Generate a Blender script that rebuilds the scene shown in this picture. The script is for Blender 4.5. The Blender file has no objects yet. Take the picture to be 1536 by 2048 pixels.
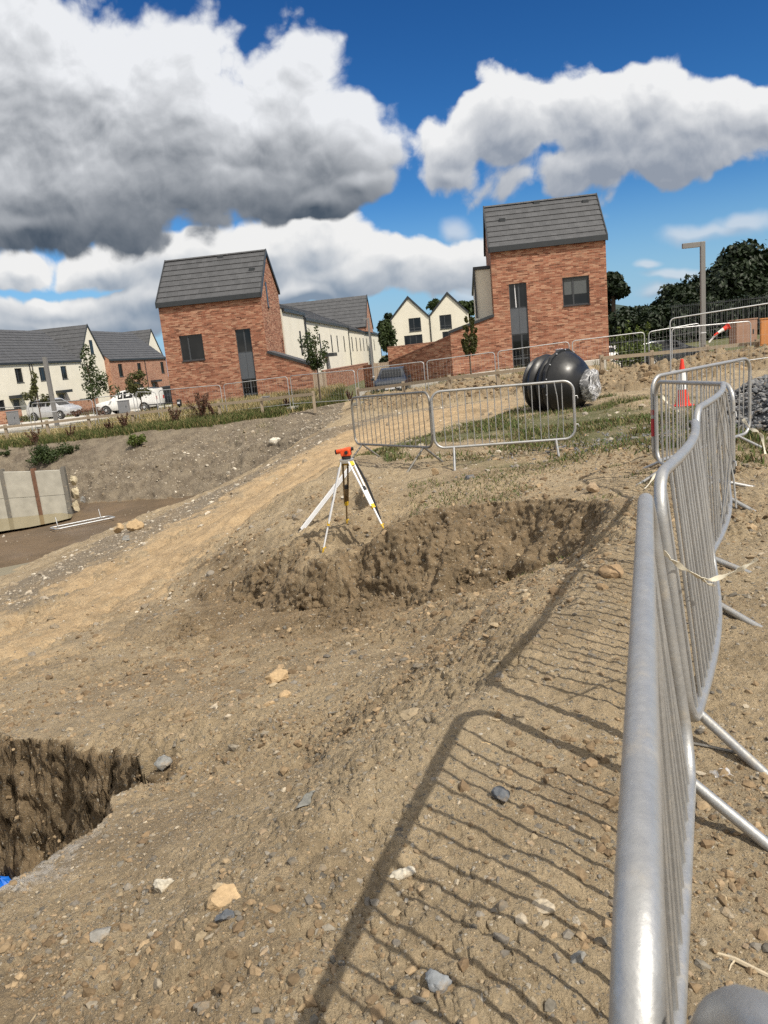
import bpy, math, random
import numpy as np
from mathutils import Vector, Matrix
from mathutils.geometry import delaunay_2d_cdt

random.seed(7)
RNG = np.random.default_rng(11)
SC = bpy.context.scene
COL = SC.collection
RAD = math.radians

# ------------------------------------------------------------------ camera
EYE = 1.55                    # eye height above the ground by the barrier
FOC, PITCH, ROLL = 1500.0, RAD(11.85), RAD(5.54)
cam_d = bpy.data.cameras.new('camera')
cam_d.sensor_fit = 'VERTICAL'
cam_d.sensor_height = 36.0
cam_d.lens = FOC / 2048.0 * 36.0
cam_d.clip_start = 0.05
cam_d.clip_end = 6000
cam = bpy.data.objects.new('camera', cam_d)
COL.objects.link(cam)
_f = Vector((0, math.cos(PITCH), -math.sin(PITCH)))
_r = Vector((1, 0, 0))
_u = _r.cross(_f)
_ix = _r * math.cos(ROLL) - _u * math.sin(ROLL)      # image right
_iy = _r * math.sin(ROLL) + _u * math.cos(ROLL)      # image up
cam.matrix_world = Matrix(((_ix.x, _iy.x, -_f.x, 0), (_ix.y, _iy.y, -_f.y, 0), (_ix.z, _iy.z, -_f.z, EYE), (0, 0, 0, 1)))
cam_d.dof.use_dof = True
cam_d.dof.focus_distance = 9.0
cam_d.dof.aperture_fstop = 13.0
SC.camera = cam


def ray(px, py):
    """survey helper: sight line through a point of the photograph"""
    a = (px - 768) / FOC
    b = (1024 - py) / FOC
    X = a * math.cos(ROLL) + b * math.sin(ROLL)
    Y = -a * math.sin(ROLL) + b * math.cos(ROLL)
    return np.array([X, math.cos(PITCH) + Y * math.sin(PITCH), -math.sin(PITCH) + Y * math.cos(PITCH)])


def atz(px, py, z):
    d = ray(px, py)
    t = (z - EYE) / d[2]
    return np.array([d[0] * t, d[1] * t, z])


def aty(px, py, y):
    d = ray(px, py)
    t = y / d[1]
    return np.array([d[0] * t, y, d[2] * t + EYE])


# street frame: x to the right along the house fronts, y up the street
ST = RAD(6.2)
SR = np.array([math.cos(ST), -math.sin(ST), 0.0])
SF = np.array([math.sin(ST), math.cos(ST), 0.0])


def street(u, f, z=0.0):
    p = SR * u + SF * f
    return (p[0], p[1], z)


# ------------------------------------------------------------------ exposure, sun
SC.view_settings.view_transform = 'Standard'
SC.view_settings.look = 'None'
SC.view_settings.exposure = 0.2
SC.view_settings.gamma = 1.0
SUN_EL, SUN_AZ = RAD(50), RAD(136)        # azimuth clockwise from +Y: behind the viewer, to the right
sun_dir = Vector((math.sin(SUN_AZ) * math.cos(SUN_EL), math.cos(SUN_AZ) * math.cos(SUN_EL), math.sin(SUN_EL)))
sun_d = bpy.data.lights.new('sun', 'SUN')
sun_d.energy = 4.2
sun_d.angle = RAD(0.53)
sun_d.color = (1.0, 0.93, 0.81)
sun = bpy.data.objects.new('sun', sun_d)
sun.rotation_euler = (-sun_dir).to_track_quat('-Z', 'Y').to_euler()
sun.location = (20, -20, 40)
COL.objects.link(sun)


# ------------------------------------------------------------------ node helper
class NT:
    def __init__(self, tree):
        self.t = tree
        self.n = tree.nodes
        self.l = tree.links

    def node(self, typ, **kw):
        nd = self.n.new(typ)
        for k, v in kw.items():
            setattr(nd, k, v)
        return nd

    def set(self, sock, v):
        if isinstance(v, bpy.types.NodeSocket):
            self.l.new(v, sock)
        else:
            sock.default_value = v

    def m(self, op, a, b=0.0, c=0.0, clamp=False):
        nd = self.n.new('ShaderNodeMath')
        nd.operation = op
        nd.use_clamp = clamp
        self.set(nd.inputs[0], a)
        self.set(nd.inputs[1], b)
        self.set(nd.inputs[2], c)
        return nd.outputs[0]

    def vm(self, op, a, b=(0, 0, 0), out=0):
        nd = self.n.new('ShaderNodeVectorMath')
        nd.operation = op
        self.set(nd.inputs[0], a)
        if op == 'SCALE':
            self.set(nd.inputs[3], b)
        else:
            self.set(nd.inputs[1], b)
        return nd.outputs[out]

    def xyz(self, x, y, z):
        nd = self.n.new('ShaderNodeCombineXYZ')
        for i, v in enumerate((x, y, z)):
            self.set(nd.inputs[i], v)
        return nd.outputs[0]

    def sep(self, v):
        nd = self.n.new('ShaderNodeSeparateXYZ')
        self.set(nd.inputs[0], v)
        return nd.outputs

    def mix(self, f, a, b, typ='RGBA', blend='MIX'):
        nd = self.n.new('ShaderNodeMix')
        nd.data_type = typ
        if typ == 'RGBA':
            nd.blend_type = blend
            i = (0, 6, 7)
            o = 2
        else:
            i = (0, 2, 3)
            o = 0
        self.set(nd.inputs[i[0]], f)
        for k, v in ((i[1], a), (i[2], b)):
            if not isinstance(v, bpy.types.NodeSocket) and typ == 'RGBA' and len(v) == 3:
                v = (*v, 1)
            self.set(nd.inputs[k], v)
        return nd.outputs[o]

    def ss(self, x, lo, hi, a=0.0, b=1.0):
        nd = self.n.new('ShaderNodeMapRange')
        nd.interpolation_type = 'SMOOTHSTEP'
        for i, v in enumerate((x, lo, hi, a, b)):
            self.set(nd.inputs[i], v)
        return nd.outputs[0]

    def lin(self, x, lo, hi, a=0.0, b=1.0):
        nd = self.n.new('ShaderNodeMapRange')
        for i, v in enumerate((x, lo, hi, a, b)):
            self.set(nd.inputs[i], v)
        return nd.outputs[0]

    def noise(self, v, scale, detail=4, rough=0.5, dist=0.0, out=0, lac=2.0, dim='3D'):
        nd = self.n.new('ShaderNodeTexNoise')
        nd.noise_dimensions = dim
        self.set(nd.inputs['Vector'], v)
        nd.inputs['Scale'].default_value = scale
        nd.inputs['Detail'].default_value = detail
        nd.inputs['Roughness'].default_value = rough
        nd.inputs['Lacunarity'].default_value = lac
        nd.inputs['Distortion'].default_value = dist
        return nd.outputs[out]

    def vor(self, v, scale, feature='F1', detail=0, rough=0.5, rand=1.0, out=0, smooth=None, dim='3D'):
        nd = self.n.new('ShaderNodeTexVoronoi')
        nd.voronoi_dimensions = dim
        nd.feature = feature
        self.set(nd.inputs['Vector'], v)
        nd.inputs['Scale'].default_value = scale
        if 'Detail' in nd.inputs:
            nd.inputs['Detail'].default_value = detail
            nd.inputs['Roughness'].default_value = rough
        nd.inputs['Randomness'].default_value = rand
        if smooth is not None:
            nd.inputs['Smoothness'].default_value = smooth
        return nd.outputs[out]

    def ramp(self, f, stops, interp='LINEAR'):
        nd = self.n.new('ShaderNodeValToRGB')
        nd.color_ramp.interpolation = interp
        el = nd.color_ramp.elements
        while len(el) < len(stops):
            el.new(0.5)
        for e, (p, c) in zip(el, stops):
            e.position = p
            e.color = (*c, 1)
        self.set(nd.inputs[0], f)
        return nd.outputs[0]


# ------------------------------------------------------------------ world: clear-air sky with cumulus
world = bpy.data.worlds.new('World')
SC.world = world
world.use_nodes = True
W = NT(world.node_tree)
W.n.clear()
SKYK = 0.10
sky = W.node('ShaderNodeTexSky', sky_type='NISHITA')
sky.sun_disc = False
sky.sun_elevation = SUN_EL
sky.sun_rotation = SUN_AZ
sky.altitude = 50
sky.air_density = 1.0
sky.dust_density = 0.0
sky.ozone_density = 3.0
tc = W.node('ShaderNodeTexCoord')
dx, dy, dz = W.sep(tc.outputs['Generated'])
ay = W.m('MAXIMUM', W.m('ABSOLUTE', dy), 0.12)
qx, qz = W.m('DIVIDE', dx, ay), W.m('DIVIDE', dz, ay)
q = W.xyz(W.m('ADD', qx, W.m('MULTIPLY', W.m('LESS_THAN', dy, 0.0), 31.7)), qz, 0.0)      # direction on a vertical plane one unit off
wn = W.noise(q, 5.0, 4, 0.55, out=1, dim='2D')
q1 = W.vm('ADD', q, W.vm('SCALE', W.vm('SUBTRACT', wn, (0.5, 0.5, 0.5)), 0.055))
LDIR = (0.36, 0.93)                       # towards the sun, as seen on the cloud faces


def puff(v, det, pd):
    n = W.noise(v, 6.0, det, 0.58, dim='2D')
    p = W.vor(v, 9.0, 'F1', pd, 0.5, dim='2D')
    p2 = W.vor(v, 27.0, 'F1', 1, 0.5, dim='2D')
    b = W.m('ADD', W.m('MULTIPLY', W.m('SUBTRACT', 0.55, p), 0.42), W.m('MULTIPLY', W.m('SUBTRACT', 0.55, p2), 0.16))
    return W.m('ADD', W.m('SUBTRACT', n, 0.5), b)


def off(k):
    return W.vm('ADD', q1, (LDIR[0] * k, LDIR[1] * k, 0.0))


STEPS = (0.0, 0.010, 0.030, 0.075)
QS = [q1] + [off(k) for k in STEPS[1:]]
HS = [puff(QS[0], 10, 1), puff(QS[1], 6, 1), puff(QS[2], 4, 1), puff(QS[3], 2, 0)]


def cloud_layer(blobs, amp, edge, dens_k, zb, zt, dark, light, amb=0.35, soft=1.0):
    """blobs: centre and radii on the direction plane; light is taken along the way to the sun"""
    ds = []
    for Q, H in zip(QS, HS):
        fld = None
        for cx, cy, rx, ry in blobs:
            d = W.vm('LENGTH', W.vm('MULTIPLY', W.vm('SUBTRACT', Q, (cx, cy, 0)), (1 / rx, 1 / ry, 0)), out=1)
            v = W.m('SUBTRACT', 1.0, d)
            fld = v if fld is None else W.m('SMOOTH_MAX', fld, v, 0.14)
        ds.append(W.m('ADD', fld, W.m('MULTIPLY', H, amp)))
    cov = W.ss(ds[0], 0.0, edge)
    tau = None
    for d, w in zip(ds[1:], (0.9, 1.3, 1.5)):
        c = W.m('MULTIPLY', W.m('MINIMUM', W.m('MAXIMUM', W.m('ADD', d, 0.02), 0.0), 0.9), w * dens_k)
        tau = c if tau is None else W.m('ADD', tau, c)
    lit = W.m('EXPONENT', W.m('MULTIPLY', tau, -1.0))
    lit = W.m('ADD', lit, W.m('MULTIPLY', W.m('SUBTRACT', ds[0], ds[1]), 0.85 * soft))
    hgt = W.ss(qz, zb, zt)
    lit = W.m('ADD', W.m('MULTIPLY', lit, W.m('ADD', 1 - amb, W.m('MULTIPLY', hgt, amb))), W.m('MULTIPLY', hgt, 0.22), clamp=True)
    return cov, W.mix(lit, dark, light)


def blobs_of(lst):
    out = []
    for px, py, rx, ry in lst:
        d = ray(px, py)
        out.append((d[0] / d[1], d[2] / d[1], rx / FOC, ry / FOC))
    return out


B_BIG = blobs_of([(-150, 220, 420, 330), (120, 180, 330, 260), (350, 225, 320, 205), (515, 265, 240, 150), (670, 295, 150, 125), (120, 395, 460, 120), (470, 375, 280, 90), (720, 372, 85, 45), (60, 455, 330, 60), (640, 400, 120, 45)])
B_RIGHT = blobs_of([(900, 300, 110, 95), (1020, 265, 150, 120), (1180, 270, 190, 130), (1300, 215, 120, 100), (1390, 270, 200, 100), (1550, 250, 130, 70), (1150, 340, 260, 60), (900, 340, 120, 45)])
B_LOW = blobs_of([(640, 490, 120, 85), (530, 510, 150, 70), (800, 525, 130, 65), (900, 530, 130, 55), (720, 545, 190, 48), (30, 545, 110, 60), (200, 545, 170, 55), (380, 520, 160, 60), (120, 620, 240, 45), (330, 600, 170, 45), (620, 575, 150, 25), (130, 648, 300, 38), (420, 570, 220, 40)])
B_SMALL = blobs_of([(910, 447, 45, 38), (1420, 462, 130, 24), (1480, 445, 90, 22), (1330, 575, 90, 22), (1290, 525, 40, 12), (1350, 540, 90, 14), (940, 590, 60, 40)])
sr, sg, sb = W.sep(W.vm('SCALE', sky.outputs[0], SKYK))
base = W.xyz(W.m('MULTIPLY', W.m('POWER', sr, 1.85), 0.80), W.m('MULTIPLY', W.m('POWER', sg, 1.5), 0.90), W.m('MULTIPLY', W.m('POWER', sb, 1.4), 1.08))
base = W.mix(W.ss(dz, 0.20, -0.02), base, (0.27, 0.45, 0.62))
c_, k_ = cloud_layer(B_SMALL, 0.9, 0.75, 0.5, 0.0, 0.2, (0.30, 0.37, 0.47), (0.60, 0.64, 0.69))
base = W.mix(W.m('MULTIPLY', c_, 0.7), base, k_)
c_, k_ = cloud_layer(B_LOW, 1.15, 0.22, 0.60, 0.04, 0.15, (0.20, 0.26, 0.34), (0.76, 0.76, 0.755))
base = W.mix(c_, base, k_)
c_, k_ = cloud_layer(B_RIGHT, 1.25, 0.22, 0.66, 0.13, 0.29, (0.25, 0.285, 0.345), (0.76, 0.765, 0.77), 0.35, 1.25)
base = W.mix(c_, base, k_)
c_, k_ = cloud_layer(B_BIG, 1.1, 0.24, 0.36, 0.165, 0.31, (0.062, 0.084, 0.115), (0.73, 0.745, 0.77), 0.68, 1.3)
base = W.mix(c_, base, k_)
# unseen bright cloud added overhead and behind the viewer to whiten the fill light
up = W.m('MAXIMUM', W.ss(dz, 0.46, 0.66), W.ss(dy, -0.05, -0.35))
on = W.noise(tc.outputs['Generated'], 2.6, 5, 0.55)
oc = W.m('MULTIPLY', up, W.ss(on, 0.36, 0.50))
base = W.mix(oc, base, W.mix(W.ss(on, 0.45, 0.7), (0.95, 0.91, 0.84), (0.62, 0.60, 0.57)))
bg = W.node('ShaderNodeBackground')
W.l.new(base, bg.inputs['Color'])
bg.inputs['Strength'].default_value = 1.0
wo = W.node('ShaderNodeOutputWorld')
W.l.new(bg.outputs[0], wo.inputs['Surface'])
CY = SC.cycles
CY.max_bounces = 5
CY.diffuse_bounces = 2
CY.glossy_bounces = 2
CY.transmission_bounces = 3
CY.transparent_max_bounces = 8
CY.use_adaptive_sampling = True
CY.adaptive_threshold = 0.012
CY.use_denoising = False
CY.caustics_reflective = False
CY.caustics_refractive = False
world.cycles.sampling_method = 'MANUAL'
world.cycles.sample_map_resolution = 256


# ------------------------------------------------------------------ object helpers
def tag(o, label=None, cat=None, group=None, kind=None):
    if label: o['label'] = label
    if cat: o['category'] = cat
    if group: o['group'] = group
    if kind: o['kind'] = kind
    return o


def empty(name, loc, rz=0.0, label=None, cat=None, group=None):
    o = bpy.data.objects.new(name, None)
    o.empty_display_size = 0.2
    o.location = loc
    o.rotation_euler = (0, 0, rz)
    COL.objects.link(o)
    return tag(o, label, cat, group)


class MB:
    """collects shapes that become ONE mesh object"""

    def __init__(self):
        self.v = []
        self.f = []

    def add(self, verts, faces):
        b = len(self.v)
        self.v.extend(tuple(float(c) for c in p) for p in verts)
        self.f.extend(tuple(b + i for i in fc) for fc in faces)

    def box(self, x0, x1, y0, y1, z0, z1):
        self.add([(x0, y0, z0), (x1, y0, z0), (x1, y1, z0), (x0, y1, z0), (x0, y0, z1), (x1, y0, z1), (x1, y1, z1), (x0, y1, z1)],
                 [(0, 3, 2, 1), (4, 5, 6, 7), (0, 1, 5, 4), (1, 2, 6, 5), (2, 3, 7, 6), (3, 0, 4, 7)])

    def quad(self, a, b, c, d):
        self.add([a, b, c, d], [(0, 1, 2, 3)])

    def prism(self, poly, axis, a0, a1):
        """poly of 2D points extruded along axis 0/1/2 (the poly lies in the other two axes, in order)"""
        n = len(poly)

        def P(pt, a):
            return [(a, pt[0], pt[1]), (pt[0], a, pt[1]), (pt[0], pt[1], a)][axis]
        vs = [P(p, a0) for p in poly] + [P(p, a1) for p in poly]
        fs = [tuple(range(n))[::-1], tuple(range(n, 2 * n))]
        for i in range(n):
            j = (i + 1) % n
            fs.append((i, j, n + j, n + i))
        self.add(vs, fs)

    def bar(self, p, q_, w, h=None, up=(0, 0, 1)):
        """rectangular bar from p to q"""
        h = h or w
        p, q_ = Vector(p), Vector(q_)
        d = (q_ - p).normalized()
        s = d.cross(Vector(up))
        if s.length < 1e-4:
            s = d.cross(Vector((0, 1, 0)))
        s.normalize()
        t = s.cross(d)
        vs = []
        for c in (p, q_):
            for a, b in ((-1, -1), (1, -1), (1, 1), (-1, 1)):
                vs.append(c + s * (a * w / 2) + t * (b * h / 2))
        self.add(vs, [(0, 3, 2, 1), (4, 5, 6, 7), (0, 1, 5, 4), (1, 2, 6, 5), (2, 3, 7, 6), (3, 0, 4, 7)])

    def tube(self, pts, r, n=10, closed=False, caps=True):
        pts = [Vector(p) for p in pts]
        m = len(pts)
        rs = r if isinstance(r, (list, tuple)) else [r] * m
        prev = None
        rings = []
        for i, p in enumerate(pts):
            if closed:
                d = (pts[(i + 1) % m] - pts[i - 1])
            else:
                d = (pts[min(i + 1, m - 1)] - pts[max(i - 1, 0)])
            d.normalize()
            if prev is None:
                s = d.cross(Vector((0, 0, 1)))
                if s.length < 1e-3:
                    s = d.cross(Vector((0, 1, 0)))
            else:
                s = prev - d * prev.dot(d)
            s.normalize()
            prev = s.copy()
            t = d.cross(s)
            rings.append([p + (s * math.cos(2 * math.pi * k / n) + t * math.sin(2 * math.pi * k / n)) * rs[i] for k in range(n)])
        b = len(self.v)
        for rg in rings:
            self.v.extend(tuple(x) for x in rg)
        for i in range(m if closed else m - 1):
            j = (i + 1) % m
            for k in range(n):
                k2 = (k + 1) % n
                self.f.append((b + i * n + k, b + i * n + k2, b + j * n + k2, b + j * n + k))
        if caps and not closed:
            self.f.append(tuple(b + k for k in range(n))[::-1])
            self.f.append(tuple(b + (m - 1) * n + k for k in range(n)))

    def lathe(self, prof, n=24, origin=(0, 0, 0), axis=(0, 0, 1), caps=True):
        """prof: (radius, height) pairs revolved about axis through origin"""
        a = Vector(axis).normalized()
        s = a.cross(Vector((0, 0, 1)))
        if s.length < 1e-3:
            s = Vector((1, 0, 0))
        s.normalize()
        t = a.cross(s)
        o = Vector(origin)
        b = len(self.v)
        for r, h in prof:
            for k in range(n):
                g = 2 * math.pi * k / n
                self.v.append(tuple(o + a * h + (s * math.cos(g) + t * math.sin(g)) * r))
        m = len(prof)
        for i in range(m - 1):
            for k in range(n):
                k2 = (k + 1) % n
                self.f.append((b + i * n + k, b + i * n + k2, b + (i + 1) * n + k2, b + (i + 1) * n + k))
        if caps:
            self.f.append(tuple(b + k for k in range(n))[::-1])
            self.f.append(tuple(b + (m - 1) * n + k for k in range(n)))

    def build(self, name, mat, parent=None, smooth=False, label=None, bevel=0.0):
        me = bpy.data.meshes.new(name)
        me.from_pydata(self.v, [], self.f)
        me.materials.append(mat)
        if smooth:
            me.polygons.foreach_set('use_smooth', [True] * len(me.polygons))
            try:
                me.set_sharp_from_angle(angle=RAD(40))
            except Exception:
                pass
        me.update()
        o = bpy.data.objects.new(name, me)
        COL.objects.link(o)
        if parent is not None:
            o.parent = parent
        if label:
            o['label'] = label
        if bevel:
            bv = o.modifiers.new('bevel', 'BEVEL')
            bv.width = bevel
            bv.segments = 2
            bv.limit_method = 'ANGLE'
        return o


def np_mesh(name, verts, faces, mat, parent=None, smooth=True, attrs=None, color=None):
    """verts (n,3) float, faces (m,k) int arrays; attrs: name -> per-vertex floats; color: (n,3)"""
    me = bpy.data.meshes.new(name)
    verts = np.asarray(verts, np.float32)
    faces = np.asarray(faces, np.int32)
    me.vertices.add(len(verts))
    me.vertices.foreach_set('co', verts.ravel())
    k = faces.shape[1]
    me.loops.add(faces.size)
    me.loops.foreach_set('vertex_index', faces.ravel())
    me.polygons.add(len(faces))
    me.polygons.foreach_set('loop_start', np.arange(0, faces.size, k, dtype=np.int32))
    try:
        me.polygons.foreach_set('loop_total', np.full(len(faces), k, np.int32))
    except Exception:
        pass
    me.polygons.foreach_set('use_smooth', np.full(len(faces), smooth, bool))
    me.update(calc_edges=True)
    for nm, arr in (attrs or {}).items():
        a = me.attributes.new(nm, 'FLOAT', 'POINT')
        a.data.foreach_set('value', np.asarray(arr, np.float32))
    if color is not None:
        a = me.attributes.new('col', 'FLOAT_COLOR', 'POINT')
        a.data.foreach_set('color', np.concatenate([color, np.ones((len(color), 1))], 1).astype(np.float32).ravel())
    me.materials.append(mat)
    o = bpy.data.objects.new(name, me)
    COL.objects.link(o)
    if parent is not None:
        o.parent = parent
    return o


# ------------------------------------------------------------------ materials
def material(name):
    m = bpy.data.materials.new(name)
    m.use_nodes = True
    t = NT(m.node_tree)
    t.n.clear()
    b = t.node('ShaderNodeBsdfPrincipled')
    o = t.node('ShaderNodeOutputMaterial')
    t.l.new(b.outputs[0], o.inputs[0])
    t.b = b
    t.o = o
    t.tc = t.node('ShaderNodeTexCoord')
    return m, t


def bump(t, h, strength, dist, normal=None):
    nd = t.node('ShaderNodeBump')
    nd.inputs['Strength'].default_value = strength
    nd.inputs['Distance'].default_value = dist
    t.set(nd.inputs['Height'], h)
    if normal is not None:
        t.set(nd.inputs['Normal'], normal)
    return nd.outputs[0]


def simple(name, c, rough=0.5, metal=0.0, var=0.08, scale=8.0, bmp=0.0, spec=0.5):
    m, t = material(name)
    v = t.tc.outputs['Object']
    n = t.noise(v, scale, 5, 0.6)
    k = t.lin(n, 0.25, 0.75, 1 - var, 1 + var)
    col = t.vm('SCALE', (*c,), k)
    t.l.new(col, t.b.inputs['Base Color'])
    t.set(t.b.inputs['Roughness'], t.lin(t.noise(v, scale * 2.3, 4, 0.6), 0.3, 0.7, max(0.03, rough - 0.08), min(1, rough + 0.08)))
    t.b.inputs['Metallic'].default_value = metal
    t.b.inputs['Specular IOR Level'].default_value = spec
    if bmp:
        t.l.new(bump(t, t.noise(v, scale * 4, 4, 0.6), bmp, 0.01), t.b.inputs['Normal'])
    return m


def wall_uv(t):
    """along-wall and height coordinates, in metres, of a wall aligned to its own frame"""
    p = t.sep(t.tc.outputs['Object'])
    n = t.sep(t.tc.outputs['Normal'])
    k = t.m('GREATER_THAN', t.m('ABSOLUTE', n[0]), 0.5)
    u = t.mix(k, p[0], p[1], 'FLOAT')
    return t.xyz(u, p[2], 0.0), p


def make_brick(name, cols, mortar, bw=0.29, bh=0.068):
    m, t = material(name)
    uv, p = wall_uv(t)
    bt = t.node('ShaderNodeTexBrick')
    t.l.new(uv, bt.inputs['Vector'])
    bt.offset = 0.37
    bt.offset_frequency = 2
    bt.inputs['Color1'].default_value = (0, 0, 0, 1)
    bt.inputs['Color2'].default_value = (1, 1, 1, 1)
    bt.inputs['Mortar'].default_value = (0, 0, 0, 1)
    bt.inputs['Scale'].default_value = 1.0
    bt.inputs['Mortar Size'].default_value = 0.006
    bt.inputs['Mortar Smooth'].default_value = 0.2
    bt.inputs['Bias'].default_value = 0.0
    bt.inputs['Brick Width'].default_value = bw
    bt.inputs['Row Height'].default_value = bh
    v = t.sep(bt.outputs['Color'])[0]
    c = t.ramp(v, [(i / (len(cols) - 1), k) for i, k in enumerate(cols)])
    n2 = t.noise(uv, 0.55, 4, 0.6)
    c = t.vm('SCALE', c, t.lin(n2, 0.3, 0.7, 0.90, 1.12))
    c = t.vm('SCALE', c, t.lin(t.noise(uv, 45, 3, 0.6), 0.3, 0.7, 0.86, 1.13))
    c = t.mix(bt.outputs['Fac'], c, mortar)
    t.l.new(c, t.b.inputs['Base Color'])
    t.b.inputs['Roughness'].default_value = 0.86
    t.b.inputs['Specular IOR Level'].default_value = 0.25
    t.l.new(bump(t, t.m('SUBTRACT', 1.0, bt.outputs['Fac']), 0.6, 0.006), t.b.inputs['Normal'])
    return m


BRICKS = [(a * 0.90, b * 0.85, c * 0.80) for a, b, c in [(0.13, 0.047, 0.03), (0.25, 0.095, 0.06), (0.31, 0.125, 0.08), (0.36, 0.155, 0.10), (0.43, 0.215, 0.145), (0.50, 0.30, 0.21), (0.20, 0.075, 0.047)]]
M = {}
M['brick'] = make_brick('brick', BRICKS, (0.34, 0.25, 0.18))
M['brick_far'] = make_brick('brick_terrace', [(0.25, 0.09, 0.055), (0.40, 0.18, 0.115), (0.5, 0.28, 0.19), (0.33, 0.14, 0.085)], (0.38, 0.31, 0.24))


def make_render_wall():
    m, t = material('rendered_wall')
    uv, p = wall_uv(t)
    c = t.mix(t.ss(t.noise(uv, 0.7, 5, 0.6), 0.35, 0.75), (0.77, 0.73, 0.63), (0.71, 0.67, 0.57))
    st = t.noise(t.vm('MULTIPLY', uv, (3.0, 0.25, 1)), 1.0, 4, 0.6)
    c = t.mix(t.ss(st, 0.60, 0.85, 0, 0.22), c, (0.58, 0.54, 0.46))
    t.l.new(c, t.b.inputs['Base Color'])
    t.b.inputs['Roughness'].default_value = 0.9
    t.b.inputs['Specular IOR Level'].default_value = 0.2
    t.l.new(bump(t, t.noise(uv, 60, 3, 0.6), 0.2, 0.01), t.b.inputs['Normal'])
    return m


M['render'] = make_render_wall()


def make_tile():
    m, t = material('roof_tile')
    p = t.sep(t.tc.outputs['Object'])
    n = t.sep(t.tc.outputs['Normal'])
    k = t.m('GREATER_THAN', t.m('ABSOLUTE', n[0]), t.m('ABSOLUTE', n[1]))
    u = t.mix(k, p[0], p[1], 'FLOAT')
    uv = t.xyz(u, p[2], 0.0)
    bt = t.node('ShaderNodeTexBrick')
    t.l.new(uv, bt.inputs['Vector'])
    bt.inputs['Color1'].default_value = (0.060, 0.062, 0.067, 1)
    bt.inputs['Color2'].default_value = (0.080, 0.082, 0.088, 1)
    bt.inputs['Mortar'].default_value = (0.045, 0.045, 0.05, 1)
    bt.inputs['Scale'].default_value = 1
    bt.inputs['Mortar Size'].default_value = 0.006
    bt.inputs['Brick Width'].default_value = 0.33
    bt.inputs['Row Height'].default_value = 0.27
    c = t.vm('SCALE', bt.outputs['Color'], t.lin(t.noise(uv, 1.3, 5, 0.65), 0.3, 0.7, 0.9, 1.12))
    t.l.new(c, t.b.inputs['Base Color'])
    t.b.inputs['Roughness'].default_value = 0.62
    return m


M['tile'] = make_tile()
M['dark_trim'] = simple('dark_trim', (0.028, 0.032, 0.037), 0.45, 0, 0.15, 3)
M['frame'] = simple('window_frame', (0.045, 0.05, 0.057), 0.4, 0, 0.1, 4)
M['panel'] = simple('grey_panel', (0.085, 0.095, 0.11), 0.4, 0, 0.08, 3)


def make_glass():
    m, t = material('window_glass')
    n = t.noise(t.tc.outputs['Object'], 1.2, 3, 0.5)
    c = t.mix(t.ss(n, 0.4, 0.7), (0.004, 0.005, 0.006), (0.014, 0.015, 0.016))
    t.l.new(c, t.b.inputs['Base Color'])
    t.b.inputs['Roughness'].default_value = 0.04
    t.b.inputs['Specular IOR Level'].default_value = 0.4
    t.l.new(bump(t, t.noise(t.tc.outputs['Object'], 0.8, 2, 0.5), 0.05, 0.05), t.b.inputs['Normal'])
    return m


M['glass'] = make_glass()


def make_timber(name, c1, c2):
    m, t = material(name)
    v = t.vm('MULTIPLY', t.tc.outputs['Object'], (9, 9, 1.5))
    n = t.noise(v, 2.0, 6, 0.65, 0.6)
    t.l.new(t.mix(n, c1, c2), t.b.inputs['Base Color'])
    t.b.inputs['Roughness'].default_value = 0.85
    t.l.new(bump(t, n, 0.4, 0.01), t.b.inputs['Normal'])
    return m


M['timber'] = make_timber('weathered_timber', (0.20, 0.15, 0.10), (0.42, 0.35, 0.26))
M['gate'] = make_timber('gate_timber', (0.30, 0.22, 0.155), (0.45, 0.36, 0.27))


def make_galv(name, dirt=0.35, base=(0.43, 0.432, 0.43), metal=0.66):
    m, t = material(name)
    v = t.tc.outputs['Object']
    sp = t.vor(v, 90, 'F1', out=1)
    spv = t.sep(sp)[0]
    n = t.noise(v, 9, 6, 0.6)
    st = t.noise(t.vm('MULTIPLY', v, (14, 14, 70)), 1.0, 5, 0.65)
    c = t.vm('SCALE', (*base,), t.lin(spv, 0, 1, 0.94, 1.05))
    c = t.mix(t.ss(n, 0.42, 0.68, 0, 0.55), c, tuple(b * 0.72 for b in base))
    dm = t.m('MULTIPLY', t.ss(t.noise(v, 6.5, 8, 0.7), 0.52, 0.70), dirt)
    c = t.mix(dm, c, (0.40, 0.33, 0.23))
    wh = t.ss(t.noise(v, 38, 6, 0.75), 0.66, 0.76, 0, 0.5)
    c = t.mix(wh, c, (0.62, 0.61, 0.57))
    t.l.new(c, t.b.inputs['Base Color'])
    t.set(t.b.inputs['Metallic'], t.m('MULTIPLY', t.m('SUBTRACT', 1.0, t.m('MAXIMUM', dm, wh)), metal))
    t.set(t.b.inputs['Roughness'], t.lin(t.m('ADD', t.m('MULTIPLY', n, 0.6), t.m('MULTIPLY', st, 0.4)), 0.3, 0.7, 0.36, 0.58))
    t.l.new(bump(t, t.noise(v, 70, 5, 0.65), 0.25, 0.004), t.b.inputs['Normal'])
    return m


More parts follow.
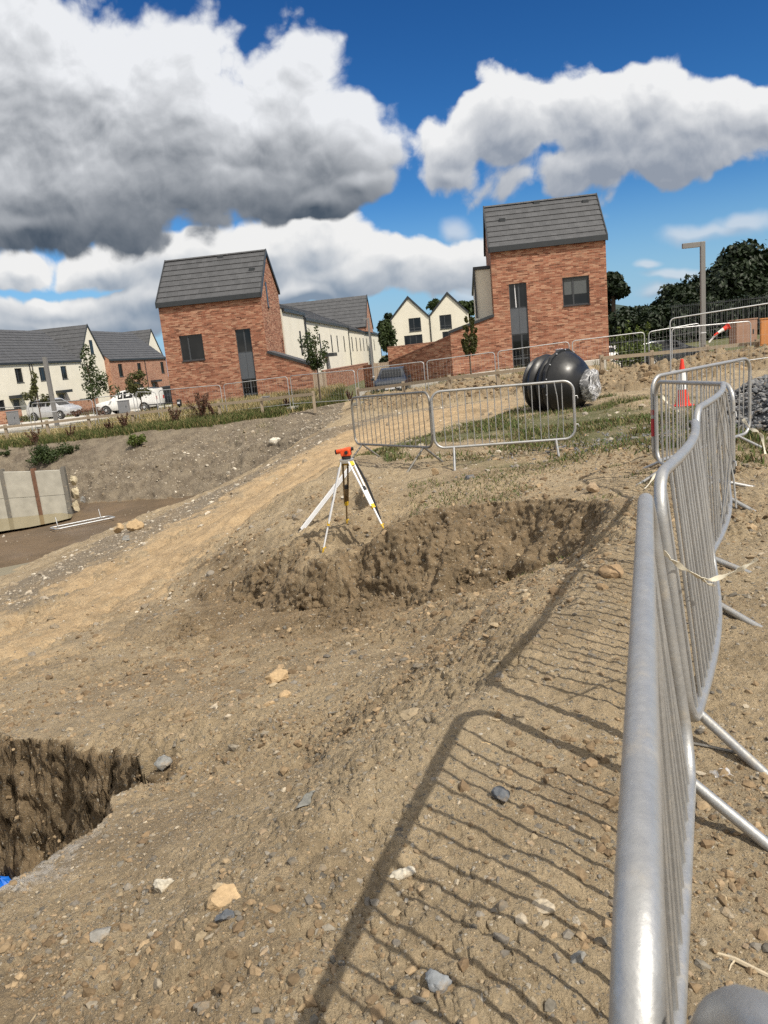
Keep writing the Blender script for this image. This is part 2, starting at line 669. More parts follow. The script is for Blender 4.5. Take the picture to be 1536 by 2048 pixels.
M['galv'] = make_galv('galvanised_steel', 0.45)
M['galv_far'] = make_galv('galvanised_fence', 0.3, (0.5, 0.51, 0.52), 0.6)
M['galv_dull'] = make_galv('dull_steel', 0.6, (0.26, 0.25, 0.23), 0.6)
M['concrete'] = simple('concrete', (0.40, 0.385, 0.34), 0.9, 0, 0.18, 2.2, 0.2, 0.2)
M['rust'] = simple('rusty_steel', (0.16, 0.085, 0.055), 0.85, 0.1, 0.4, 6, 0.3)
M['steel_paint'] = simple('grey_steel', (0.25, 0.255, 0.27), 0.5, 0.2, 0.1, 3)
M['lamp'] = simple('lamp_post_paint', (0.22, 0.215, 0.21), 0.45, 0.3, 0.06, 2)
M['black_plastic'] = simple('black_plastic', (0.010, 0.0105, 0.012), 0.40, 0, 0.25, 3, 0.05)
M['black'] = simple('black_rubber', (0.014, 0.014, 0.015), 0.7, 0, 0.2, 6)
M['orange'] = simple('orange_paint', (0.80, 0.09, 0.02), 0.35, 0, 0.06, 20)
M['cone_red'] = simple('cone_red', (0.80, 0.045, 0.02), 0.45, 0, 0.12, 9)
M['cone_white'] = simple('cone_white', (0.78, 0.76, 0.74), 0.5, 0, 0.08, 9)
M['yellow'] = simple('yellow_plastic', (0.70, 0.45, 0.03), 0.45, 0, 0.1, 20)
M['alu'] = simple('aluminium', (0.72, 0.73, 0.74), 0.32, 0.75, 0.06, 15)
M['alu_dull'] = simple('satin_aluminium', (0.76, 0.77, 0.79), 0.42, 0.0, 0.06, 15)
M['brass'] = simple('shaded_brown_metal', (0.17, 0.11, 0.05), 0.5, 0.4, 0.2, 20)  # shade on the far tripod leg, put into its colour as dark brown
M['white_label'] = simple('white_label', (0.62, 0.63, 0.66), 0.5, 0, 0.08, 12)
M['blue'] = simple('blue_plastic', (0.01, 0.13, 0.55), 0.35, 0, 0.2, 9)
M['strap'] = simple('cream_strap', (0.74, 0.69, 0.56), 0.8, 0, 0.15, 40)
M['twig'] = simple('pale_wood', (0.50, 0.42, 0.30), 0.9, 0, 0.25, 30)
M['car_silver'] = simple('silver_paint', (0.55, 0.56, 0.58), 0.25, 0.4, 0.04, 2)
M['car_white'] = simple('white_paint', (0.80, 0.80, 0.79), 0.3, 0, 0.05, 2)
M['car_dark'] = simple('dark_paint', (0.018, 0.022, 0.028), 0.22, 0.1, 0.1, 2)
M['car_grey'] = simple('grey_paint', (0.09, 0.10, 0.115), 0.25, 0.3, 0.06, 2)
M['tyre'] = simple('tyre_rubber', (0.02, 0.02, 0.02), 0.85, 0, 0.2, 9)
M['lens'] = simple('lamp_lens', (0.7, 0.71, 0.72), 0.1, 0.2, 0.05, 9)
M['red_lens'] = simple('red_lens', (0.45, 0.02, 0.015), 0.2, 0, 0.1, 9)
M['hoard'] = simple('orange_board', (0.50, 0.21, 0.07), 0.8, 0, 0.15, 2.5, 0.1)
M['brown_box'] = simple('brown_board', (0.33, 0.20, 0.14), 0.8, 0, 0.12, 2.5, 0.1)
M['paving'] = simple('pale_paving', (0.50, 0.475, 0.43), 0.9, 0, 0.12, 1.2, 0.1)
M['asphalt'] = simple('asphalt', (0.09, 0.088, 0.085), 0.9, 0, 0.2, 1.5, 0.2)
M['kerb'] = simple('kerb_stone', (0.45, 0.43, 0.39), 0.9, 0, 0.12, 2)
M['bark'] = simple('bark', (0.09, 0.065, 0.045), 0.95, 0, 0.3, 8, 0.4)
M['hill'] = simple('hill_woods', (0.035, 0.06, 0.05), 1.0, 0, 0.3, 0.02)


def make_leaf(name, c1, c2, tr=0.25):
    m, t = material(name)
    at = t.node('ShaderNodeAttribute', attribute_name='col')
    n = t.noise(t.tc.outputs['Object'], 0.9, 3, 0.6)
    v = t.sep(at.outputs['Vector'])[0]
    c = t.mix(t.m('ADD', t.m('MULTIPLY', v, 0.7), t.m('MULTIPLY', n, 0.3)), c1, c2)
    t.l.new(c, t.b.inputs['Base Color'])
    t.b.inputs['Roughness'].default_value = 0.55
    t.b.inputs['Specular IOR Level'].default_value = 0.3
    tl = t.node('ShaderNodeBsdfTranslucent')
    t.l.new(t.vm('MULTIPLY', c, (1.2, 1.3, 0.6)), tl.inputs['Color'])
    mx = t.node('ShaderNodeMixShader')
    mx.inputs[0].default_value = tr
    t.l.new(t.b.outputs[0], mx.inputs[1])
    t.l.new(tl.outputs[0], mx.inputs[2])
    t.l.new(mx.outputs[0], t.o.inputs[0])
    return m


M['leaf_dark'] = make_leaf('leaf_dark', (0.007, 0.014, 0.006), (0.022, 0.036, 0.012), 0.06)
M['leaf_mid'] = make_leaf('leaf_mid', (0.02, 0.034, 0.012), (0.062, 0.088, 0.026))
M['leaf_fresh'] = make_leaf('leaf_fresh', (0.05, 0.085, 0.02), (0.16, 0.19, 0.05))
M['leaf_olive'] = make_leaf('leaf_olive', (0.035, 0.042, 0.016), (0.12, 0.12, 0.04))
M['weed'] = make_leaf('weed_brown', (0.045, 0.022, 0.016), (0.15, 0.075, 0.045), 0.15)


def make_grass():
    m, t = material('grass_blades')
    at = t.node('ShaderNodeAttribute', attribute_name='col')
    t.l.new(at.outputs['Color'], t.b.inputs['Base Color'])
    t.b.inputs['Roughness'].default_value = 0.7
    t.b.inputs['Specular IOR Level'].default_value = 0.15
    return m


M['grass'] = make_grass()


def make_stone():
    m, t = material('stone')
    at = t.node('ShaderNodeAttribute', attribute_name='col')
    v = t.tc.outputs['Object']
    c = t.vm('MULTIPLY', at.outputs['Vector'], t.vm('SCALE', (1, 1, 1), t.lin(t.noise(v, 38, 6, 0.7), 0.3, 0.7, 0.7, 1.3)))
    d = t.ss(t.noise(v, 16, 6, 0.7), 0.5, 0.68, 0, 0.65)
    c = t.mix(d, c, (0.28, 0.205, 0.125))
    t.l.new(c, t.b.inputs['Base Color'])
    t.b.inputs['Roughness'].default_value = 0.9
    t.b.inputs['Specular IOR Level'].default_value = 0.25
    t.l.new(bump(t, t.noise(v, 90, 5, 0.65), 0.5, 0.006), t.b.inputs['Normal'])
    return m


M['stone'] = make_stone()


def make_soil():
    m, t = material('site_soil')
    p = t.tc.outputs['Object']

    def at(nm):
        return t.node('ShaderNodeAttribute', attribute_name=nm).outputs['Fac']
    big = t.noise(p, 0.55, 6, 0.62)
    med = t.noise(p, 3.5, 6, 0.65)
    fin = t.noise(p, 26, 6, 0.7)
    grit = t.noise(p, 160, 4, 0.7)
    dry = t.mix(t.ss(med, 0.36, 0.66), (0.405, 0.315, 0.20), (0.27, 0.207, 0.128))
    dry = t.mix(t.ss(big, 0.42, 0.62), dry, (0.36, 0.285, 0.185))
    patch = t.ss(t.noise(t.vm('ADD', p, (7.3, 2.1, 0)), 0.75, 5, 0.6), 0.50, 0.62, 0, 0.75)
    dry = t.mix(patch, dry, (0.235, 0.178, 0.112))
    damp_shade = t.mix(t.ss(med, 0.35, 0.65), (0.24, 0.174, 0.104), (0.15, 0.109, 0.064))  # damp soil, its colour darkened further to put in the angled faces' shade
    track = t.mix(t.ss(med, 0.35, 0.68), (0.455, 0.335, 0.20), (0.35, 0.25, 0.145))
    grav = t.mix(t.ss(fin, 0.35, 0.68), (0.235, 0.195, 0.145), (0.16, 0.13, 0.095))
    grav = t.mix(t.ss(big, 0.4, 0.65, 0, 0.6), grav, (0.255, 0.19, 0.12))
    mud = t.mix(t.ss(big, 0.38, 0.62), (0.155, 0.108, 0.065), (0.115, 0.082, 0.05))
    turf = t.mix(t.ss(fin, 0.35, 0.65), (0.07, 0.088, 0.03), (0.125, 0.118, 0.05))
    lime = (0.45, 0.42, 0.38)
    jit = t.m('MULTIPLY', t.m('SUBTRACT', fin, 0.5), 1.1)

    def msk(nm, soft=0.42):
        a = at(nm)
        on = t.m('GREATER_THAN', a, 0.002)
        return t.m('MULTIPLY', on, t.ss(t.m('ADD', a, jit), 0.5 - soft, 0.5 + soft))
    c = t.mix(msk('gravel'), dry, grav)
    c = t.mix(msk('track'), c, track)
    c = t.mix(msk('damp_shade'), c, damp_shade)
    shale = t.mix(t.ss(t.noise(p, 1.6, 6, 0.7), 0.38, 0.62), (0.20, 0.165, 0.12), (0.125, 0.10, 0.073))
    c = t.mix(msk('shale'), c, shale)
    c = t.mix(msk('mud'), c, mud)
    c = t.mix(msk('turf'), c, turf)
    c = t.mix(msk('lime'), c, lime)
    k = t.lin(fin, 0.28, 0.72, 0.74, 1.24)
    k = t.m('MULTIPLY', k, t.lin(grit, 0.25, 0.75, 0.72, 1.26))
    c = t.vm('SCALE', c, k)
    # embedded grit and pebbles, two sizes
    hs = None
    for sc_, lo, cut in ((30, 0.42, 0.60), (85, 0.46, 0.45)):
        vt = t.node('ShaderNodeTexVoronoi')
        t.l.new(t.vm('ADD', p, t.vm('SCALE', t.noise(p, sc_ * 0.8, 2, 0.5, out=1), 0.35 / sc_)), vt.inputs['Vector'])
        vt.inputs['Scale'].default_value = sc_
        vd = vt.outputs['Distance']
        vc = t.sep(vt.outputs['Color'])
        peb = t.m('MULTIPLY', t.m('LESS_THAN', vd, t.m('MULTIPLY', vc[1], lo)), t.m('GREATER_THAN', vc[0], cut))
        pebc = t.ramp(vc[2], [(0, (0.12, 0.115, 0.105)), (0.3, (0.22, 0.20, 0.165)), (0.65, (0.36, 0.29, 0.19)), (0.85, (0.46, 0.39, 0.29)), (1, (0.56, 0.52, 0.45))])
        c = t.mix(t.m('MULTIPLY', peb, t.m('SUBTRACT', 0.85, t.m('MULTIPLY', t.m('ADD', at('mud'), t.m('MULTIPLY', at('track'), 0.6), clamp=True), 0.75))), c, pebc)
        hh = t.m('MULTIPLY', t.m('MULTIPLY', peb, t.m('SUBTRACT', 0.5, vd)), 0.5)
        hs = hh if hs is None else t.m('ADD', hs, t.m('MULTIPLY', hh, 0.5))
    t.l.new(c, t.b.inputs['Base Color'])
    wet = at('wet')
    t.set(t.b.inputs['Roughness'], t.m('SUBTRACT', 0.93, t.m('MULTIPLY', wet, 0.5)))
    t.b.inputs['Specular IOR Level'].default_value = 0.3
    h = t.m('ADD', t.m('MULTIPLY', fin, 0.55), t.m('MULTIPLY', grit, 0.22))
    h = t.m('ADD', h, hs)
    nd = t.node('ShaderNodeBump')
    t.set(nd.inputs['Strength'], t.m('SUBTRACT', 0.85, t.m('MULTIPLY', wet, 0.6)))
    nd.inputs['Distance'].default_value = 0.065
    t.set(nd.inputs['Height'], h)
    t.l.new(nd.outputs[0], t.b.inputs['Normal'])
    return m


M['soil'] = make_soil()


def make_water():
    m, t = material('muddy_water')
    n = t.noise(t.tc.outputs['Object'], 0.5, 4, 0.5)
    t.l.new(t.mix(n, (0.20, 0.165, 0.085), (0.26, 0.21, 0.115)), t.b.inputs['Base Color'])
    t.b.inputs['Roughness'].default_value = 0.07
    t.l.new(bump(t, t.noise(t.tc.outputs['Object'], 6, 3, 0.5), 0.06, 0.02), t.b.inputs['Normal'])
    return m


M['water'] = make_water()


def make_film():
    m, t = material('clear_film')
    v = t.tc.outputs['Object']
    n = t.noise(v, 2.6, 4, 0.6, 1.2)
    w = t.m('ABSOLUTE', t.m('SUBTRACT', n, 0.5))
    cr = t.ss(w, 0.0, 0.05, 1.0, 0.0)
    t.b.inputs['Base Color'].default_value = (0.8, 0.8, 0.82, 1)
    t.b.inputs['Roughness'].default_value = 0.22
    t.l.new(bump(t, n, 0.9, 0.06), t.b.inputs['Normal'])
    tr = t.node('ShaderNodeBsdfTransparent')
    mx = t.node('ShaderNodeMixShader')
    t.set(mx.inputs[0], t.m('ADD', 0.22, t.m('MULTIPLY', cr, 0.55), clamp=True))
    t.l.new(tr.outputs[0], mx.inputs[1])
    t.l.new(t.b.outputs[0], mx.inputs[2])
    t.l.new(mx.outputs[0], t.o.inputs[0])
    return m


M['film'] = make_film()


# ------------------------------------------------------------------ noise
def _hash(ix, iy, iz, seed):
    h = (ix.astype(np.int64) * 374761393 + iy.astype(np.int64) * 668265263 + iz.astype(np.int64) * 2147483647 + seed * 974634777) & 0xFFFFFFFF
    h = ((h ^ (h >> 13)) * 1274126177) & 0xFFFFFFFF
    h = (h ^ (h >> 16)) & 0xFFFFFFFF
    return h.astype(np.float32) * np.float32(1.0 / 4294967295.0)


def vnoise2(x, y, seed=0):
    ix, iy = np.floor(x), np.floor(y)
    fx, fy = (x - ix).astype(np.float32), (y - iy).astype(np.float32)
    fx, fy = fx * fx * fx * (fx * (fx * 6 - 15) + 10), fy * fy * fy * (fy * (fy * 6 - 15) + 10)
    z = np.zeros(1)
    a, b = _hash(ix, iy, z, seed), _hash(ix + 1, iy, z, seed)
    c, d = _hash(ix, iy + 1, z, seed), _hash(ix + 1, iy + 1, z, seed)
    return (a + (b - a) * fx) * (1 - fy) + (c + (d - c) * fx) * fy - 0.5


def vnoise3(x, y, z, seed=0):
    iz = np.floor(z)
    fz = (z - iz).astype(np.float32)
    fz = fz * fz * fz * (fz * (fz * 6 - 15) + 10)
    ix, iy = np.floor(x), np.floor(y)
    fx, fy = (x - ix).astype(np.float32), (y - iy).astype(np.float32)
    fx, fy = fx * fx * (3 - 2 * fx), fy * fy * (3 - 2 * fy)
    r = []
    for k in (0, 1):
        a, b = _hash(ix, iy, iz + k, seed), _hash(ix + 1, iy, iz + k, seed)
        c, d = _hash(ix, iy + 1, iz + k, seed), _hash(ix + 1, iy + 1, iz + k, seed)
        r.append((a + (b - a) * fx) * (1 - fy) + (c + (d - c) * fx) * fy)
    return r[0] + (r[1] - r[0]) * fz - 0.5


def fbm2(x, y, f, octs, gain=0.5, seed=0, ridge=False, billow=False):
    s = np.zeros(np.broadcast(x, y).shape, np.float32)
    a = 1.0
    for o in range(octs):
        c, sn = math.cos(o * 1.1 + 0.4), math.sin(o * 1.1 + 0.4)
        n = vnoise2((x * c - y * sn) * f + o * 17.3, (x * sn + y * c) * f - o * 9.1, seed + o)
        if ridge:
            n = 0.5 - np.abs(n) * 2
        if billow:
            n = np.abs(n) * 2 - 0.3
        s += a * n
        a *= gain
        f *= 2.03
    return s


# ------------------------------------------------------------------ ground: surveyed break lines
def px(*pts):
    return [atz(a, b, c) for a, b, c in pts]


LN = {}
LN['near'] = [np.array(p) for p in ((-0.6, 0.2, 0.05), (0.2, 0.1, 0.1), (1.2, 0.3, 0.08))]
LN['row'] = px((0, 2048, -0.10), (300, 2048, 0.0), (600, 2048, 0.09), (900, 2048, 0.11), (1250, 2048, 0.09), (1536, 2048, 0.06))
LN['crest'] = px((330, 1900, -0.06), (560, 1740, 0.05), (740, 1590, 0.08), (900, 1450, 0.10), (1020, 1330, 0.10), (1140, 1190, 0.09), (1225, 1075, 0.05), (1262, 1000, 0.02))
LN['mid'] = px((90, 1860, -0.34), (250, 1740, -0.42), (420, 1620, -0.50), (590, 1500, -0.50), (760, 1400, -0.44), (900, 1320, -0.35))
LN['flat'] = px((1400, 1000, 0.03), (1536, 1000, 0.02), (1420, 1300, 0.06), (1536, 1500, 0.06), (1300, 1600, 0.09), (1130, 1700, 0.10), (1180, 1350, 0.10), (1310, 1160, 0.07))
LN['floor'] = px((330, 1500, -0.76), (430, 1440, -0.74), (560, 1375, -0.80), (700, 1330, -0.80), (850, 1275, -0.80), (1000, 1215, -0.72), (1120, 1150, -0.42), (1205, 1092, -0.10))
LN['toe'] = px((330, 1285, -1.68), (450, 1275, -1.62), (600, 1275, -1.52), (700, 1262, -1.46), (790, 1236, -1.36), (870, 1212, -1.20), (950, 1190, -1.14), (1050, 1160, -0.98), (1140, 1115, -0.68), (1205, 1080, -0.32), (1240, 1050, -0.12))
LN['lip'] = px((400, 1112, -1.62), (470, 1098, -1.30), (550, 1106, -1.04), (640, 1124, -0.87), (720, 1106, -0.85), (766, 1082, -0.83))
LN['cut'] = px((786, 1050, -0.52), (850, 1030, -0.42), (950, 1016, -0.36), (1050, 1010, -0.29), (1140, 1000, -0.20), (1205, 992, -0.11), (1250, 1012, -0.02))
LN['face'] = px((390, 1195, -1.74), (480, 1205, -1.60), (600, 1222, -1.43), (700, 1212, -1.37), (790, 1195, -1.27), (870, 1168, -1.05))
LN['side'] = px((764, 1020, -0.52), (752, 985, -0.47), (735, 958, -0.44))
LN['sidelow'] = px((748, 1040, -0.80), (735, 1005, -0.72), (715, 975, -0.56))
LN['ledge'] = px((600, 1066, -0.80), (660, 1030, -0.77), (552, 1062, -0.94), (640, 1000, -0.72), (585, 1086, -0.84), (625, 1045, -0.78), (612, 1092, -0.84))
LN['mound'] = px((500, 1050, -1.18), (570, 995, -0.82), (640, 962, -0.56), (700, 940, -0.45), (780, 930, -0.40), (870, 922, -0.35))
LN['upper'] = px((860, 985, -0.34), (1000, 960, -0.26), (1150, 950, -0.18), (1270, 930, -0.08))
LN['bar'] = px((720, 912, -0.42), (880, 908, -0.35), (1000, 905, -0.30), (1120, 902, -0.25), (1290, 890, -0.10), (1450, 880, -0.05))
LN['turf'] = px((880, 868, -0.40), (1000, 850, -0.38), (1120, 838, -0.36), (1250, 825, -0.28), (1380, 812, -0.12), (1536, 800, 0.0))
LN['turf2'] = px((1060, 815, -0.40), (1200, 800, -0.33))
LN['t1'] = px((0, 1352, -2.0), (100, 1300, -2.05), (200, 1240, -2.02), (300, 1180, -1.92), (400, 1122, -1.76), (480, 1066, -1.52), (560, 1010, -1.28), (640, 958, -1.02), (700, 922, -0.82), (790, 885, -0.66), (900, 848, -0.58), (1040, 815, -0.48))
LN['tm'] = px((0, 1290, -2.12), (300, 1130, -2.0), (500, 1010, -1.55), (640, 920, -1.10), (850, 840, -0.68))
LN['t2'] = px((0, 1240, -2.2), (150, 1160, -2.15), (300, 1078, -2.02), (420, 1018, -1.85), (520, 955, -1.56), (600, 908, -1.32), (680, 866, -1.05), (780, 832, -0.85), (900, 815, -0.74), (1010, 796, -0.60))
LN['t3'] = px((0, 1182, -2.65), (130, 1120, -2.85), (240, 1066, -2.95), (340, 1025, -3.0), (430, 992, -2.9), (520, 938, -2.4), (590, 892, -1.85), (640, 862, -1.4))
LN['pf'] = px((0, 1150, -3.95), (150, 1090, -3.98), (260, 1040, -3.98), (350, 1012, -3.95))
LN['pool'] = px((0, 1060, -4.14), (80, 1050, -4.12), (140, 1038, -4.10), (-60, 1080, -4.16), (158, 1058, -3.94), (70, 1082, -3.95), (-10, 1092, -3.96), (-60, 1110, -3.96))
LN['pool2'] = px((0, 1030, -4.35), (120, 1028, -4.3), (-60, 1035, -4.35))
LN['bt'] = px((180, 1006, -3.9), (280, 1000, -3.9), (360, 996, -3.92), (430, 980, -3.7), (530, 928, -2.75), (610, 878, -1.75), (680, 838, -1.12))
LN['bm'] = px((160, 940, -2.6), (300, 930, -2.6), (430, 915, -2.5), (540, 880, -1.9))
LN['bw'] = px((-80, 935, -2.3), (0, 928, -2.25), (80, 925, -2.25))
LN['bw0'] = [p * np.array([1.0, 1.0, 1.0]) for p in px((-80, 1014, -4.1), (0, 1008, -4.0), (110, 1004, -3.9))]
LN['bank'] = px((-60, 898, -1.45), (0, 893, -1.42), (150, 878, -1.36), (300, 862, -1.26), (430, 848, -1.2), (560, 829, -1.05), (640, 815, -0.98), (690, 806, -0.95))
LN['berm_toe'] = px((720, 824, -0.86), (800, 820, -0.82), (920, 806, -0.70), (1030, 788, -0.56), (1140, 784, -0.40), (1220, 785, -0.30), (1300, 775, -0.22), (1420, 755, -0.10), (1536, 736, 0.0))
LN['berm'] = px((730, 796, -0.62), (800, 786, -0.38), (900, 772, -0.22), (1040, 757, -0.08), (1130, 755, -0.02), (1220, 749, 0.06), (1300, 736, 0.13), (1420, 714, 0.30), (1536, 694, 0.48))
_b = []
for p in LN['berm']:
    d = p[:2] / np.linalg.norm(p[:2])
    _b.append(np.array([p[0] + d[0] * 2.2, p[1] + d[1] * 2.2, p[2] - 0.35]))
LN['berm_back'] = _b


def plane_z(x, f):
    z = -0.42 + 0.036 * max(-45.0, min(40.0, x))
    return z


LN['street'] = [np.array([*street(u, 43.2)[:2], z]) for u, z in ((-60, -2.0), (-36, -1.55), (-24, -1.25), (-17, -0.62), (-11, -0.46), (-4, -0.38), (2, -0.08), (8.6, 0.02), (9.6, -0.7), (14, -0.9), (22, -0.75), (40, 0.3))]
LN['street2'] = [np.array([*street(u, 62)[:2], z]) for u, z in ((-70, -2.0), (-34, -1.5), (-17, -0.8), (0, -0.4), (12, 0.0), (45, 0.8))]
LN['street3'] = [np.array([*street(u, 110)[:2], z]) for u, z in ((-110, -1.6), (-40, -1.3), (0, -0.5), (60, 0.8))]
FREE = [np.array(p, float) for p in ((-3, 0, -0.5), (-8, 0, -1.6), (-3.4, 2.0, -0.75), (-14, 3, -2.4), (-20, 10, -2.6), (-30, 22, -3.2), (-40, 36, -2.2),
        (-60, 20, -2.4), (0, -4, 0.1), (6, -2, 0.0), (6, 4, 0.0), (12, 6, 0.0), (12, 14, 0.05), (22, 14, 0.3), (30, 30, 0.6), (30, -5, 0.2), (-20, -10, -1), (0, -30, 0),
        (-55, 40, -2.0), (-90, 40, -2.2), (60, 40, 0.9), (90, 0, 0.8), (-90, -40, -1), (90, -80, 0.5), (0, -90, 0), (-200, 60, -1.5), (200, 60, 1.0), (-260, 300, -1), (0, 420, -0.5), (260, 300, 1.0),
        (-260, -260, 0), (260, -260, 0), (-900, 0, 0), (900, 0, 0), (0, 2500, 0), (0, -900, 0), (-900, 1800, 0), (900, 1800, 0), (-900, -900, 0), (900, -900, 0))]
# the trench at lower left: lips, then the bottom worked out from them
tn = px((-220, 1950, -0.40), (0, 1790, -0.46), (100, 1722, -0.50), (190, 1655, -0.58), (262, 1596, -0.68), (296, 1566, -0.74))
tf = px((-260, 1462, -1.62), (-120, 1458, -1.50), (0, 1462, -1.35), (120, 1478, -1.16), (230, 1500, -1.0), (285, 1532, -0.86))
LN['tn'], LN['tf'] = tn, tf
fl_f = [p + np.array([0.10 + 0.1 * (k < 3), -0.55 if k < 5 else -0.12, -(2.0, 1.9, 1.7, 1.45, 1.1, 0.5)[k]]) for k, p in enumerate(tf)]
fl_n = [p + np.array([-0.08, 0.14 if k < 4 else 0.06, -(2.9, 2.6, 2.2, 1.7, 1.1, 0.5)[k]]) for k, p in enumerate(tn)]
LN['flf'], LN['fln'] = fl_f, fl_n

pts, edges = [], []
for nm, ps in LN.items():
    dense = []
    for a, b in zip(ps[:-1], ps[1:]):
        n = max(1, int(np.linalg.norm(b[:2] - a[:2]) / (0.25 if a[1] < 14 else 1.2)))
        if nm in ('flat', 'near', 'pool', 'pool2', 'ledge', 'turf2', 'street', 'street2', 'street3'):
            n = 1
        for k in range(n):
            dense.append(a + (b - a) * k / n)
    dense.append(ps[-1])
    i0 = len(pts)
    pts += dense
    if nm in ('cut', 'toe', 'lip', 'tn', 'tf', 'flf', 'fln', 'bank', 't1', 't2', 'berm'):
        edges += [(i0 + k, i0 + k + 1) for k in range(len(dense) - 1)]
pts += FREE
P3 = np.array(pts)
cv, ce, cf, ov, oe, of_ = delaunay_2d_cdt([Vector((p[0], p[1])) for p in P3], edges, [], 0, 1e-5)
TV = np.zeros((len(cv), 3))
for i, v in enumerate(cv):
    TV[i, :2] = v.x, v.y
    if ov[i]:
        TV[i, 2] = np.mean([P3[k, 2] for k in ov[i]])
    else:
        dd = np.hypot(P3[:, 0] - v.x, P3[:, 1] - v.y)
        k = np.argsort(dd)[:3]
        w = 1 / (dd[k] + 1e-3)
        TV[i, 2] = (P3[k, 2] * w).sum() / w.sum()
TF = [f for f in cf if len(f) == 3]


def tin(x, y):
    z = np.full(x.shape, np.nan, np.float64)
    rr = np.hypot(x, y)
    for f in TF:
        a, b, c = TV[f[0]], TV[f[1]], TV[f[2]]
        den = (b[1] - c[1]) * (a[0] - c[0]) + (c[0] - b[0]) * (a[1] - c[1])
        if abs(den) < 1e-12:
            continue
        lo, hi = np.minimum(np.minimum(a, b), c), np.maximum(np.maximum(a, b), c)
        m = np.nonzero((x >= lo[0]) & (x <= hi[0]) & (y >= lo[1]) & (y <= hi[1]))[0]
        if not len(m):
            continue
        xm, ym = x[m], y[m]
        l1 = ((b[1] - c[1]) * (xm - c[0]) + (c[0] - b[0]) * (ym - c[1])) / den
        l2 = ((c[1] - a[1]) * (xm - c[0]) + (a[0] - c[0]) * (ym - c[1])) / den
        l3 = 1 - l1 - l2
        k = (l1 >= -1e-6) & (l2 >= -1e-6) & (l3 >= -1e-6)
        z[m[k]] = l1[k] * a[2] + l2[k] * b[2] + l3[k] * c[2]
    z[np.isnan(z)] = 0.0
    return z


def inpoly(x, y, poly):
    c = np.zeros(x.shape, bool)
    n = len(poly)
    for i in range(n):
        x0, y0 = poly[i][0], poly[i][1]
        x1, y1 = poly[i - 1][0], poly[i - 1][1]
        k = (y0 > y) != (y1 > y)
        with np.errstate(divide='ignore', invalid='ignore'):
            c ^= k & (x < (x1 - x0) * (y - y0) / (y1 - y0 + 1e-30) + x0)
    return c


# grid: fine inside the sector one can see, coarse all round; rows close together where the cut faces are
th = np.concatenate([np.arange(-180, -46, 6.0), np.arange(-46, -38, 1.0), np.arange(-38, 38.01, 0.085), np.arange(39, 47, 1.0), np.arange(48, 180.1, 6.0)])
rows = [0.02, 0.2, 0.4, 0.6]
while rows[-1] < 900:
    r = rows[-1]
    rows.append(r + (0.011 if r < 3 else 0.011 if r < 6.5 else 0.010 if r < 10.5 else 0.03 if r < 14 else 0.06 if r < 26 else 0.09 if r < 40 else 0.35 if r < 55 else r * 0.03))
rr = np.array(rows)
NR, NTH = len(rr), len(th)
RG, TG = np.meshgrid(rr, np.radians(th), indexing='ij')
X = (RG * np.sin(TG)).ravel()
Y = (RG * np.cos(TG)).ravel()
R1 = RG.ravel()
# ragged break lines: look the survey up at slightly shifted places
wob = np.clip(R1 / 6, 0.15, 1.0) * np.where(R1 > 60, 0, 1)
wx = fbm2(X, Y, 1.7, 4, 0.55, 3) * 0.26 * wob
wy = fbm2(X, Y, 1.7, 4, 0.55, 23) * 0.26 * wob
Xs, Ys = X + wx, Y + wy
Z = tin(Xs, Ys)


_w = np.clip(R1 / 9, 0.12, 1.0)
JX = [fbm2(X + 31 * k, Y, 2.2, 3, 0.6, 301 + k) * _w for k in range(4)]
JY = [fbm2(X, Y + 17 * k, 2.2, 3, 0.6, 331 + k) * _w for k in range(4)]


def region(poly, soft=0.0):
    """share of a soil zone at each place; soft zones run out raggedly into what is beside them"""
    if not soft:
        return inpoly(Xs, Ys, poly).astype(np.float32)
    a = np.zeros(X.shape, np.float32)
    for jx, jy in zip(JX, JY):
        a += inpoly(Xs + jx * soft, Ys + jy * soft, poly)
    return a / 4


g_track = region(px((-40, 1400, -1.85), (0, 1378, -1.90), (110, 1312, -1.95)) + LN['t1'][2:] + LN['t2'][::-1], 2.6)
g_grav = region(LN['t2'] + LN['t3'][::-1] + [LN['t2'][0]], 1.2)
sh_left = px((0, 1352, -2.0), (100, 1300, -2.05), (200, 1240, -2.02), (300, 1180, -1.92), (400, 1122, -1.76), (430, 1200, -1.7), (330, 1300, -1.7), (330, 1420, -1.0), (250, 1490, -1.0), (0, 1455, -1.35))
g_grav = np.maximum(g_grav, region(sh_left, 2.0) * 0.36)
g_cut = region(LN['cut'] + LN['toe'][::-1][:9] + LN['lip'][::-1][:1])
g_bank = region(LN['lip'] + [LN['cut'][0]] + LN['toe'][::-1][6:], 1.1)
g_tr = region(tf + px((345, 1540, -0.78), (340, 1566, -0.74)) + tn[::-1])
g_damp_shade = np.maximum(np.maximum(g_cut * 0.8, g_bank), g_tr)
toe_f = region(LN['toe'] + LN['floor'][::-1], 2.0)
g_damp_shade = np.maximum(g_damp_shade, toe_f * 0.45)
g_pitbank = region(LN['bank'] + LN['bt'][::-1] + LN['bw0'])
g_mud = region(LN['pf'] + LN['bt'][:4][::-1] + [LN['bw0'][2], LN['bw0'][1], LN['bw0'][0]] + px((-80, 1130, -4.0)))
g_berm = region(LN['berm_toe'] + LN['berm_back'][::-1])
turf_poly = px((700, 905, -0.45), (760, 880, -0.5), (880, 855, -0.45), (1040, 815, -0.42), (1100, 800, -0.4), (1230, 792, -0.32), (1400, 800, -0.15), (1536, 790, 0.0), (1536, 930, 0.0), (1400, 935, -0.05), (1250, 905, -0.1), (1150, 925, -0.2), (960, 935, -0.3), (800, 925, -0.4))
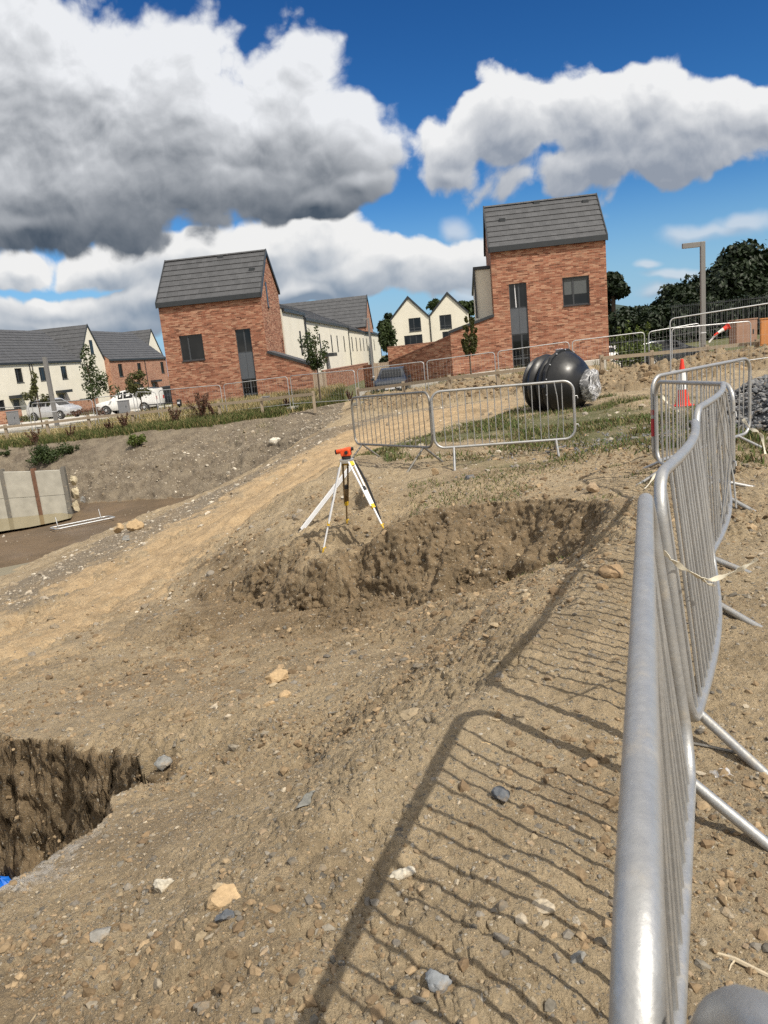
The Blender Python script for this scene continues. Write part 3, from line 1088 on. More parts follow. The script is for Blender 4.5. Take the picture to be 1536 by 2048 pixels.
g_turf = region(turf_poly) * np.clip(0.80 + fbm2(X, Y, 0.5, 4, 0.55, 71) * 1.6, 0, 1)
strip = LN['bank'] + [LN['berm'][0]] + [np.array([*street(u, 43.8)[:2], 0]) for u in (-8, -12, -18, -26, -36)]
g_strip = region(strip)
far = ((Y > 43) | (R1 > 60)).astype(np.float32)
g_lime = region([tn[1] + np.array([-0.3, 0.0, 0]), tn[1], tn[2], tn[3], tn[4], tn[3] + np.array([0.10, -0.10, 0]), tn[2] + np.array([0.14, -0.14, 0]), tn[1] + np.array([0.16, -0.2, 0])], 0.9) * 0.8

# relief
near = (R1 < 60)
A = np.zeros_like(R1, dtype=np.float32)
rough = 1.0 - 0.55 * g_track - 0.8 * g_mud - 0.35 * g_turf
big = fbm2(X, Y, 0.9, 4, 0.5, 5)
clod = fbm2(X, Y, 6.0, 4, 0.6, 9, billow=True)
fine = fbm2(X, Y, 28.0, 3, 0.6, 13)
fade = np.clip((60 - R1) / 20, 0, 1)
clodmask = np.clip(0.35 + fbm2(X, Y, 0.8, 3, 0.5, 41) * 2.2, 0.1, 1.2)
clod2 = fbm2(X, Y, 15.0, 3, 0.6, 19, billow=True)
A += clod2 * 0.026 * np.clip(clodmask, 0.15, 1.2) * rough * (R1 < 16) * np.clip((R1 - 0.8) / 3.2, 0.4, 1)
A += (big * 0.085 + clod * 0.030 * clodmask * np.clip((R1 - 0.8) / 3.2, 0.5, 1) + fine * 0.010) * rough * fade
A += g_berm * (fbm2(X, Y, 1.1, 3, 0.5, 77) * 0.28 + fbm2(X, Y, 3.2, 4, 0.62, 78, billow=True) * 0.16 + 0.05)
# wheel ruts along the track
tm = np.array([p[:2] for p in LN['tm']])
dmin = np.full(R1.shape, 99.0, np.float32)
for a, b in zip(tm[:-1], tm[1:]):
    d = b - a
    L = (d ** 2).sum()
    t_ = np.clip(((X - a[0]) * d[0] + (Y - a[1]) * d[1]) / L, 0, 1)
    dist = (X - a[0] - d[0] * t_) * d[1] / math.sqrt(L) - (Y - a[1] - d[1] * t_) * d[0] / math.sqrt(L)
    ad = np.hypot(X - a[0] - d[0] * t_, Y - a[1] - d[1] * t_) * np.sign(dist)
    dmin = np.where(np.abs(ad) < np.abs(dmin), ad, dmin)
dw = dmin + fbm2(X, Y, 0.5, 3, 0.5, 51) * 0.6
along = X * 0.55 + Y * 0.83
lines = fbm2(dw * 2.6, along * 0.22, 1.0, 4, 0.6, 57)
ruts = np.exp(-((np.abs(dw) - 0.85) / 0.22) ** 2) + 0.7 * np.exp(-((np.abs(dw - 0.4) - 1.5) / 0.18) ** 2)
A -= g_track * ruts * 0.14
tread = np.abs(vnoise2(X * 9 + Y * 3, Y * 5, 3))
A += g_track * (ruts * tread * 0.10 + lines * 0.10)
Z = Z + A
# cut faces: push the soil in and out along the face
G = np.stack([X, Y, Z], 1).reshape(NR, NTH, 3)
du = np.gradient(G, axis=0)
dv = np.gradient(G, axis=1)
N = np.cross(dv, du)
N /= np.linalg.norm(N, axis=2, keepdims=True) + 1e-12
N = N.reshape(-1, 3)
N[N[:, 2] < 0] *= -1
steep = np.clip((0.90 - N[:, 2]) / 0.35, 0, 1) * (R1 < 40) * np.clip(np.maximum(np.maximum(g_damp_shade, 0.16), g_pitbank * 0.75), 0, 1)
steep = np.maximum(steep, np.clip((0.99 - N[:, 2]) / 0.12, 0, 1) * g_pitbank * 0.55)
kn = np.nonzero(steep > 0.01)[0]
xx, yy, zz = X[kn], Y[kn], Z[kn]
sc_ = np.where(R1[kn] < 14, 1.0, 0.45)
n3 = vnoise3(xx * 2.2 * sc_, yy * 2.2 * sc_, zz * 2.0 * sc_, 3) * 0.12
n3 += (0.25 - np.abs(vnoise3(xx * 4.5 * sc_, yy * 4.5 * sc_, zz * 3.2 * sc_, 5))) * 0.13
n3 -= np.clip(vnoise3(xx * 7 * sc_, yy * 7 * sc_, zz * 4.0 * sc_, 25) - 0.16, 0, 1) * 0.5        # tooth grooves and pulled-out stones
n3 += (0.25 - np.abs(vnoise3(xx * 14 * sc_, yy * 14 * sc_, zz * 14 * sc_, 7))) * 0.13
n3 += vnoise3(xx * 26, yy * 26, zz * 26, 9) * 0.085
n3 += np.maximum(vnoise3(xx * 47, yy * 47, zz * 47, 19), -0.1) * 0.06
n3 += vnoise3(xx * 1.2, yy * 1.2, zz * 9, 15) * 0.09
amp = np.where(R1[kn] < 14, 0.62, 1.5)
disp = np.zeros_like(R1)
disp[kn] = n3 * steep[kn] * amp
X = X + N[:, 0] * disp
Y = Y + N[:, 1] * disp
Z = Z + N[:, 2] * disp
GZ = Z.reshape(NR, NTH)
idx = np.arange(NR * NTH).reshape(NR, NTH)
F4 = np.stack([idx[:-1, :-1], idx[:-1, 1:], idx[1:, 1:], idx[1:, :-1]], -1).reshape(-1, 4)
g_wet = np.clip(g_mud * (0.55 + fbm2(X, Y, 0.6, 3, 0.5, 91)), 0, 1)
berm_damp = np.clip(g_berm * 0.5, 0, 1)
ground_ob = np_mesh('ground', np.stack([X, Y, Z], 1), F4[:, ::-1], M['soil'], None, True,
                    dict(track=g_track, gravel=np.maximum(g_grav, g_pitbank * 0.8) * (1 - g_track), damp_shade=np.maximum(np.maximum(g_damp_shade, berm_damp), g_pitbank * 0.3), mud=g_mud, turf=np.maximum(g_turf * 0.8, np.maximum(g_strip, far * 0.9)) * (1 - g_berm), lime=g_lime, wet=g_wet, shale=g_pitbank * 0.9))
tag(ground_ob, kind='structure')
THR = np.radians(th)


def ground(x, y):
    """height of the built ground at a place"""
    r, t = math.hypot(x, y), math.atan2(x, y)
    i = min(NR - 2, max(0, int(np.searchsorted(rr, r)) - 1))
    j = min(NTH - 2, max(0, int(np.searchsorted(THR, t)) - 1))
    a = (r - rr[i]) / (rr[i + 1] - rr[i])
    b = (t - THR[j]) / (THR[j + 1] - THR[j])
    return float((GZ[i, j] * (1 - a) + GZ[i + 1, j] * a) * (1 - b) + (GZ[i, j + 1] * (1 - a) + GZ[i + 1, j + 1] * a) * b)


def on_ground(px_, py_):
    """where a sight line through the photograph first meets the built ground"""
    d = ray(px_, py_)
    t = 0.5
    while t < 120:
        if EYE + d[2] * t < ground(d[0] * t, d[1] * t):
            break
        t += 0.02 + t * 0.002
    return np.array([d[0] * t, d[1] * t, EYE + d[2] * t])


# ------------------------------------------------------------------ houses
def FRONT(y=0.0):
    return lambda u, z, d: (u, y + d, z)


def RIGHT(x):
    return lambda u, z, d: (x - d, u, z)


def LEFT(x):
    return lambda u, z, d: (x + d, u, z)


def wall_face(mb, P, u0, u1, z0, z1, holes=(), dep=0.12):
    us = sorted({u0, u1, *[h[0] for h in holes], *[h[1] for h in holes]})
    zs = sorted({z0, z1, *[h[2] for h in holes], *[h[3] for h in holes]})
    for a, b in zip(us[:-1], us[1:]):
        for c, d in zip(zs[:-1], zs[1:]):
            um, zm = (a + b) / 2, (c + d) / 2
            if any(h[0] < um < h[1] and h[2] < zm < h[3] for h in holes):
                continue
            mb.quad(P(a, c, 0), P(b, c, 0), P(b, d, 0), P(a, d, 0))
    for h in holes:
        for p, q_ in (((h[0], h[2]), (h[1], h[2])), ((h[1], h[2]), (h[1], h[3])), ((h[1], h[3]), (h[0], h[3])), ((h[0], h[3]), (h[0], h[2]))):
            mb.quad(P(*p, 0), P(*q_, 0), P(*q_, dep), P(*p, dep))


def fbox(mb, P, u0, u1, z0, z1, d0, d1):
    v = [P(u, z, d) for d in (d0, d1) for u, z in ((u0, z0), (u1, z0), (u1, z1), (u0, z1))]
    mb.add(v, [(0, 1, 2, 3), (7, 6, 5, 4), (0, 4, 5, 1), (1, 5, 6, 2), (2, 6, 7, 3), (3, 7, 4, 0)])


def window(par, P, u0, u1, z0, z1, mull=(0.5,), trans=(), dep=0.07, sill=True, name='window', fw=0.055, panel=None):
    mb = MB()
    fbox(mb, P, u0, u0 + fw, z0, z1, dep, dep + 0.07)
    fbox(mb, P, u1 - fw, u1, z0, z1, dep, dep + 0.07)
    fbox(mb, P, u0 + fw, u1 - fw, z0, z0 + fw, dep, dep + 0.07)
    fbox(mb, P, u0 + fw, u1 - fw, z1 - fw, z1, dep, dep + 0.07)
    for m_ in mull:
        c = u0 + (u1 - u0) * m_
        fbox(mb, P, c - 0.045, c + 0.045, z0 + fw, z1 - fw, dep + 0.004, dep + 0.07)
    for m_ in trans:
        c = z0 + (z1 - z0) * m_
        fbox(mb, P, u0 + fw, u1 - fw, c - 0.045, c + 0.045, dep + 0.008, dep + 0.066)
    w = mb.build(name, M['frame'], par)
    g = MB()
    fbox(g, P, u0 + fw * 0.6, u1 - fw * 0.6, z0 + fw * 0.6, z1 - fw * 0.6, dep + 0.035, dep + 0.05)
    g.build('pane', M['glass'] if panel is None else panel, w)
    if sill:
        s = MB()
        fbox(s, P, u0 - 0.02, u1 + 0.02, z0 - 0.05, z0 - 0.004, -0.05, dep + 0.03)
        s.build('sill', M['dark_trim'], w)
    return w


def slope(mb, axis, a0, a1, p0, p1, n, th=0.09):
    """courses of flat tiles from eave p0 to ridge p1 (2D profile), run out along axis"""
    p0, p1 = Vector(p0), Vector(p1)
    d = p1 - p0
    nn = Vector((-d.y, d.x)).normalized()
    if nn.y < 0:
        nn = -nn
    top = []
    for i in range(n):
        a, b = p0 + d * (i / n), p0 + d * ((i + 1) / n)
        top.append(a + nn * 0.045)
        top.append(b + nn * 0.008)
    poly = [p0 - nn * th] + top + [p1 - nn * th]
    mb.prism([tuple(p) for p in poly], axis, a0, a1)


def down_pipe(par, x, y, z0, z1, r=0.045):
    mb = MB()
    mb.tube([(x, y, z0), (x, y, z1 - 0.25), (x, y, z1)], r, 8)
    for z in (z0 + 0.6, (z0 + z1) / 2, z1 - 0.5):
        mb.box(x - r - 0.02, x + r + 0.02, y - r - 0.012, y + r + 0.012, z - 0.02, z + 0.02)
    return mb.build('downpipe', M['dark_trim'], par)


def brick_house(name, label, u, f, z0, W_, eav, ridge, yr, D, beav, feats, lean, mirror_gable, wing=False):
    root = empty(name, street(u, f, z0), -ST, label, 'house', 'twin brick houses')
    holes = [feats['win'], (feats['door'][0], feats['door'][1], 0.0, feats['door'][2])]
    mb = MB()
    wall_face(mb, FRONT(), 0, W_, -0.6, eav, holes, 0.16)
    slit = [(1.55, 1.85, eav - 0.7, eav + 0.75), (D - 0.62, D - 0.2, 2.6, 3.5)] if mirror_gable > 0 else []
    for P, hs in ((RIGHT(W_), slit if mirror_gable > 0 else []), (LEFT(0), [])):
        wall_face(mb, P, 0, D, -0.6, min(eav, beav), [h for h in hs if h[3] < eav], 0.12)
        mb.add([P(0, eav, 0), P(D, eav, 0), P(D, beav, 0), P(yr, ridge, 0)], [(0, 1, 2, 3)])
    wall_face(mb, FRONT(D), 0, W_, -0.6, beav)
    mb.build('wall', M['brick'], root)
    w = window(root, FRONT(), *feats['win'], mull=(feats['mull'],), dep=0.09)
    d0, d1, dt = feats['door']
    window(root, FRONT(), d0, d1, feats['s1'], dt, mull=(0.55,), dep=0.09, sill=False)
    pn = MB()
    fbox(pn, FRONT(), d0, (d0 + d1) / 2 - 0.006, feats['s2'] + 0.004, feats['s1'] - 0.004, 0.07, 0.11)
    fbox(pn, FRONT(), (d0 + d1) / 2 + 0.006, d1, feats['s2'] + 0.004, feats['s1'] - 0.004, 0.07, 0.11)
    pn.build('spandrel_panel', M['panel'], root)
    window(root, FRONT(), d0, d1, feats.get('s3', 0.0), feats['s2'], mull=(0.58,), trans=(0.3,), dep=0.09, sill=False, name='door', panel=M['glass'])
    for h in slit:
        P = RIGHT(W_)
        if h[3] > eav:
            s = MB()
            fbox(s, P, h[0], h[1], h[2], h[3], -0.02, 0.05)
            s2 = s.build('window', M['frame'], root)
            g = MB()
            fbox(g, P, h[0] + 0.05, h[1] - 0.05, h[2] + 0.05, h[3] - 0.05, -0.024, -0.0202)
            g.build('pane', M['glass'], s2)
            sl = MB()
            fbox(sl, P, h[0] - 0.05, h[1] + 0.05, h[2] - 0.06, h[2] - 0.002, -0.07, 0.02)
            sl.build('sill', M['dark_trim'], s2)
        else:
            window(root, P, *h, mull=(), dep=0.06)
    # roof
    rb = MB()
    slope(rb, 0, -0.05, W_ + 0.05, (-0.10, eav - 0.02), (yr, ridge + 0.06), 8)
    slope(rb, 0, -0.05, W_ + 0.05, (D + 0.10, beav - 0.02), (yr + 0.002, ridge + 0.06), 8)
    rf = rb.build('roof', M['tile'], root)
    rd = MB()
    for k in range(14):
        a = -0.05 + (W_ + 0.1) * k / 14
        b = -0.05 + (W_ + 0.1) * (k + 1) / 14 - 0.012
        rd.prism([(yr - 0.13, ridge + 0.045), (yr - 0.05, ridge + 0.13), (yr + 0.05, ridge + 0.13), (yr + 0.13, ridge + 0.045)], 0, a, b)
    rd.build('ridge_tiles', M['tile'], rf)
    k = (yr - 0.1) * 0.9
    for fx, fy in feats['vents']:
        v = MB()
        yv = -0.1 + (yr + 0.1) * fy
        zv = eav + (ridge - eav) * fy + 0.08
        v.box(W_ * fx - 0.17, W_ * fx + 0.17, yv - 0.10, yv + 0.16, zv - 0.12, zv + 0.09)
        v.build('roof_vent', M['dark_trim'], rf, bevel=0.02)
    for x0, x1 in ((-0.11, -0.052), (W_ + 0.052, W_ + 0.11)):
        vg = MB()
        vg.prism([(-0.13, eav - 0.28), (-0.13, eav + 0.05), (yr, ridge + 0.16), (D + 0.13, beav + 0.05), (D + 0.13, beav - 0.2), (yr, ridge - 0.12)], 0, x0, x1)
        vg.build('verge', M['dark_trim'], root)
    gt = MB()
    gt.box(-0.048, W_ + 0.048, -0.20, -0.005, eav - 0.25, eav + 0.03)
    gt.build('gutter', M['dark_trim'], root)
    gt = MB()
    gt.box(-0.048, W_ + 0.048, D + 0.005, D + 0.18, beav - 0.2, beav + 0.03)
    gt.build('gutter', M['dark_trim'], root)
    # lean-to at the side, under a sloping slab roof
    x0, x1, zl, zh, dep = lean
    lb = MB()
    lo = min(x0, x1)
    hi = max(x0, x1)
    za, zb = (zl, zh) if x0 < x1 else (zh, zl)
    lb.prism([(lo, -0.8), (hi, -0.8), (hi, zb), (lo, za)], 1, 0.002, dep)
    po = lb.build('side_porch', M['brick'], root)
    sl = MB()
    sgn = 1 if x0 < x1 else -1
    o_l, o_h = (0.12, 0.0) if sgn > 0 else (0.0, 0.12)
    dz = (zb - za) / (hi - lo)
    sl.prism([(lo - o_l, za + 0.004 - dz * o_l), (hi + o_h, zb + 0.004 + dz * o_h), (hi + o_h, zb + 0.13 + dz * o_h), (lo - o_l, za + 0.13 - dz * o_l)], 1, -0.07, dep + 0.05)
    sl.build('porch_roof', M['dark_trim'], po)
    tl = MB()
    tl.prism([(lo - o_l + 0.04, za + 0.134 - dz * (o_l - 0.04)), (hi + o_h - 0.04, zb + 0.134 + dz * (o_h - 0.04)), (hi + o_h - 0.04, zb + 0.16 + dz * (o_h - 0.04)), (lo - o_l + 0.04, za + 0.16 - dz * (o_l - 0.04))], 1, -0.03, dep + 0.02)
    tl.build('porch_tiles', M['tile'], po)
    if wing:
        wb = MB()
        wb.prism([(1.2, -0.6), (6.5, -0.6), (6.5, 4.6), (1.2, 5.6)], 0, -0.85, -0.004)
        wb.build('rear_wing', M['render'], root)
        wr = MB()
        wr.prism([(1.1, 5.62), (1.1, 5.78), (6.6, 4.75), (6.6, 4.58)], 0, -0.95, -0.004)
        wr.box(-0.95, -0.855, 1.08, 1.18, 3.0, 5.6)
        wr.build('wing_roof', M['dark_trim'], root)
    return root


bh = brick_house('brick_house', 'red brick house with steep grey roof standing beside the long cream terrace', -17.05, 44.6, -0.42, 6.2, 6.12, 8.72, 2.5, 4.9, 6.55,
                 dict(win=(0.98, 2.40, 2.67, 4.16), mull=0.36, door=(4.42, 5.34, 4.19), s1=2.83, s2=1.29, vents=((0.56, 0.95), (0.90, 0.55))), (8.75, 6.202, 1.68, 2.66, 1.6), 1)
bh2 = brick_house('brick_house', 'red brick house with steep grey roof behind the black plastic tank', 2.45, 43.0, 0.02, 6.1, 6.56, 9.0, 2.5, 4.9, 6.9,
                  dict(win=(3.75, 5.17, 3.14, 4.62), mull=0.4, door=(0.88, 1.83, 4.59), s1=3.27, s2=1.90, vents=((0.47, 0.96), (0.14, 0.62), (0.90, 0.85))), (-2.48, -0.002, 2.30, 2.95, 1.6), -1, True)
# things seen at the windows of the right-hand house
wn_ = [c for c in bh2.children if c.name.startswith('window')]
bl = MB()
bl.box(3.85, 5.07, 0.122, 0.124, 3.72, 4.55)
bl.build('blind', simple('blind_fabric', (0.085, 0.095, 0.10), 0.8), wn_[0])
cu = MB()
cu.prism([(1.20, 3.33), (1.26, 3.33), (1.22, 4.53), (1.18, 4.53)], 1, 0.121, 0.124)
cu.build('curtain', M['white_label'], wn_[1])


def terrace(name, label, cat, u, f, z0, L, eav, ridge, xr, wallmat, wins, doors=(), pipes=(), group=None, D=8.0, proud=0.0, n=10, wdep=0.07):
    """house whose front looks along +x (to the right), running up the street along y"""
    root = empty(name, street(u, f, z0), -ST, label, cat, group)
    mb = MB()
    P = RIGHT(proud)
    holes = [w for w in wins] + [(a, b, 0.0, c) for a, b, c in doors]
    wall_face(mb, P, 0, L, -0.8, eav, holes, 0.12)
    for y in (0.0, L):
        mb.add([(proud, y, -0.8), (proud, y, eav), (xr, y, ridge), (2 * xr, y, eav), (2 * xr, y, -0.8)], [(0, 1, 2, 3, 4)])
    mb.quad((2 * xr, 0, -0.8), (2 * xr, L, -0.8), (2 * xr, L, eav), (2 * xr, 0, eav))
    mb.build('wall', wallmat, root)
    for w in wins:
        window(root, P, *w, mull=(0.4,) if w[1] - w[0] > 0.8 else (), dep=wdep)
    for a, b, c in doors:
        d_ = MB()
        fbox(d_, P, a, b, 0.0, c, 0.06, 0.12)
        dd = d_.build('door', M['panel'], root)
        h_ = MB()
        fbox(h_, P, b - 0.16, b - 0.10, 0.95, 1.10, 0.02, 0.058)
        h_.build('handle', M['alu'], dd)
        k_ = MB()
        fbox(k_, P, a - 0.55, b + 0.55, c + 0.12, c + 0.42, -0.8, -0.004)
        k_.build('canopy', M['dark_trim'], root)
    rb = MB()
    slope(rb, 1, 0.0, L, (proud + 0.12, eav - 0.02), (xr, ridge + 0.06), n)
    slope(rb, 1, 0.0, L, (2 * xr - 0.12, eav - 0.02), (xr - 0.002, ridge + 0.06), n)
    rb.build('roof', M['tile'], root)
    gt = MB()
    gt.box(proud + 0.005, proud + 0.17, 0.0, L, eav - 0.19, eav + 0.03)
    gt.build('gutter', M['dark_trim'], root)
    for y in pipes:
        down_pipe(root, proud + 0.07, y, -0.3, eav - 0.19)
    return root


def gable_wing(name, label, u, f, z0, Wd, L, eav, ridge, wallmat, slit=None, group=None, front=0.0, base=-0.8):
    """cross wing: gable looks along +x, ridge runs back along -x"""
    root = empty(name, street(u, f, z0), -ST, label, 'house', group)
    mb = MB()
    yr = Wd / 2
    for x in (front, front - L):
        mb.add([(x, 0, base), (x, Wd, base), (x, Wd, eav), (x, yr, ridge), (x, 0, eav)], [(0, 1, 2, 3, 4)])
    for y in (0, Wd):
        mb.quad((front, y, base), (front - L, y, base), (front - L, y, eav), (front, y, eav))
    mb.build('wall', wallmat, root)
    if slit:
        for a, b, c, d in slit:
            s = MB()
            P = RIGHT(front)
            fbox(s, P, a, b, c, d, -0.03, 0.04)
            s2 = s.build('window', M['frame'], root)
            g = MB()
            fbox(g, P, a + 0.06, b - 0.06, c + 0.06, d - 0.06, -0.035, -0.0302)
            g.build('pane', M['glass'], s2)
    rb = MB()
    slope(rb, 0, front - L, front + 0.04, (-0.12, eav - 0.06), (yr, ridge + 0.06), 9)
    slope(rb, 0, front - L, front + 0.04, (Wd + 0.12, eav - 0.06), (yr + 0.002, ridge + 0.06), 9)
    rb.build('roof', M['tile'], root)
    vg = MB()
    vg.prism([(-0.16, eav - 0.22), (-0.16, eav + 0.04), (yr, ridge + 0.16), (Wd + 0.16, eav + 0.04), (Wd + 0.16, eav - 0.22), (yr, ridge - 0.12)], 0, front + 0.042, front + 0.11)
    vg.build('verge', M['dark_trim'], root)
    return root


# cream terrace running up the street from the left-hand brick house
UW = -10.87
def sw(f0, lst, w=0.5, z0=2.7, z1=4.15):
    return [(a - f0 - w / 2, a - f0 + w / 2, z0, z1) for a in lst]
terrace('terrace_house', 'cream rendered house joined to the left brick house with one slit window', 'house', UW, 50.02, -0.45, 7.4, 5.52, 7.35, -4.0, M['render'], sw(50.02, [55.3], 0.5, 2.6, 4.2), (), (7.3,), 'cream terrace houses', wdep=-0.02)
terrace('terrace_house', 'long cream rendered house in the middle of the terrace behind the young street tree', 'house', UW, 57.44, -0.45, 24.4, 5.2, 7.15, -4.0, M['render'], sw(57.44, [58.9, 63.5, 69.7, 73.3, 78.0]), ((65.6 - 57.44, 66.5 - 57.44, 2.1),), (0.15, 24.2), 'cream terrace houses', wdep=-0.02)
terrace('terrace_house', 'cream rendered house at the far end of the terrace with a row of slit windows', 'house', UW, 81.86, -0.45, 36.0, 5.0, 6.9, -4.0, M['render'], sw(81.86, [84.3, 88.0, 91.8, 95.2, 99.0, 104.4, 108.5], 0.6), (), (22.5, 35.8), 'cream terrace houses', wdep=-0.02)
gable_wing('gabled_house', 'far house with a red brick gable rising over the end of the cream terrace', UW, 96.5, -0.45, 8.5, 16.0, 5.6, 9.6, M['brick_far'], None, None, 0.35, 5.0)

# two gabled cream houses closing the street
def twin(label, u, wins, pipes):
    root = empty('gabled_house', street(u, 85.0, -0.3), -ST, label, 'house', 'pair of gabled cream houses')
    W_, e, r_, D = 4.27, 5.4, 7.6, 10.0
    mb = MB()
    wall_face(mb, FRONT(), 0, W_, -0.8, e, wins, 0.12)
    for y in (0, D):
        mb.add([(0, y, e), (W_, y, e), (W_ / 2, y, r_)], [(0, 1, 2)])
    mb.quad((0, 0, -0.8), (0, D, -0.8), (0, D, e), (0, 0, e))
    mb.quad((W_, 0, -0.8), (W_, D, -0.8), (W_, D, e), (W_, 0, e))
    mb.build('wall', M['render'], root)
    for k, w in enumerate(wins):
        window(root, FRONT(), *w, mull=(0.42,) if k == 0 else (0.33, 0.66), trans=(0.22,) if k == 0 else (), dep=0.05, fw=0.09)
    rb = MB()
    slope(rb, 1, -0.03, D, (0.0, e + 0.08), (W_ / 2, r_ + 0.08), 7)
    slope(rb, 1, -0.03, D, (W_, e + 0.08), (W_ / 2 + 0.002, r_ + 0.08), 7)
    rb.build('roof', M['tile'], root)
    vg = MB()
    vg.prism([(0.0, e - 0.12), (0.0, e + 0.12), (W_ / 2, r_ + 0.2), (W_, e + 0.12), (W_, e - 0.12), (W_ / 2, r_ - 0.12)], 1, -0.11, -0.035)
    vg.build('verge', M['dark_trim'], root)
    for x in pipes:
        down_pipe(root, x, -0.07, -0.3, e - 0.1, 0.05)
twin('gabled cream house at the street end, left one of the joined pair', -6.5, [(2.0, 3.34, 3.97, 5.38 ), (1.37, 3.38, 2.5, 3.57)], (0.1,))
twin('gabled cream house at the street end, right one of the joined pair', -2.2, [(1.1, 2.4, 3.91, 5.38), (1.3, 3.3, 2.6, 3.6)], (0.06,))

# houses on the far left, fronts turned to the street
terrace('terrace_house', 'cream terrace house at the left edge with dark canopy door behind the silver car', 'house', -43.0, 52.0, -1.5, 22.8, 5.65, 9.3, -4.0, M['render'],
        [(15.6, 16.9, 3.7, 5.1), (19.9, 21.2, 3.7, 5.1), (15.9, 17.2, 0.7, 2.2), (6.0, 7.3, 3.7, 5.1)], ((18.6, 19.7, 2.1),), (13.6, 22.6), 'houses on the left', n=12)
terrace('terrace_house', 'cream terrace house on the left with brick bin store by its canopy door', 'house', -43.0, 74.84, -1.5, 10.8, 5.65, 9.3, -4.0, M['render'],
        [(1.5, 2.8, 3.7, 5.1), (6.0, 7.3, 3.7, 5.1), (1.9, 3.1, 0.7, 2.1)], ((4.6, 5.7, 2.1),), (0.25,), 'houses on the left', n=12)
gable_wing('gabled_house', 'cream house with a street gable and narrow attic window left of the brick house', -43.0, 85.66, -1.5, 6.1, 9.0, 5.65, 9.75, M['render'], [(2.9, 3.7, 6.3, 8.0), (1.3, 1.7, 2.6, 4.6)], 'houses on the left')
terrace('terrace_house', 'red brick terrace house on the left behind the white pickup', 'house', -43.0, 91.8, -1.5, 19.0, 5.6, 9.6, -4.0, M['brick_far'],
        [(2.3, 3.6, 3.4, 5.0), (8.3, 9.6, 3.4, 5.0), (16.6, 17.9, 3.4, 5.0), (8.0, 9.4, 0.6, 2.2)], ((4.9, 6.0, 2.1), (12.6, 13.7, 2.1)), (10.9,), 'houses on the left', proud=0.6, n=12)
gable_wing('gabled_house', 'most distant cream gable half hidden behind the left brick house', -46.5, 113.5, -1.5, 7.0, 9.0, 5.9, 10.2, M['render'], None, 'houses on the left')


# ------------------------------------------------------------------ garden walls and gates
def brick_wall(label, p0, p1, zb, zt, th=0.22, group='brick garden walls'):
    """p0, p1 in street coordinates; ends at heights zt[0], zt[1]"""
    a, b = Vector(street(*p0)), Vector(street(*p1))
    L = (b - a).length
    rz = math.atan2(b.y - a.y, b.x - a.x)
    root = empty('garden_wall', (a.x, a.y, zb), rz, label, 'wall', group)
    w = MB()
    w.prism([(0, -0.5), (L, -0.5), (L, zt[1] - zb - 0.07), (0, zt[0] - zb - 0.07)], 1, 0, th)
    w.build('brickwork', M['brick'], root)
    c = MB()
    c.prism([(-0.02, zt[0] - zb - 0.066), (L + 0.02, zt[1] - zb - 0.066), (L + 0.02, zt[1] - zb), (-0.02, zt[0] - zb)], 1, -0.025, th + 0.025)
    c.build('coping', simple('brick_coping', (0.30, 0.15, 0.105), 0.9), root)
    return root


brick_wall('brick garden wall running up the street below the cream terrace', (-7.55, 44.75), (-8.5, 77.0), -0.45, (0.95, 0.85))
brick_wall('brick garden wall between the wooden gate and the lean-to of the right house', (-3.86, 46.3), (0.0, 43.1), -0.35, (1.05, 2.25))
brick_wall('low brick garden wall beside the second wooden gate behind the parked grey car', (-5.6, 47.6), (-4.80, 46.4), -0.4, (0.95, 1.02))
brick_wall('far brick wall in front of the pair of gabled cream houses', (-6.0, 72.0), (2.6, 72.0), -0.3, (2.15, 2.3))


def gate(label, u0, u1, f, z0, z1):
    root = empty('wooden_gate', street(u0, f, z0), -ST, label, 'gate', 'wooden side gates')
    W_, H = u1 - u0, z1 - z0
    n = 7
    b = MB()
    for k in range(n):
        a = W_ * k / n
        b.box(a + 0.008, a + W_ / n - 0.008, 0, 0.03, 0.0, H)
    b.build('boarding', M['gate'], root)
    p = MB()
    p.box(-0.10, 0.0, -0.02, 0.09, -0.3, H + 0.04)
    p.build('gate_post', M['gate'], root)
    p = MB()
    p.box(W_, W_ + 0.10, -0.02, 0.09, -0.3, H + 0.04)
    p.build('gate_post', M['gate'], root)


gate('vertical board wooden gate beside the lean-to of the left brick house', -8.2, -7.62, 44.65, -0.45, 0.85)
gate('wider vertical board wooden gate in the wall behind the parked grey car', -4.72, -3.92, 46.3, -0.45, 1.05)


# low brick bin stores on the left
def bin_store(label, u, f, w):
    root = empty('bin_store', street(u, f, -1.5), -ST, label, 'bin store', 'brick bin stores')
    b = MB()
    for y0, y1 in ((0, 0.22), (w - 0.22, w)):
        b.box(-0.6, 1.5, y0, y1, -0.5, 1.25)
    b.box(1.28, 1.5, 0.222, w - 0.222, -0.5, 1.25)
    b.build('brickwork', M['brick_far'], root)
    c = MB()
    for y0, y1 in ((-0.03, 0.25), (w - 0.25, w + 0.03)):
        c.box(-0.6, 1.53, y0, y1, 1.253, 1.31)
    c.box(1.25, 1.53, 0.252, w - 0.252, 1.253, 1.31)
    c.build('coping', M['dark_trim'], root)


bin_store('small brick bin store at the left edge in front of the cream terrace', -42.2, 66.3, 1.6)
bin_store('longer brick bin store between the silver car and the white pickup', -42.2, 79.5, 4.2)


# ------------------------------------------------------------------ road and pavements
def strip(name, mat, us, f0, f1, dz, zfun, th=0.12):
    vs, fs = [], []
    for i, u in enumerate(us):
        for f, d in ((f0, -th), (f0, 0), (f1, 0), (f1, -th)):
            vs.append(street(u, f, zfun(u) + dz + d))
        if i:
            for k in range(3):
                a = (i - 1) * 4 + k
                fs.append((a, a + 4, a + 5, a + 1))
    o = MB()
    o.add(vs, fs)
    return tag(o.build(name, mat), kind='structure')


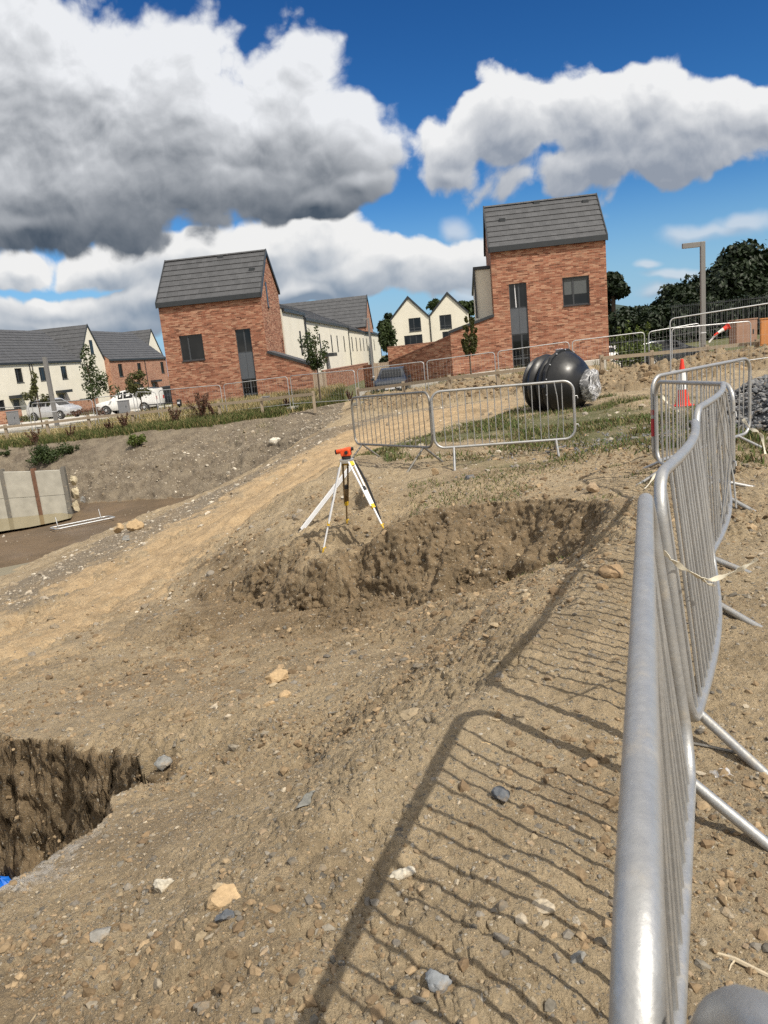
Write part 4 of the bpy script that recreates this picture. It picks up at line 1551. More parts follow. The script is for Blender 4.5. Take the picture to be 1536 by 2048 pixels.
def zst(u):
    L_ = [(-60, -1.95), (-36, -1.48), (-24, -1.18), (-17, -0.60), (-11, -0.44), (-4, -0.36), (2, -0.06), (8.6, 0.04), (9.6, -0.68), (14, -0.88), (22, -0.73), (40, 0.3)]
    return float(np.interp(u, [a for a, b in L_], [b for a, b in L_]))


UL = list(np.arange(-60, -16.9, 1.5))
strip('pavement', M['paving'], UL, 44.0, 46.6, 0.12, zst)
strip('road', M['asphalt'], UL, 46.65, 51.5, 0.0, zst)
strip('pavement', M['paving'], UL, 51.55, 66.0, 0.12, zst)
strip('pavement', M['paving'], list(np.arange(-5.4, 9.5, 1.5)), 41.6, 42.9, 0.13, zst, 0.9)
strip('pavement', M['paving'], list(np.arange(9.6, 26, 1.5)), 42.0, 50.0, 0.06, zst)


# ------------------------------------------------------------------ crowd-control barriers
def rrect(L, z0, z1, r, n=6):
    pts = []
    for cx, cz, a0 in ((L - r, z1 - r, 0), (r, z1 - r, 90), (r, z0 + r, 180), (L - r, z0 + r, 270)):
        for k in range(n + 1):
            a = RAD(a0 + 90 * k / n)
            pts.append((cx + r * math.cos(a), cz + r * math.sin(a)))
    return pts


def barrier(label, p0, p1, zg0, zg1, H=1.07, gap=0.17, nb=17, cat='barrier', group='steel crowd barriers', mat='galv', R=0.021, bow=0.0, bent=(), legs=True, leg_len=0.40, leg_z=None, hook=True, cr=0.16, skip=(), lean=0.0, sides=(-1, 1), lean0=None, legs_x=None, skew=0.0):
    p0, p1 = Vector((p0[0], p0[1])), Vector((p1[0], p1[1]))
    L = (p1 - p0).length
    rz = math.atan2(p1.y - p0.y, p1.x - p0.x)
    root = empty('crowd_barrier', (p0.x, p0.y, zg0), rz, label, cat, group)
    sh = (zg1 - zg0) / L
    m = M[mat]

    def LN_(x):
        return lean if lean0 is None else lean0 + (lean - lean0) * min(1, max(0, x / L))

    def T(x, z, y=0.0):
        b = bow * math.sin(math.pi * min(1, max(0, x / L)))
        return (x, y + b - LN_(x) * (H - z), z + sh * x)
    path = []
    for i, (x, z) in enumerate(rrect(L, gap, H, cr)):
        path.append((x, z))
    full = []
    for (xa, za), (xb, zb) in zip(path, path[1:] + path[:1]):
        d = math.hypot(xb - xa, zb - za)
        n = max(1, int(d / 0.12)) if d > 0.3 else 1
        for k in range(n):
            full.append(T(xa + (xb - xa) * k / n, za + (zb - za) * k / n))
    fr = MB()
    fr.tube(full, R, 14, closed=True)
    fr.build('frame', m, root, True)
    proto = None
    for k in range(nb):
        if k in skip:
            continue
        x = cr * 0.75 + (L - 1.5 * cr) * (k + 0.5) / nb
        b = MB()
        if k in bent:
            c = [T(x, gap + (H - gap) * s, 0.05 * math.sin(s * 3.1 + k) * (1 if k % 2 else -1)) for s in (0, 0.25, 0.5, 0.75, 1)]
            c = [(p[0] + 0.05 * math.sin(3.14 * s), p[1], p[2]) for p, s in zip(c, (0, 0.25, 0.5, 0.75, 1))]
            b.tube(c, 0.0075, 6)
            b.build('bar', m, root, True)
            continue
        if proto is None or bow or lean0 is not None:
            o = T(x, 0)
            q = LN_(x)
            o = (o[0], o[1] + q * H, o[2])
            b.tube([(0, -q * (H - gap), gap), (0, -q * (H - gap) / 2, (gap + H) / 2), (0, 0, H)], 0.0075, 7)
            ob = b.build('bar', m, root, True)
            if proto is None:
                proto = ob
            ob.location = o
        else:
            ob = proto.copy()
            COL.objects.link(ob)
            ob.parent = root
            o = T(x, 0)
            ob.location = (o[0], o[1] + LN_(x) * H, o[2])
        ob.rotation_euler = (random.uniform(-0.008, 0.008), random.uniform(-0.012, 0.012), 0)
    if legs:
        for x in (legs_x or (0.30, L - 0.30)):
            for s in sides:
                lg = MB()
                tx, ty = x + skew, s * leg_len * 0.9 - LN_(x) * (H - gap)
                c, sn = math.cos(rz), math.sin(rz)
                wx_, wy_ = p0.x + tx * c - ty * sn, p0.y + tx * sn + ty * c
                gz_ = ground(wx_, wy_) - zg0 - 0.015 if leg_z is None else leg_z
                a = T(x, gap + 0.0, 0)
                lg.tube([a, ((a[0] + tx) / 2, (a[1] + ty) / 2, (a[2] + gz_) / 2), (tx, ty, gz_)], 0.018, 10)
                lg.build('leg', m, root, True)
    if hook:
        hk = MB()
        for z in (gap + 0.22, H - 0.24):
            a = T(L, z)
            hk2 = MB()
            hk2.tube([(a[0], a[1], a[2]), (a[0] + 0.05, a[1], a[2]), (a[0] + 0.06, a[1], a[2] - 0.04)], 0.008, 6)
            hk2.build('hook', m, root, True)
    return root


b1 = barrier('nearest steel barrier running forward from below the viewer along the dirt edge', (0.142, 0.44), (0.80, 2.235), 0.0, 0.0, nb=18, leg_len=0.27, skew=-0.14, legs_x=(0.35, 1.80), R=0.0215, lean=0.13, lean0=-0.03, sides=(-1,))
b0 = barrier('barrier whose rounded top corner just shows at the bottom right', (0.2135, 0.468), (0.50, -1.72), 0.02, 0.02, H=1.075, cr=0.10, R=0.024, nb=17)
b2 = barrier('second steel barrier in the row with close-seen bars and a cream strap tied on', (0.905, 2.43), (1.83, 4.30), -0.005, -0.06, nb=20, bow=-0.05, leg_len=0.27, skew=-0.14, legs_x=(0.16, 1.45), cr=0.15, lean=0.11, sides=(-1,))
b3 = barrier('third steel barrier in the row with many bent bars', (1.86, 4.36), (3.04, 6.56), -0.04, -0.07, H=1.10, nb=22, bow=-0.06, bent=(6, 7, 9, 10, 12, 13, 14, 16), leg_len=0.28, skew=-0.14, legs_x=(0.16, 2.0), lean=0.05, sides=(-1,))
b4 = barrier('steel barrier standing in front of the road cone with a red smear on its post', (3.10, 8.38), (4.85, 9.70), -0.06, -0.02, H=1.08, gap=0.12, nb=18)
b5 = barrier('steel barrier joining the cone barrier back to the near row', (3.12, 8.33), (3.16, 6.62), -0.10, -0.07, nb=16)
sm = MB()
sm.tube([(0.0, 0, 0.42), (0.0, 0, 0.62)], 0.0222, 12, caps=False)
sm.tube([(0.001, 0, 0.66), (0.001, 0, 0.72)], 0.0221, 12, caps=False)
sm.build('paint_smear', simple('red_paint_mark', (0.38, 0.03, 0.04), 0.6, 0, 0.2, 20), b4)
tp = MB()
tp.lathe([(0.026, 0.30), (0.029, 0.305), (0.029, 0.375), (0.026, 0.38)], 14, (1.70, 0, 0))
tp.build('black_tape', M['black'], b5)


def base_pt(px_, py_top, px_b, py_bot, H):
    """place of an upright of height H from its top and bottom in the photograph"""
    best = None
    for y in np.arange(3, 60, 0.05):
        a, b = aty(px_, py_top, y), aty(px_b, py_bot, y)
        if best is None or abs((a[2] - b[2]) - H) < best[0]:
            best = (abs(a[2] - b[2] - H), b)
    return best[1]


fa, fb = base_pt(700, 797, 713, 905, 1.06), base_pt(855, 785, 868, 916, 1.06)
fc, fd = base_pt(858, 786, 872, 918, 1.06), base_pt(1148, 762, 1152, 898, 1.06)
barrier('far steel barrier seen edge-on against the sandy track behind the tripod', fa, fb, float(fa[2]), float(fb[2]), nb=15, mat='galv_dull')
barrier('bright far steel barrier in front of the black plastic tank', fc, fd, float(fc[2]), float(fd[2]), nb=17, bent=(15,))
# the one lying by the pool
q0, q1 = atz(98, 1056, -3.93), atz(172, 1041, -3.93)
rzq = math.atan2(q1[1] - q0[1], q1[0] - q0[0])
fl = barrier('steel barrier lying flat at the edge of the muddy pool', (0, 0), (2.3, 0), 0, 0, H=1.12, gap=0.1, nb=10, leg_z=0.0, hook=False, mat='galv_far', R=0.028)
fl.location = (q0[0], q0[1], ground(q0[0], q0[1]) + 0.10)
fl.rotation_euler = (RAD(86), 0, rzq)
for c in fl.children:
    if c.name.startswith('leg'):
        c.location.z = 0.06


# ------------------------------------------------------------------ mesh site-fence panels
def fence_panel(label, p0, p1, z0, z1, H, group='mesh site fence panels'):
    """p0, p1: ends; z0, z1: heights of the top bar at both ends"""
    a, b = Vector((p0[0], p0[1])), Vector((p1[0], p1[1]))
    L = (b - a).length
    root = empty('mesh_fence_panel', (a.x, a.y, z0 - H), math.atan2(b.y - a.y, b.x - a.x), label, 'fence panel', group)
    sh = (z1 - z0) / L
    r = 0.14
    path = [(0.03, 0)] + [(0.03, H - r)] + [(0.03 + r - r * math.cos(RAD(t)), H - r + r * math.sin(RAD(t))) for t in (30, 60, 90)] + [(L - 0.03 - r + r * math.sin(RAD(t)), H - r + r * math.cos(RAD(t))) for t in (0, 30, 60, 90)] + [(L - 0.03, 0)]
    f = MB()
    f.tube([(x, 0, z + sh * x) for x, z in path], 0.021, 8)
    fr_ = f.build('frame', M['galv_far'], root, True)
    f2 = MB()
    f2.tube([(0.05, 0, 0.16 + sh * 0.05), (L - 0.05, 0, 0.16 + sh * (L - 0.05))], 0.016, 6)
    f2.build('bottom_bar', M['galv_far'], root, True)
    w = MB()
    n = int(L / 0.16)
    for k in range(1, n):
        x = L * k / n
        w.bar((x, 0, 0.16 + sh * x), (x, 0, H - 0.01 + sh * x), 0.0035)
    for z in (0.5, 0.9, 1.3):
        if z < H - 0.1:
            w.bar((0.03, 0.004, z), (L - 0.03, 0.004, z + sh * L), 0.0035)
    w.build('mesh_infill', M['galv_far'], root)
    for x in (0.03, L - 0.03):
        c = MB()
        c.prism([(x - 0.1, -0.32), (x + 0.1, -0.32), (x + 0.08, 0.32), (x - 0.08, 0.32)], 2, sh * x - 0.12, sh * x + 0.02)
        c.build('foot_block', M['concrete'], root)
    return root


HP = [(-75, 820, 57, 812, 45, 44.3, 'left edge of the picture, first'), (62, 807, 184, 799, 44.2, 43.4, 'in front of the silver car'), (188, 796, 266, 787, 43.3, 42.8, 'in front of the white pickup, narrow'),
      (270, 784, 312, 784, 42.7, 42.4, 'short, in front of the dark car'), (316, 781, 441, 770, 42.4, 41.8, 'across the window of the left brick house'), (446, 769, 575, 753, 41.7, 40.6, 'across the tall door of the left brick house'),
      (579, 752, 709, 740, 40.5, 38, 'below the lean-to and wooden gate'), (713, 739, 848, 723, 37.9, 35.6, 'in front of the grey car'), (852, 722, 990, 704, 35.5, 34.2, 'in front of the middle garden wall'),
      (994, 703, 1139, 683, 34.1, 33.5, 'across the tall door of the right brick house'), (1143, 682, 1290, 664, 33.4, 33.0, 'right of the black tank by the white car'), (1296, 664, 1400, 646, 33.0, 33.0, 'before the grey L-shaped lamp post')]
for xa, ya, xb, yb, da, db, txt in HP:
    a, b = aty(xa, ya, da), aty(xb, yb, db)
    fence_panel('mesh fence panel ' + txt, a, b, a[2], b[2], 1.62)
a, b = aty(1338, 638, 25.0), aty(1642, 590, 24.0)
fence_panel('tall nearer mesh fence panel at the right edge behind the cone', a, b, a[2], b[2], 1.85)
a, b = aty(1342, 657, 29.0), aty(1503, 642, 29.0)
fence_panel('low mesh fence panel in front of the orange board at right', a, b, a[2], b[2], 1.4)


# ------------------------------------------------------------------ timber post and rail fence
def rail_fence(label, posts, hp):
    """posts: (px, py of the top, distance)"""
    tops = [aty(x, y, d) for x, y, d in posts]
    t0 = tops[0]
    root = empty('post_and_rail_fence', (t0[0], t0[1], t0[2] - hp), 0, label, 'fence', 'timber rail fences')
    o = np.array([t0[0], t0[1], t0[2] - hp])
    for p in tops:
        m_ = MB()
        q_ = p - o
        m_.box(q_[0] - 0.07, q_[0] + 0.07, q_[1] - 0.07, q_[1] + 0.07, q_[2] - hp - 0.3, q_[2] + 0.05)
        m_.build('post', M['timber'], root)
    for p, q_ in zip(tops[:-1], tops[1:]):
        a, b = p - o, q_ - o
        d = (b - a) / np.linalg.norm(b - a)
        m_ = MB()
        off = np.array([0, -0.095, -0.09])
        m_.bar(a + off + d * 0.004, b + off - d * 0.004, 0.04, 0.14)
        m_.build('rail', M['timber'], root)


rail_fence('weathered timber rail fence along the grass at the left', [(-72, 860, 43.6), (10, 851, 43.2), (93, 842.5, 42.9), (176, 832, 42.6), (264, 824, 42.2), (350, 815, 41.6), (437, 805, 41.0), (522, 796, 40.2), (626, 784, 38.6)], 0.75)
rail_fence('timber rail fence on the soil bank between the gates and the tank', [(715, 777, 36.8), (806, 765, 35.2), (898, 752, 33.6), (995, 741, 32.6), (1100, 728, 31.8)], 0.7)
rail_fence('timber rail fence on the soil bank right of the tank', [(1203, 712, 31.2), (1303, 703, 30.8), (1413, 692, 30.4), (1514, 681, 30.2), (1640, 667, 30)], 0.7)


# ------------------------------------------------------------------ surveying level on its tripod, levelling staff
ft = [on_ground(645, 1108), on_ground(768, 1058), on_ground(694, 1048)]
ctr = (ft[0] + ft[1] + ft[2]) / 3
hd = aty(693, 918, ctr[1] + 0.05)
tri = empty('surveying_tripod', tuple(ctr), 0, 'silver aluminium surveying tripod with yellow clamps standing on the dirt ledge', 'tripod')
hb = Vector(hd - ctr)
for k, p in enumerate(ft):
    f_ = Vector(p - ctr)
    d = f_ - hb
    out = Vector((d.x, d.y, 0)).normalized()
    side = out.cross(Vector((0, 0, 1)))
    top = hb + out * 0.075 - Vector((0, 0, 0.03))
    mid = top + (f_ - top) * 0.66
    lg = MB()
    for s in (-1, 1):
        lg.tube([top + side * s * 0.034, mid + side * s * 0.022], 0.0125, 8)
    lg.tube([top + (f_ - top) * 0.42, top + (f_ - top) * 0.94], 0.0115, 8)
    lo = lg.build('leg', M['alu_dull'] if k < 2 else M['brass'], tri, True)
    for t_, nm, mt, sz in ((0.03, 'hinge', 'yellow', 0.045), (0.40, 'brace_clamp', 'black', 0.04), (0.66, 'leg_clamp', 'yellow', 0.042)):
        c = MB()
        a = top + (f_ - top) * t_
        c.bar(a - d.normalized() * 0.025, a + d.normalized() * 0.03, sz * 1.25, sz * 0.7)
        c.build(nm, M[mt], lo)
    c = MB()
    a = top + (f_ - top) * 0.93
    c.tube([a, a + (f_ - a) * 0.5, f_], [0.013, 0.011, 0.004], 8)
    c.box(a.x - 0.012, a.x + 0.03, a.y - 0.01, a.y + 0.01, a.z - 0.006, a.z + 0.008)
    c.build('foot', M['yellow'], lo)
hp_ = MB()
hp_.lathe([(0.03, -0.05), (0.085, -0.045), (0.09, -0.02), (0.09, 0.0), (0.03, 0.002)], 20, hb)
hp_.build('head_plate', M['alu'], tri, True)
st = MB()
a = hb + Vector((0.07, 0, -0.05))
f1 = Vector(ft[1] - ctr)
st.tube([a + (f1 - a) * t_ + Vector((0.035 + 0.02 * math.sin(5 * t_), 0.03, -0.01)) for t_ in (0, 0.15, 0.3, 0.5, 0.7, 0.85)], [0.012, 0.016, 0.016, 0.014, 0.014, 0.01], 6)
st.build('carry_strap', M['black'], tri, True)
lv = empty('surveying_level', tuple(hd + [0, 0, 0.004]), RAD(-14), 'bright orange surveying level mounted on top of the tripod', 'level')
mb = MB()
mb.lathe([(0.055, 0.0), (0.06, 0.01), (0.06, 0.028), (0.05, 0.032)], 20)
mb.build('levelling_base', M['black'], lv, True)
mb = MB()
mb.prism([(-0.06, 0.034), (0.06, 0.034), (0.068, 0.06), (0.062, 0.115), (0.03, 0.135), (-0.045, 0.125), (-0.066, 0.09)], 1, -0.045, 0.045)
mb.build('housing', M['orange'], lv, bevel=0.012)
mb = MB()
mb.lathe([(0.028, -0.118), (0.03, -0.115), (0.029, -0.02), (0.032, 0.0), (0.034, 0.05), (0.026, 0.075)], 18, (0, 0, 0.108), (1, 0, 0.13))
sc_o = mb.build('telescope', M['orange'], lv, True)
mb = MB()
mb.lathe([(0.031, -0.136), (0.032, -0.119), (0.02, -0.1185)], 18, (0, 0, 0.108), (1, 0, 0.13))
mb.lathe([(0.0, -0.130), (0.028, -0.131)], 18, (0, 0, 0.108), (1, 0, 0.13), caps=False)
mb.build('objective_ring', M['black'], sc_o, True)
mb = MB()
mb.lathe([(0.026, 0.0755), (0.021, 0.08), (0.022, 0.10), (0.012, 0.102)], 16, (0, 0, 0.108), (1, 0, 0.13))
mb.build('eyepiece', M['black'], sc_o, True)
mb = MB()
mb.lathe([(0.012, 0.047), (0.022, 0.05), (0.022, 0.07), (0.012, 0.072)], 14, (0.02, 0, 0.085), (0, -1, 0))
mb.build('focus_knob', M['black'], lv, True)
s0 = on_ground(602, 1062)
s1 = aty(708, 926, max(ctr[1] + 0.30, s0[1] + 0.05))
sf = empty('levelling_staff', tuple(s0), 0, 'folded silver levelling staff leaning against the tripod', 'levelling staff')
v1 = Vector(s1 - s0)
mb = MB()
SUNF = (0.45, -0.55, 0.7)
mb.bar((0, 0, 0), v1, 0.066, 0.036, SUNF)
mb.build('outer_section', M['alu_dull'], sf, bevel=0.004)
mb = MB()
mb.bar(-v1.normalized() * 0.02, v1.normalized() * 0.03, 0.074, 0.044, SUNF)
mb.build('end_cap', M['black'], sf)
mb = MB()
_d = v1.normalized()
sd = (Vector(SUNF) - _d * _d.dot(Vector(SUNF))).normalized() * 0.02
mb.bar(v1 * 0.02 + sd, v1 * 0.98 + sd, 0.036, 0.006, SUNF)
mb.build('scale_face', M['white_label'], sf)


# ------------------------------------------------------------------ black plastic treatment tank
tc_ = aty(1128, 768, 20.6)
tank = empty('plastic_tank', tuple(tc_), 0, 'large black ribbed plastic tank lying on the grass with a film-wrapped end', 'tank')
ax = Vector((0.66, -0.75, -0.03)).normalized()
RB = 0.82
mb = MB()
prof = [(0.0, -0.98), (0.5, -0.96), (0.70, -0.88), (0.76, -0.78)]
for k in range(2):
    h = -0.70 + k * 0.31
    prof += [(RB * 0.84, h), (RB * 0.97, h + 0.06), (RB * 1.0, h + 0.13), (RB * 0.96, h + 0.20), (RB * 0.84, h + 0.26)]
prof += [(RB * 0.88, -0.06)]
mb.lathe(prof, 40, (0, 0, 0), ax, caps=False)
mb.build('ribbed_body', M['black_plastic'], tank, True)
mb = MB()
mb.lathe([(RB * 0.88, -0.06), (RB * 1.15, -0.055), (RB * 1.17, -0.03), (RB * 1.17, 0.02), (RB * 1.15, 0.05), (RB * 0.9, 0.055)], 14, (0, 0, 0), ax, caps=False)
fg = mb.build('flange', M['black_plastic'], tank)
mb = MB()
mb.lathe([(RB * 1.08, 0.052), (RB * 1.06, 0.10), (RB * 0.98, 0.24), (RB * 0.86, 0.38), (RB * 0.72, 0.50), (RB * 0.56, 0.58), (0.0, 0.66)], 40, (0, 0, 0), ax, caps=False)
mb.build('domed_end', M['black_plastic'], tank, True)
s_ = ax.cross(Vector((0, 0, 1))).normalized()
t_ = s_.cross(ax)
for k in range(14):
    a = 2 * math.pi * (k + 0.5) / 14
    p = (s_ * math.cos(a) + t_ * math.sin(a)) * RB * 1.115 + ax * 0.055
    if (s_ * math.cos(a) + t_ * math.sin(a)).z > -0.5:
        bo = MB()
        bo.lathe([(0.02, 0.0), (0.02, 0.02), (0.008, 0.026)], 8, p, ax)
        bo.build('bolt', M['alu'], fg)
na = Vector((0.80, -0.60, -0.03)).normalized()
no = ax * 0.34 + Vector((0.16, 0.06, -0.06))
mb = MB()
mb.lathe([(0.38, 0.0), (0.38, 0.32), (0.41, 0.33), (0.41, 0.40), (0.36, 0.405), (0.0, 0.406)], 28, no, na)
nk = mb.build('neck', M['black_plastic'], tank, True)
fm = []
nf = 30
mb = MB()
for i, (r, h) in enumerate([(0.40, 0.14), (0.42, 0.20), (0.435, 0.30), (0.44, 0.39), (0.40, 0.43), (0.30, 0.45), (0.16, 0.435), (0.03, 0.45)]):
    for k in range(nf):
        a = 2 * math.pi * k / nf
        rr_ = r * (1 + 0.05 * math.sin(a * 5 + i * 0.7) + random.uniform(-0.012, 0.012))
        hh = h + random.uniform(-0.012, 0.012) - 0.03 * math.sin(a * 3)
        fm.append(no + na * hh + (s_ * math.cos(a) + t_ * math.sin(a)) * rr_ - na * na.dot((s_ * math.cos(a) + t_ * math.sin(a)) * rr_))
ff = [(i * nf + k, i * nf + (k + 1) % nf, (i + 1) * nf + (k + 1) % nf, (i + 1) * nf + k) for i in range(7) for k in range(nf)]
mb.add(fm, ff)
mb.build('film_wrap', M['film'], tank, True)
mb = MB()
mb.lathe([(0.10, 0.0), (0.11, 0.02), (0.11, 0.09), (0.09, 0.11), (0.0, 0.112)], 18, t_ * (RB * 1.02) - ax * 0.12, Vector((0, 0, 1)))
mb.build('orange_cap', M['cone_red'], tank, True)
# label bands bent round the nearest rib, facing the viewer
def on_body(a, h, r):
    return ax * h + (s_ * math.cos(a) + t_ * math.sin(a)) * r
vs = []
for a in np.linspace(RAD(-8), RAD(38), 9):
    for h in (-0.70 + 0.08, -0.70 + 0.19):
        vs.append(on_body(math.pi - a, h, RB * 1.006))
mb.add(vs, [(2 * k, 2 * k + 1, 2 * k + 3, 2 * k + 2) for k in range(8)])
mb.build('label_band', M['white_label'], tank)
mb = MB()
p = on_body(math.pi + 0.62, 0.30, RB * 0.865)
nrm = (ax * 0.45 + (s_ * math.cos(math.pi + 0.62) + t_ * math.sin(math.pi + 0.62))).normalized()
e1 = nrm.cross(Vector((0, 0, 1))).normalized()
e2 = e1.cross(nrm)
q_ = p + nrm * 0.03
mb.add([q_ - e1 * 0.11 - e2 * 0.11, q_ + e1 * 0.11 - e2 * 0.11, q_ + e1 * 0.11 + e2 * 0.11, q_ - e1 * 0.11 + e2 * 0.11], [(0, 1, 2, 3)])
pl = mb.build('rating_label', M['white_label'], tank)
mb = MB()
q_ = q_ + nrm * 0.004
mb.add([q_ - e1 * 0.07 - e2 * 0.08, q_ + e1 * 0.07 - e2 * 0.08, q_ + e1 * 0.07 - e2 * 0.035, q_ - e1 * 0.07 - e2 * 0.035], [(0, 1, 2, 3)])
mb.build('label_band', M['blue'], pl)


# ------------------------------------------------------------------ road cones
def cone(label, loc, H, tilt=(0, 0), red=1.0):
    root = empty('traffic_cone', loc, 0, label, 'traffic cone')
    root.rotation_euler = (tilt[0], tilt[1], 0)
    mb = MB()
    b = H * 0.20
    mb.prism([(-b, -b * 0.7), (-b * 0.7, -b), (b * 0.7, -b), (b, -b * 0.7), (b, b * 0.7), (b * 0.7, b), (-b * 0.7, b), (-b, b * 0.7)], 2, 0, H * 0.035)
    mb.build('base', M['cone_red'], root, bevel=0.01)
    R = lambda h: H * (0.155 - 0.125 * h)
    for nm, mt, h0, h1, e in (('lower_body', 'cone_red', 0.036, 0.36, 0), ('reflective_sleeve', 'cone_white', 0.36, 0.72, 0.003), ('tip', 'cone_red', 0.72, 1.0, 0)):
        mb = MB()
        pr = [(R(h0) + e, H * h0), (R(h1) + e, H * h1)]
        if h1 == 1.0:
            pr += [(R(1.0) * 0.6, H * 1.004)]
        mb.lathe(pr, 24, caps=(nm == 'tip'))
        mb.build(nm, M[mt], root, True)
    return root


cg = aty(1365, 812, 13.0)
cone('upright red and white traffic cone on the grass behind the barrier', (cg[0], cg[1], cg[2]), 0.80)
c2 = cone('red-tipped traffic cone stuck upside down on the fence by the lamp post', tuple(aty(1457, 652, 28.5)), 0.62, (0, RAD(-118)))
mb = MB()
e0 = Vector((0, 0, 0.60))
hz = empty('white_hose', tuple(aty(1418, 685, 28.6)), 0, 'bent white hose hanging from the tilted cone on the right-hand fence', 'hose')
d_ = aty(1448, 660, 28.5) - aty(1418, 685, 28.6)
mb.tube([(0, 0, 0), tuple(d_ * 0.3 + [0, 0, 0.06]), tuple(d_ * 0.65 + [0, 0, 0.06]), tuple(d_)], 0.035, 8)
mb.build('hose', M['cone_white'], hz, True)


# ------------------------------------------------------------------ lamp posts, boxes and boards
def lamp(label, bot, top, arm, d, w, dep=0.12):
    p, q_ = aty(bot[0], bot[1], d), aty(top[0], top[1], d)
    root = empty('lamp_post', (q_[0], q_[1], p[2]), -ST, label, 'lamp post', 'street lamps')
    H = q_[2] - p[2]
    mb = MB()
    mb.box(-w / 2, w / 2, -w / 2, w / 2, -0.5, H)
    mb.build('pole', M['lamp'], root, bevel=0.01)
    if arm:
        mb = MB()
        mb.box(-arm, -w / 2 - 0.003, -w * 0.45, w * 0.45, H - dep, H - 0.002)
        h = mb.build('lamp_head', M['lamp'], root, bevel=0.008)
        mb = MB()
        mb.box(-arm + 0.06, -w / 2 - 0.08, -w * 0.3, w * 0.3, H - dep - 0.012, H - dep - 0.002)
        mb.build('lens', M['lens'], h)
    mb = MB()
    mb.box(-w * 0.55, w * 0.55, -w * 0.55, w * 0.55, 0.9, 0.95)
    mb.build('pole_band', M['white_label'], root)
    return root


lamp('tall grey L-shaped lamp post at right against the dark trees', (1410, 705), (1405, 483), 0.90, 36.0, 0.20, 0.22)
lamp('grey lamp post on the far left in front of the silver car', (111, 850), (89, 714), 0, 52.0, 0.24)
lamp('thin pale lamp post in front of the cream terrace beside the grey car', (752, 786), (736, 636), 0.28, 43.0, 0.10, 0.08)


def cabinet(name, label, cat, pxb, d, w, h, t, mat, tilt=0.0):
    p = aty(pxb[0], pxb[1], d)
    root = empty(name, tuple(p), -ST, label, cat)
    root.rotation_euler = (0, tilt, -ST)
    mb = MB()
    mb.box(-w / 2, w / 2, 0, t, 0, h)
    b = mb.build('body', M[mat], root, bevel=0.015)
    mb = MB()
    mb.box(-w / 2 - 0.02, w / 2 + 0.02, -0.02, t + 0.02, h + 0.002, h + 0.05)
    mb.build('top_cover', M[mat], root, bevel=0.01)
    mb = MB()
    mb.box(w * 0.28, w * 0.34, -0.02, -0.003, h * 0.45, h * 0.62)
    mb.build('handle', M['dark_trim'], root)
    mb = MB()
    mb.box(-w / 2 + 0.03, w / 2 - 0.03, -0.012, -0.002, 0.06, h - 0.05)
    mb.build('door', M[mat], root)
    return root


cabinet('utility_cabinet', 'pale grey utility cabinet on the pavement at the left edge', 'cabinet', (26, 850), 46.0, 0.62, 0.78, 0.3, 'steel_paint')
cabinet('utility_cabinet', 'pale grey utility cabinet beside the white pickup', 'cabinet', (248, 827), 46.0, 0.64, 0.74, 0.3, 'steel_paint')
cabinet('utility_cabinet', 'grey meter cabinet at the foot of the left brick house', 'cabinet', (533, 815), 43.0, 0.42, 0.58, 0.25, 'steel_paint')
cabinet('storage_box', 'brown storage box behind the fence at the right', 'box', (1493, 692), 31.5, 0.85, 1.05, 0.8, 'brown_box')
cabinet('hoarding', 'orange plywood board standing at the right edge', 'hoarding', (1546, 690), 29.5, 0.95, 1.0, 0.06, 'hoard')
p = aty(361, 823, 42.5)
db = empty('litter_bin', tuple(p), 0, 'small black litter bin on a post at the left house corner', 'bin')
mb = MB(); mb.tube([(0, 0, -0.2), (0, 0, 0.3)], 0.04, 8); mb.build('post', M['black'], db)
mb = MB(); mb.lathe([(0.12, 0.302), (0.135, 0.32), (0.135, 0.62), (0.12, 0.66), (0.05, 0.68)], 16); mb.build('bin_body', M['black'], db, True)
mb = MB(); mb.box(-0.07, 0.07, -0.14, -0.1355, 0.44, 0.54); mb.build('label_plate', M['white_label'], db)
p = aty(323, 822, 44.2)
kr = empty('low_railing', tuple(p), -ST, 'low black metal railing beside the left brick house', 'railing')
mb = MB(); mb.tube([(-0.75, 0, 0.42), (0.75, 0, 0.42)], 0.03, 8); mb.build('top_rail', M['black'], kr)
for x in (-0.7, -0.23, 0.23, 0.7):
    mb = MB(); mb.tube([(x, 0, -0.3), (x, 0, 0.4)], 0.028, 8); mb.build('post', M['black'], kr)


def railing(label, pa, pb, H, n):
    a, b = Vector(pa), Vector(pb)
    root = empty('metal_railing', tuple(a), math.atan2(b.y - a.y, b.x - a.x), label, 'railing', 'dark metal railings')
    L = math.hypot(b.x - a.x, b.y - a.y)
    sh = (b.z - a.z) / L
    for z in (0.12, H - 0.1):
        mb = MB(); mb.bar((0, 0, z), (L, 0, z + sh * L), 0.035); mb.build('rail', M['dark_trim'], root)
    pr = None
    for k in range(n + 1):
        x = L * k / n
        if pr is None:
            mb = MB(); mb.box(-0.012, 0.012, 0.02, 0.044, -0.3, H); pr = o_ = mb.build('baluster', M['dark_trim'], root)
        else:
            o_ = pr.copy(); COL.objects.link(o_); o_.parent = root
        o_.location = (x, 0, sh * x)


railing('dark metal railing beside the shrubs right of the brick house', aty(1222, 728, 37.0), aty(1296, 722, 36.5), 1.1, 14)
railing('long dark metal railing in front of the big trees at the right edge', aty(1345, 664, 44), aty(1660, 634, 42), 1.5, 70)


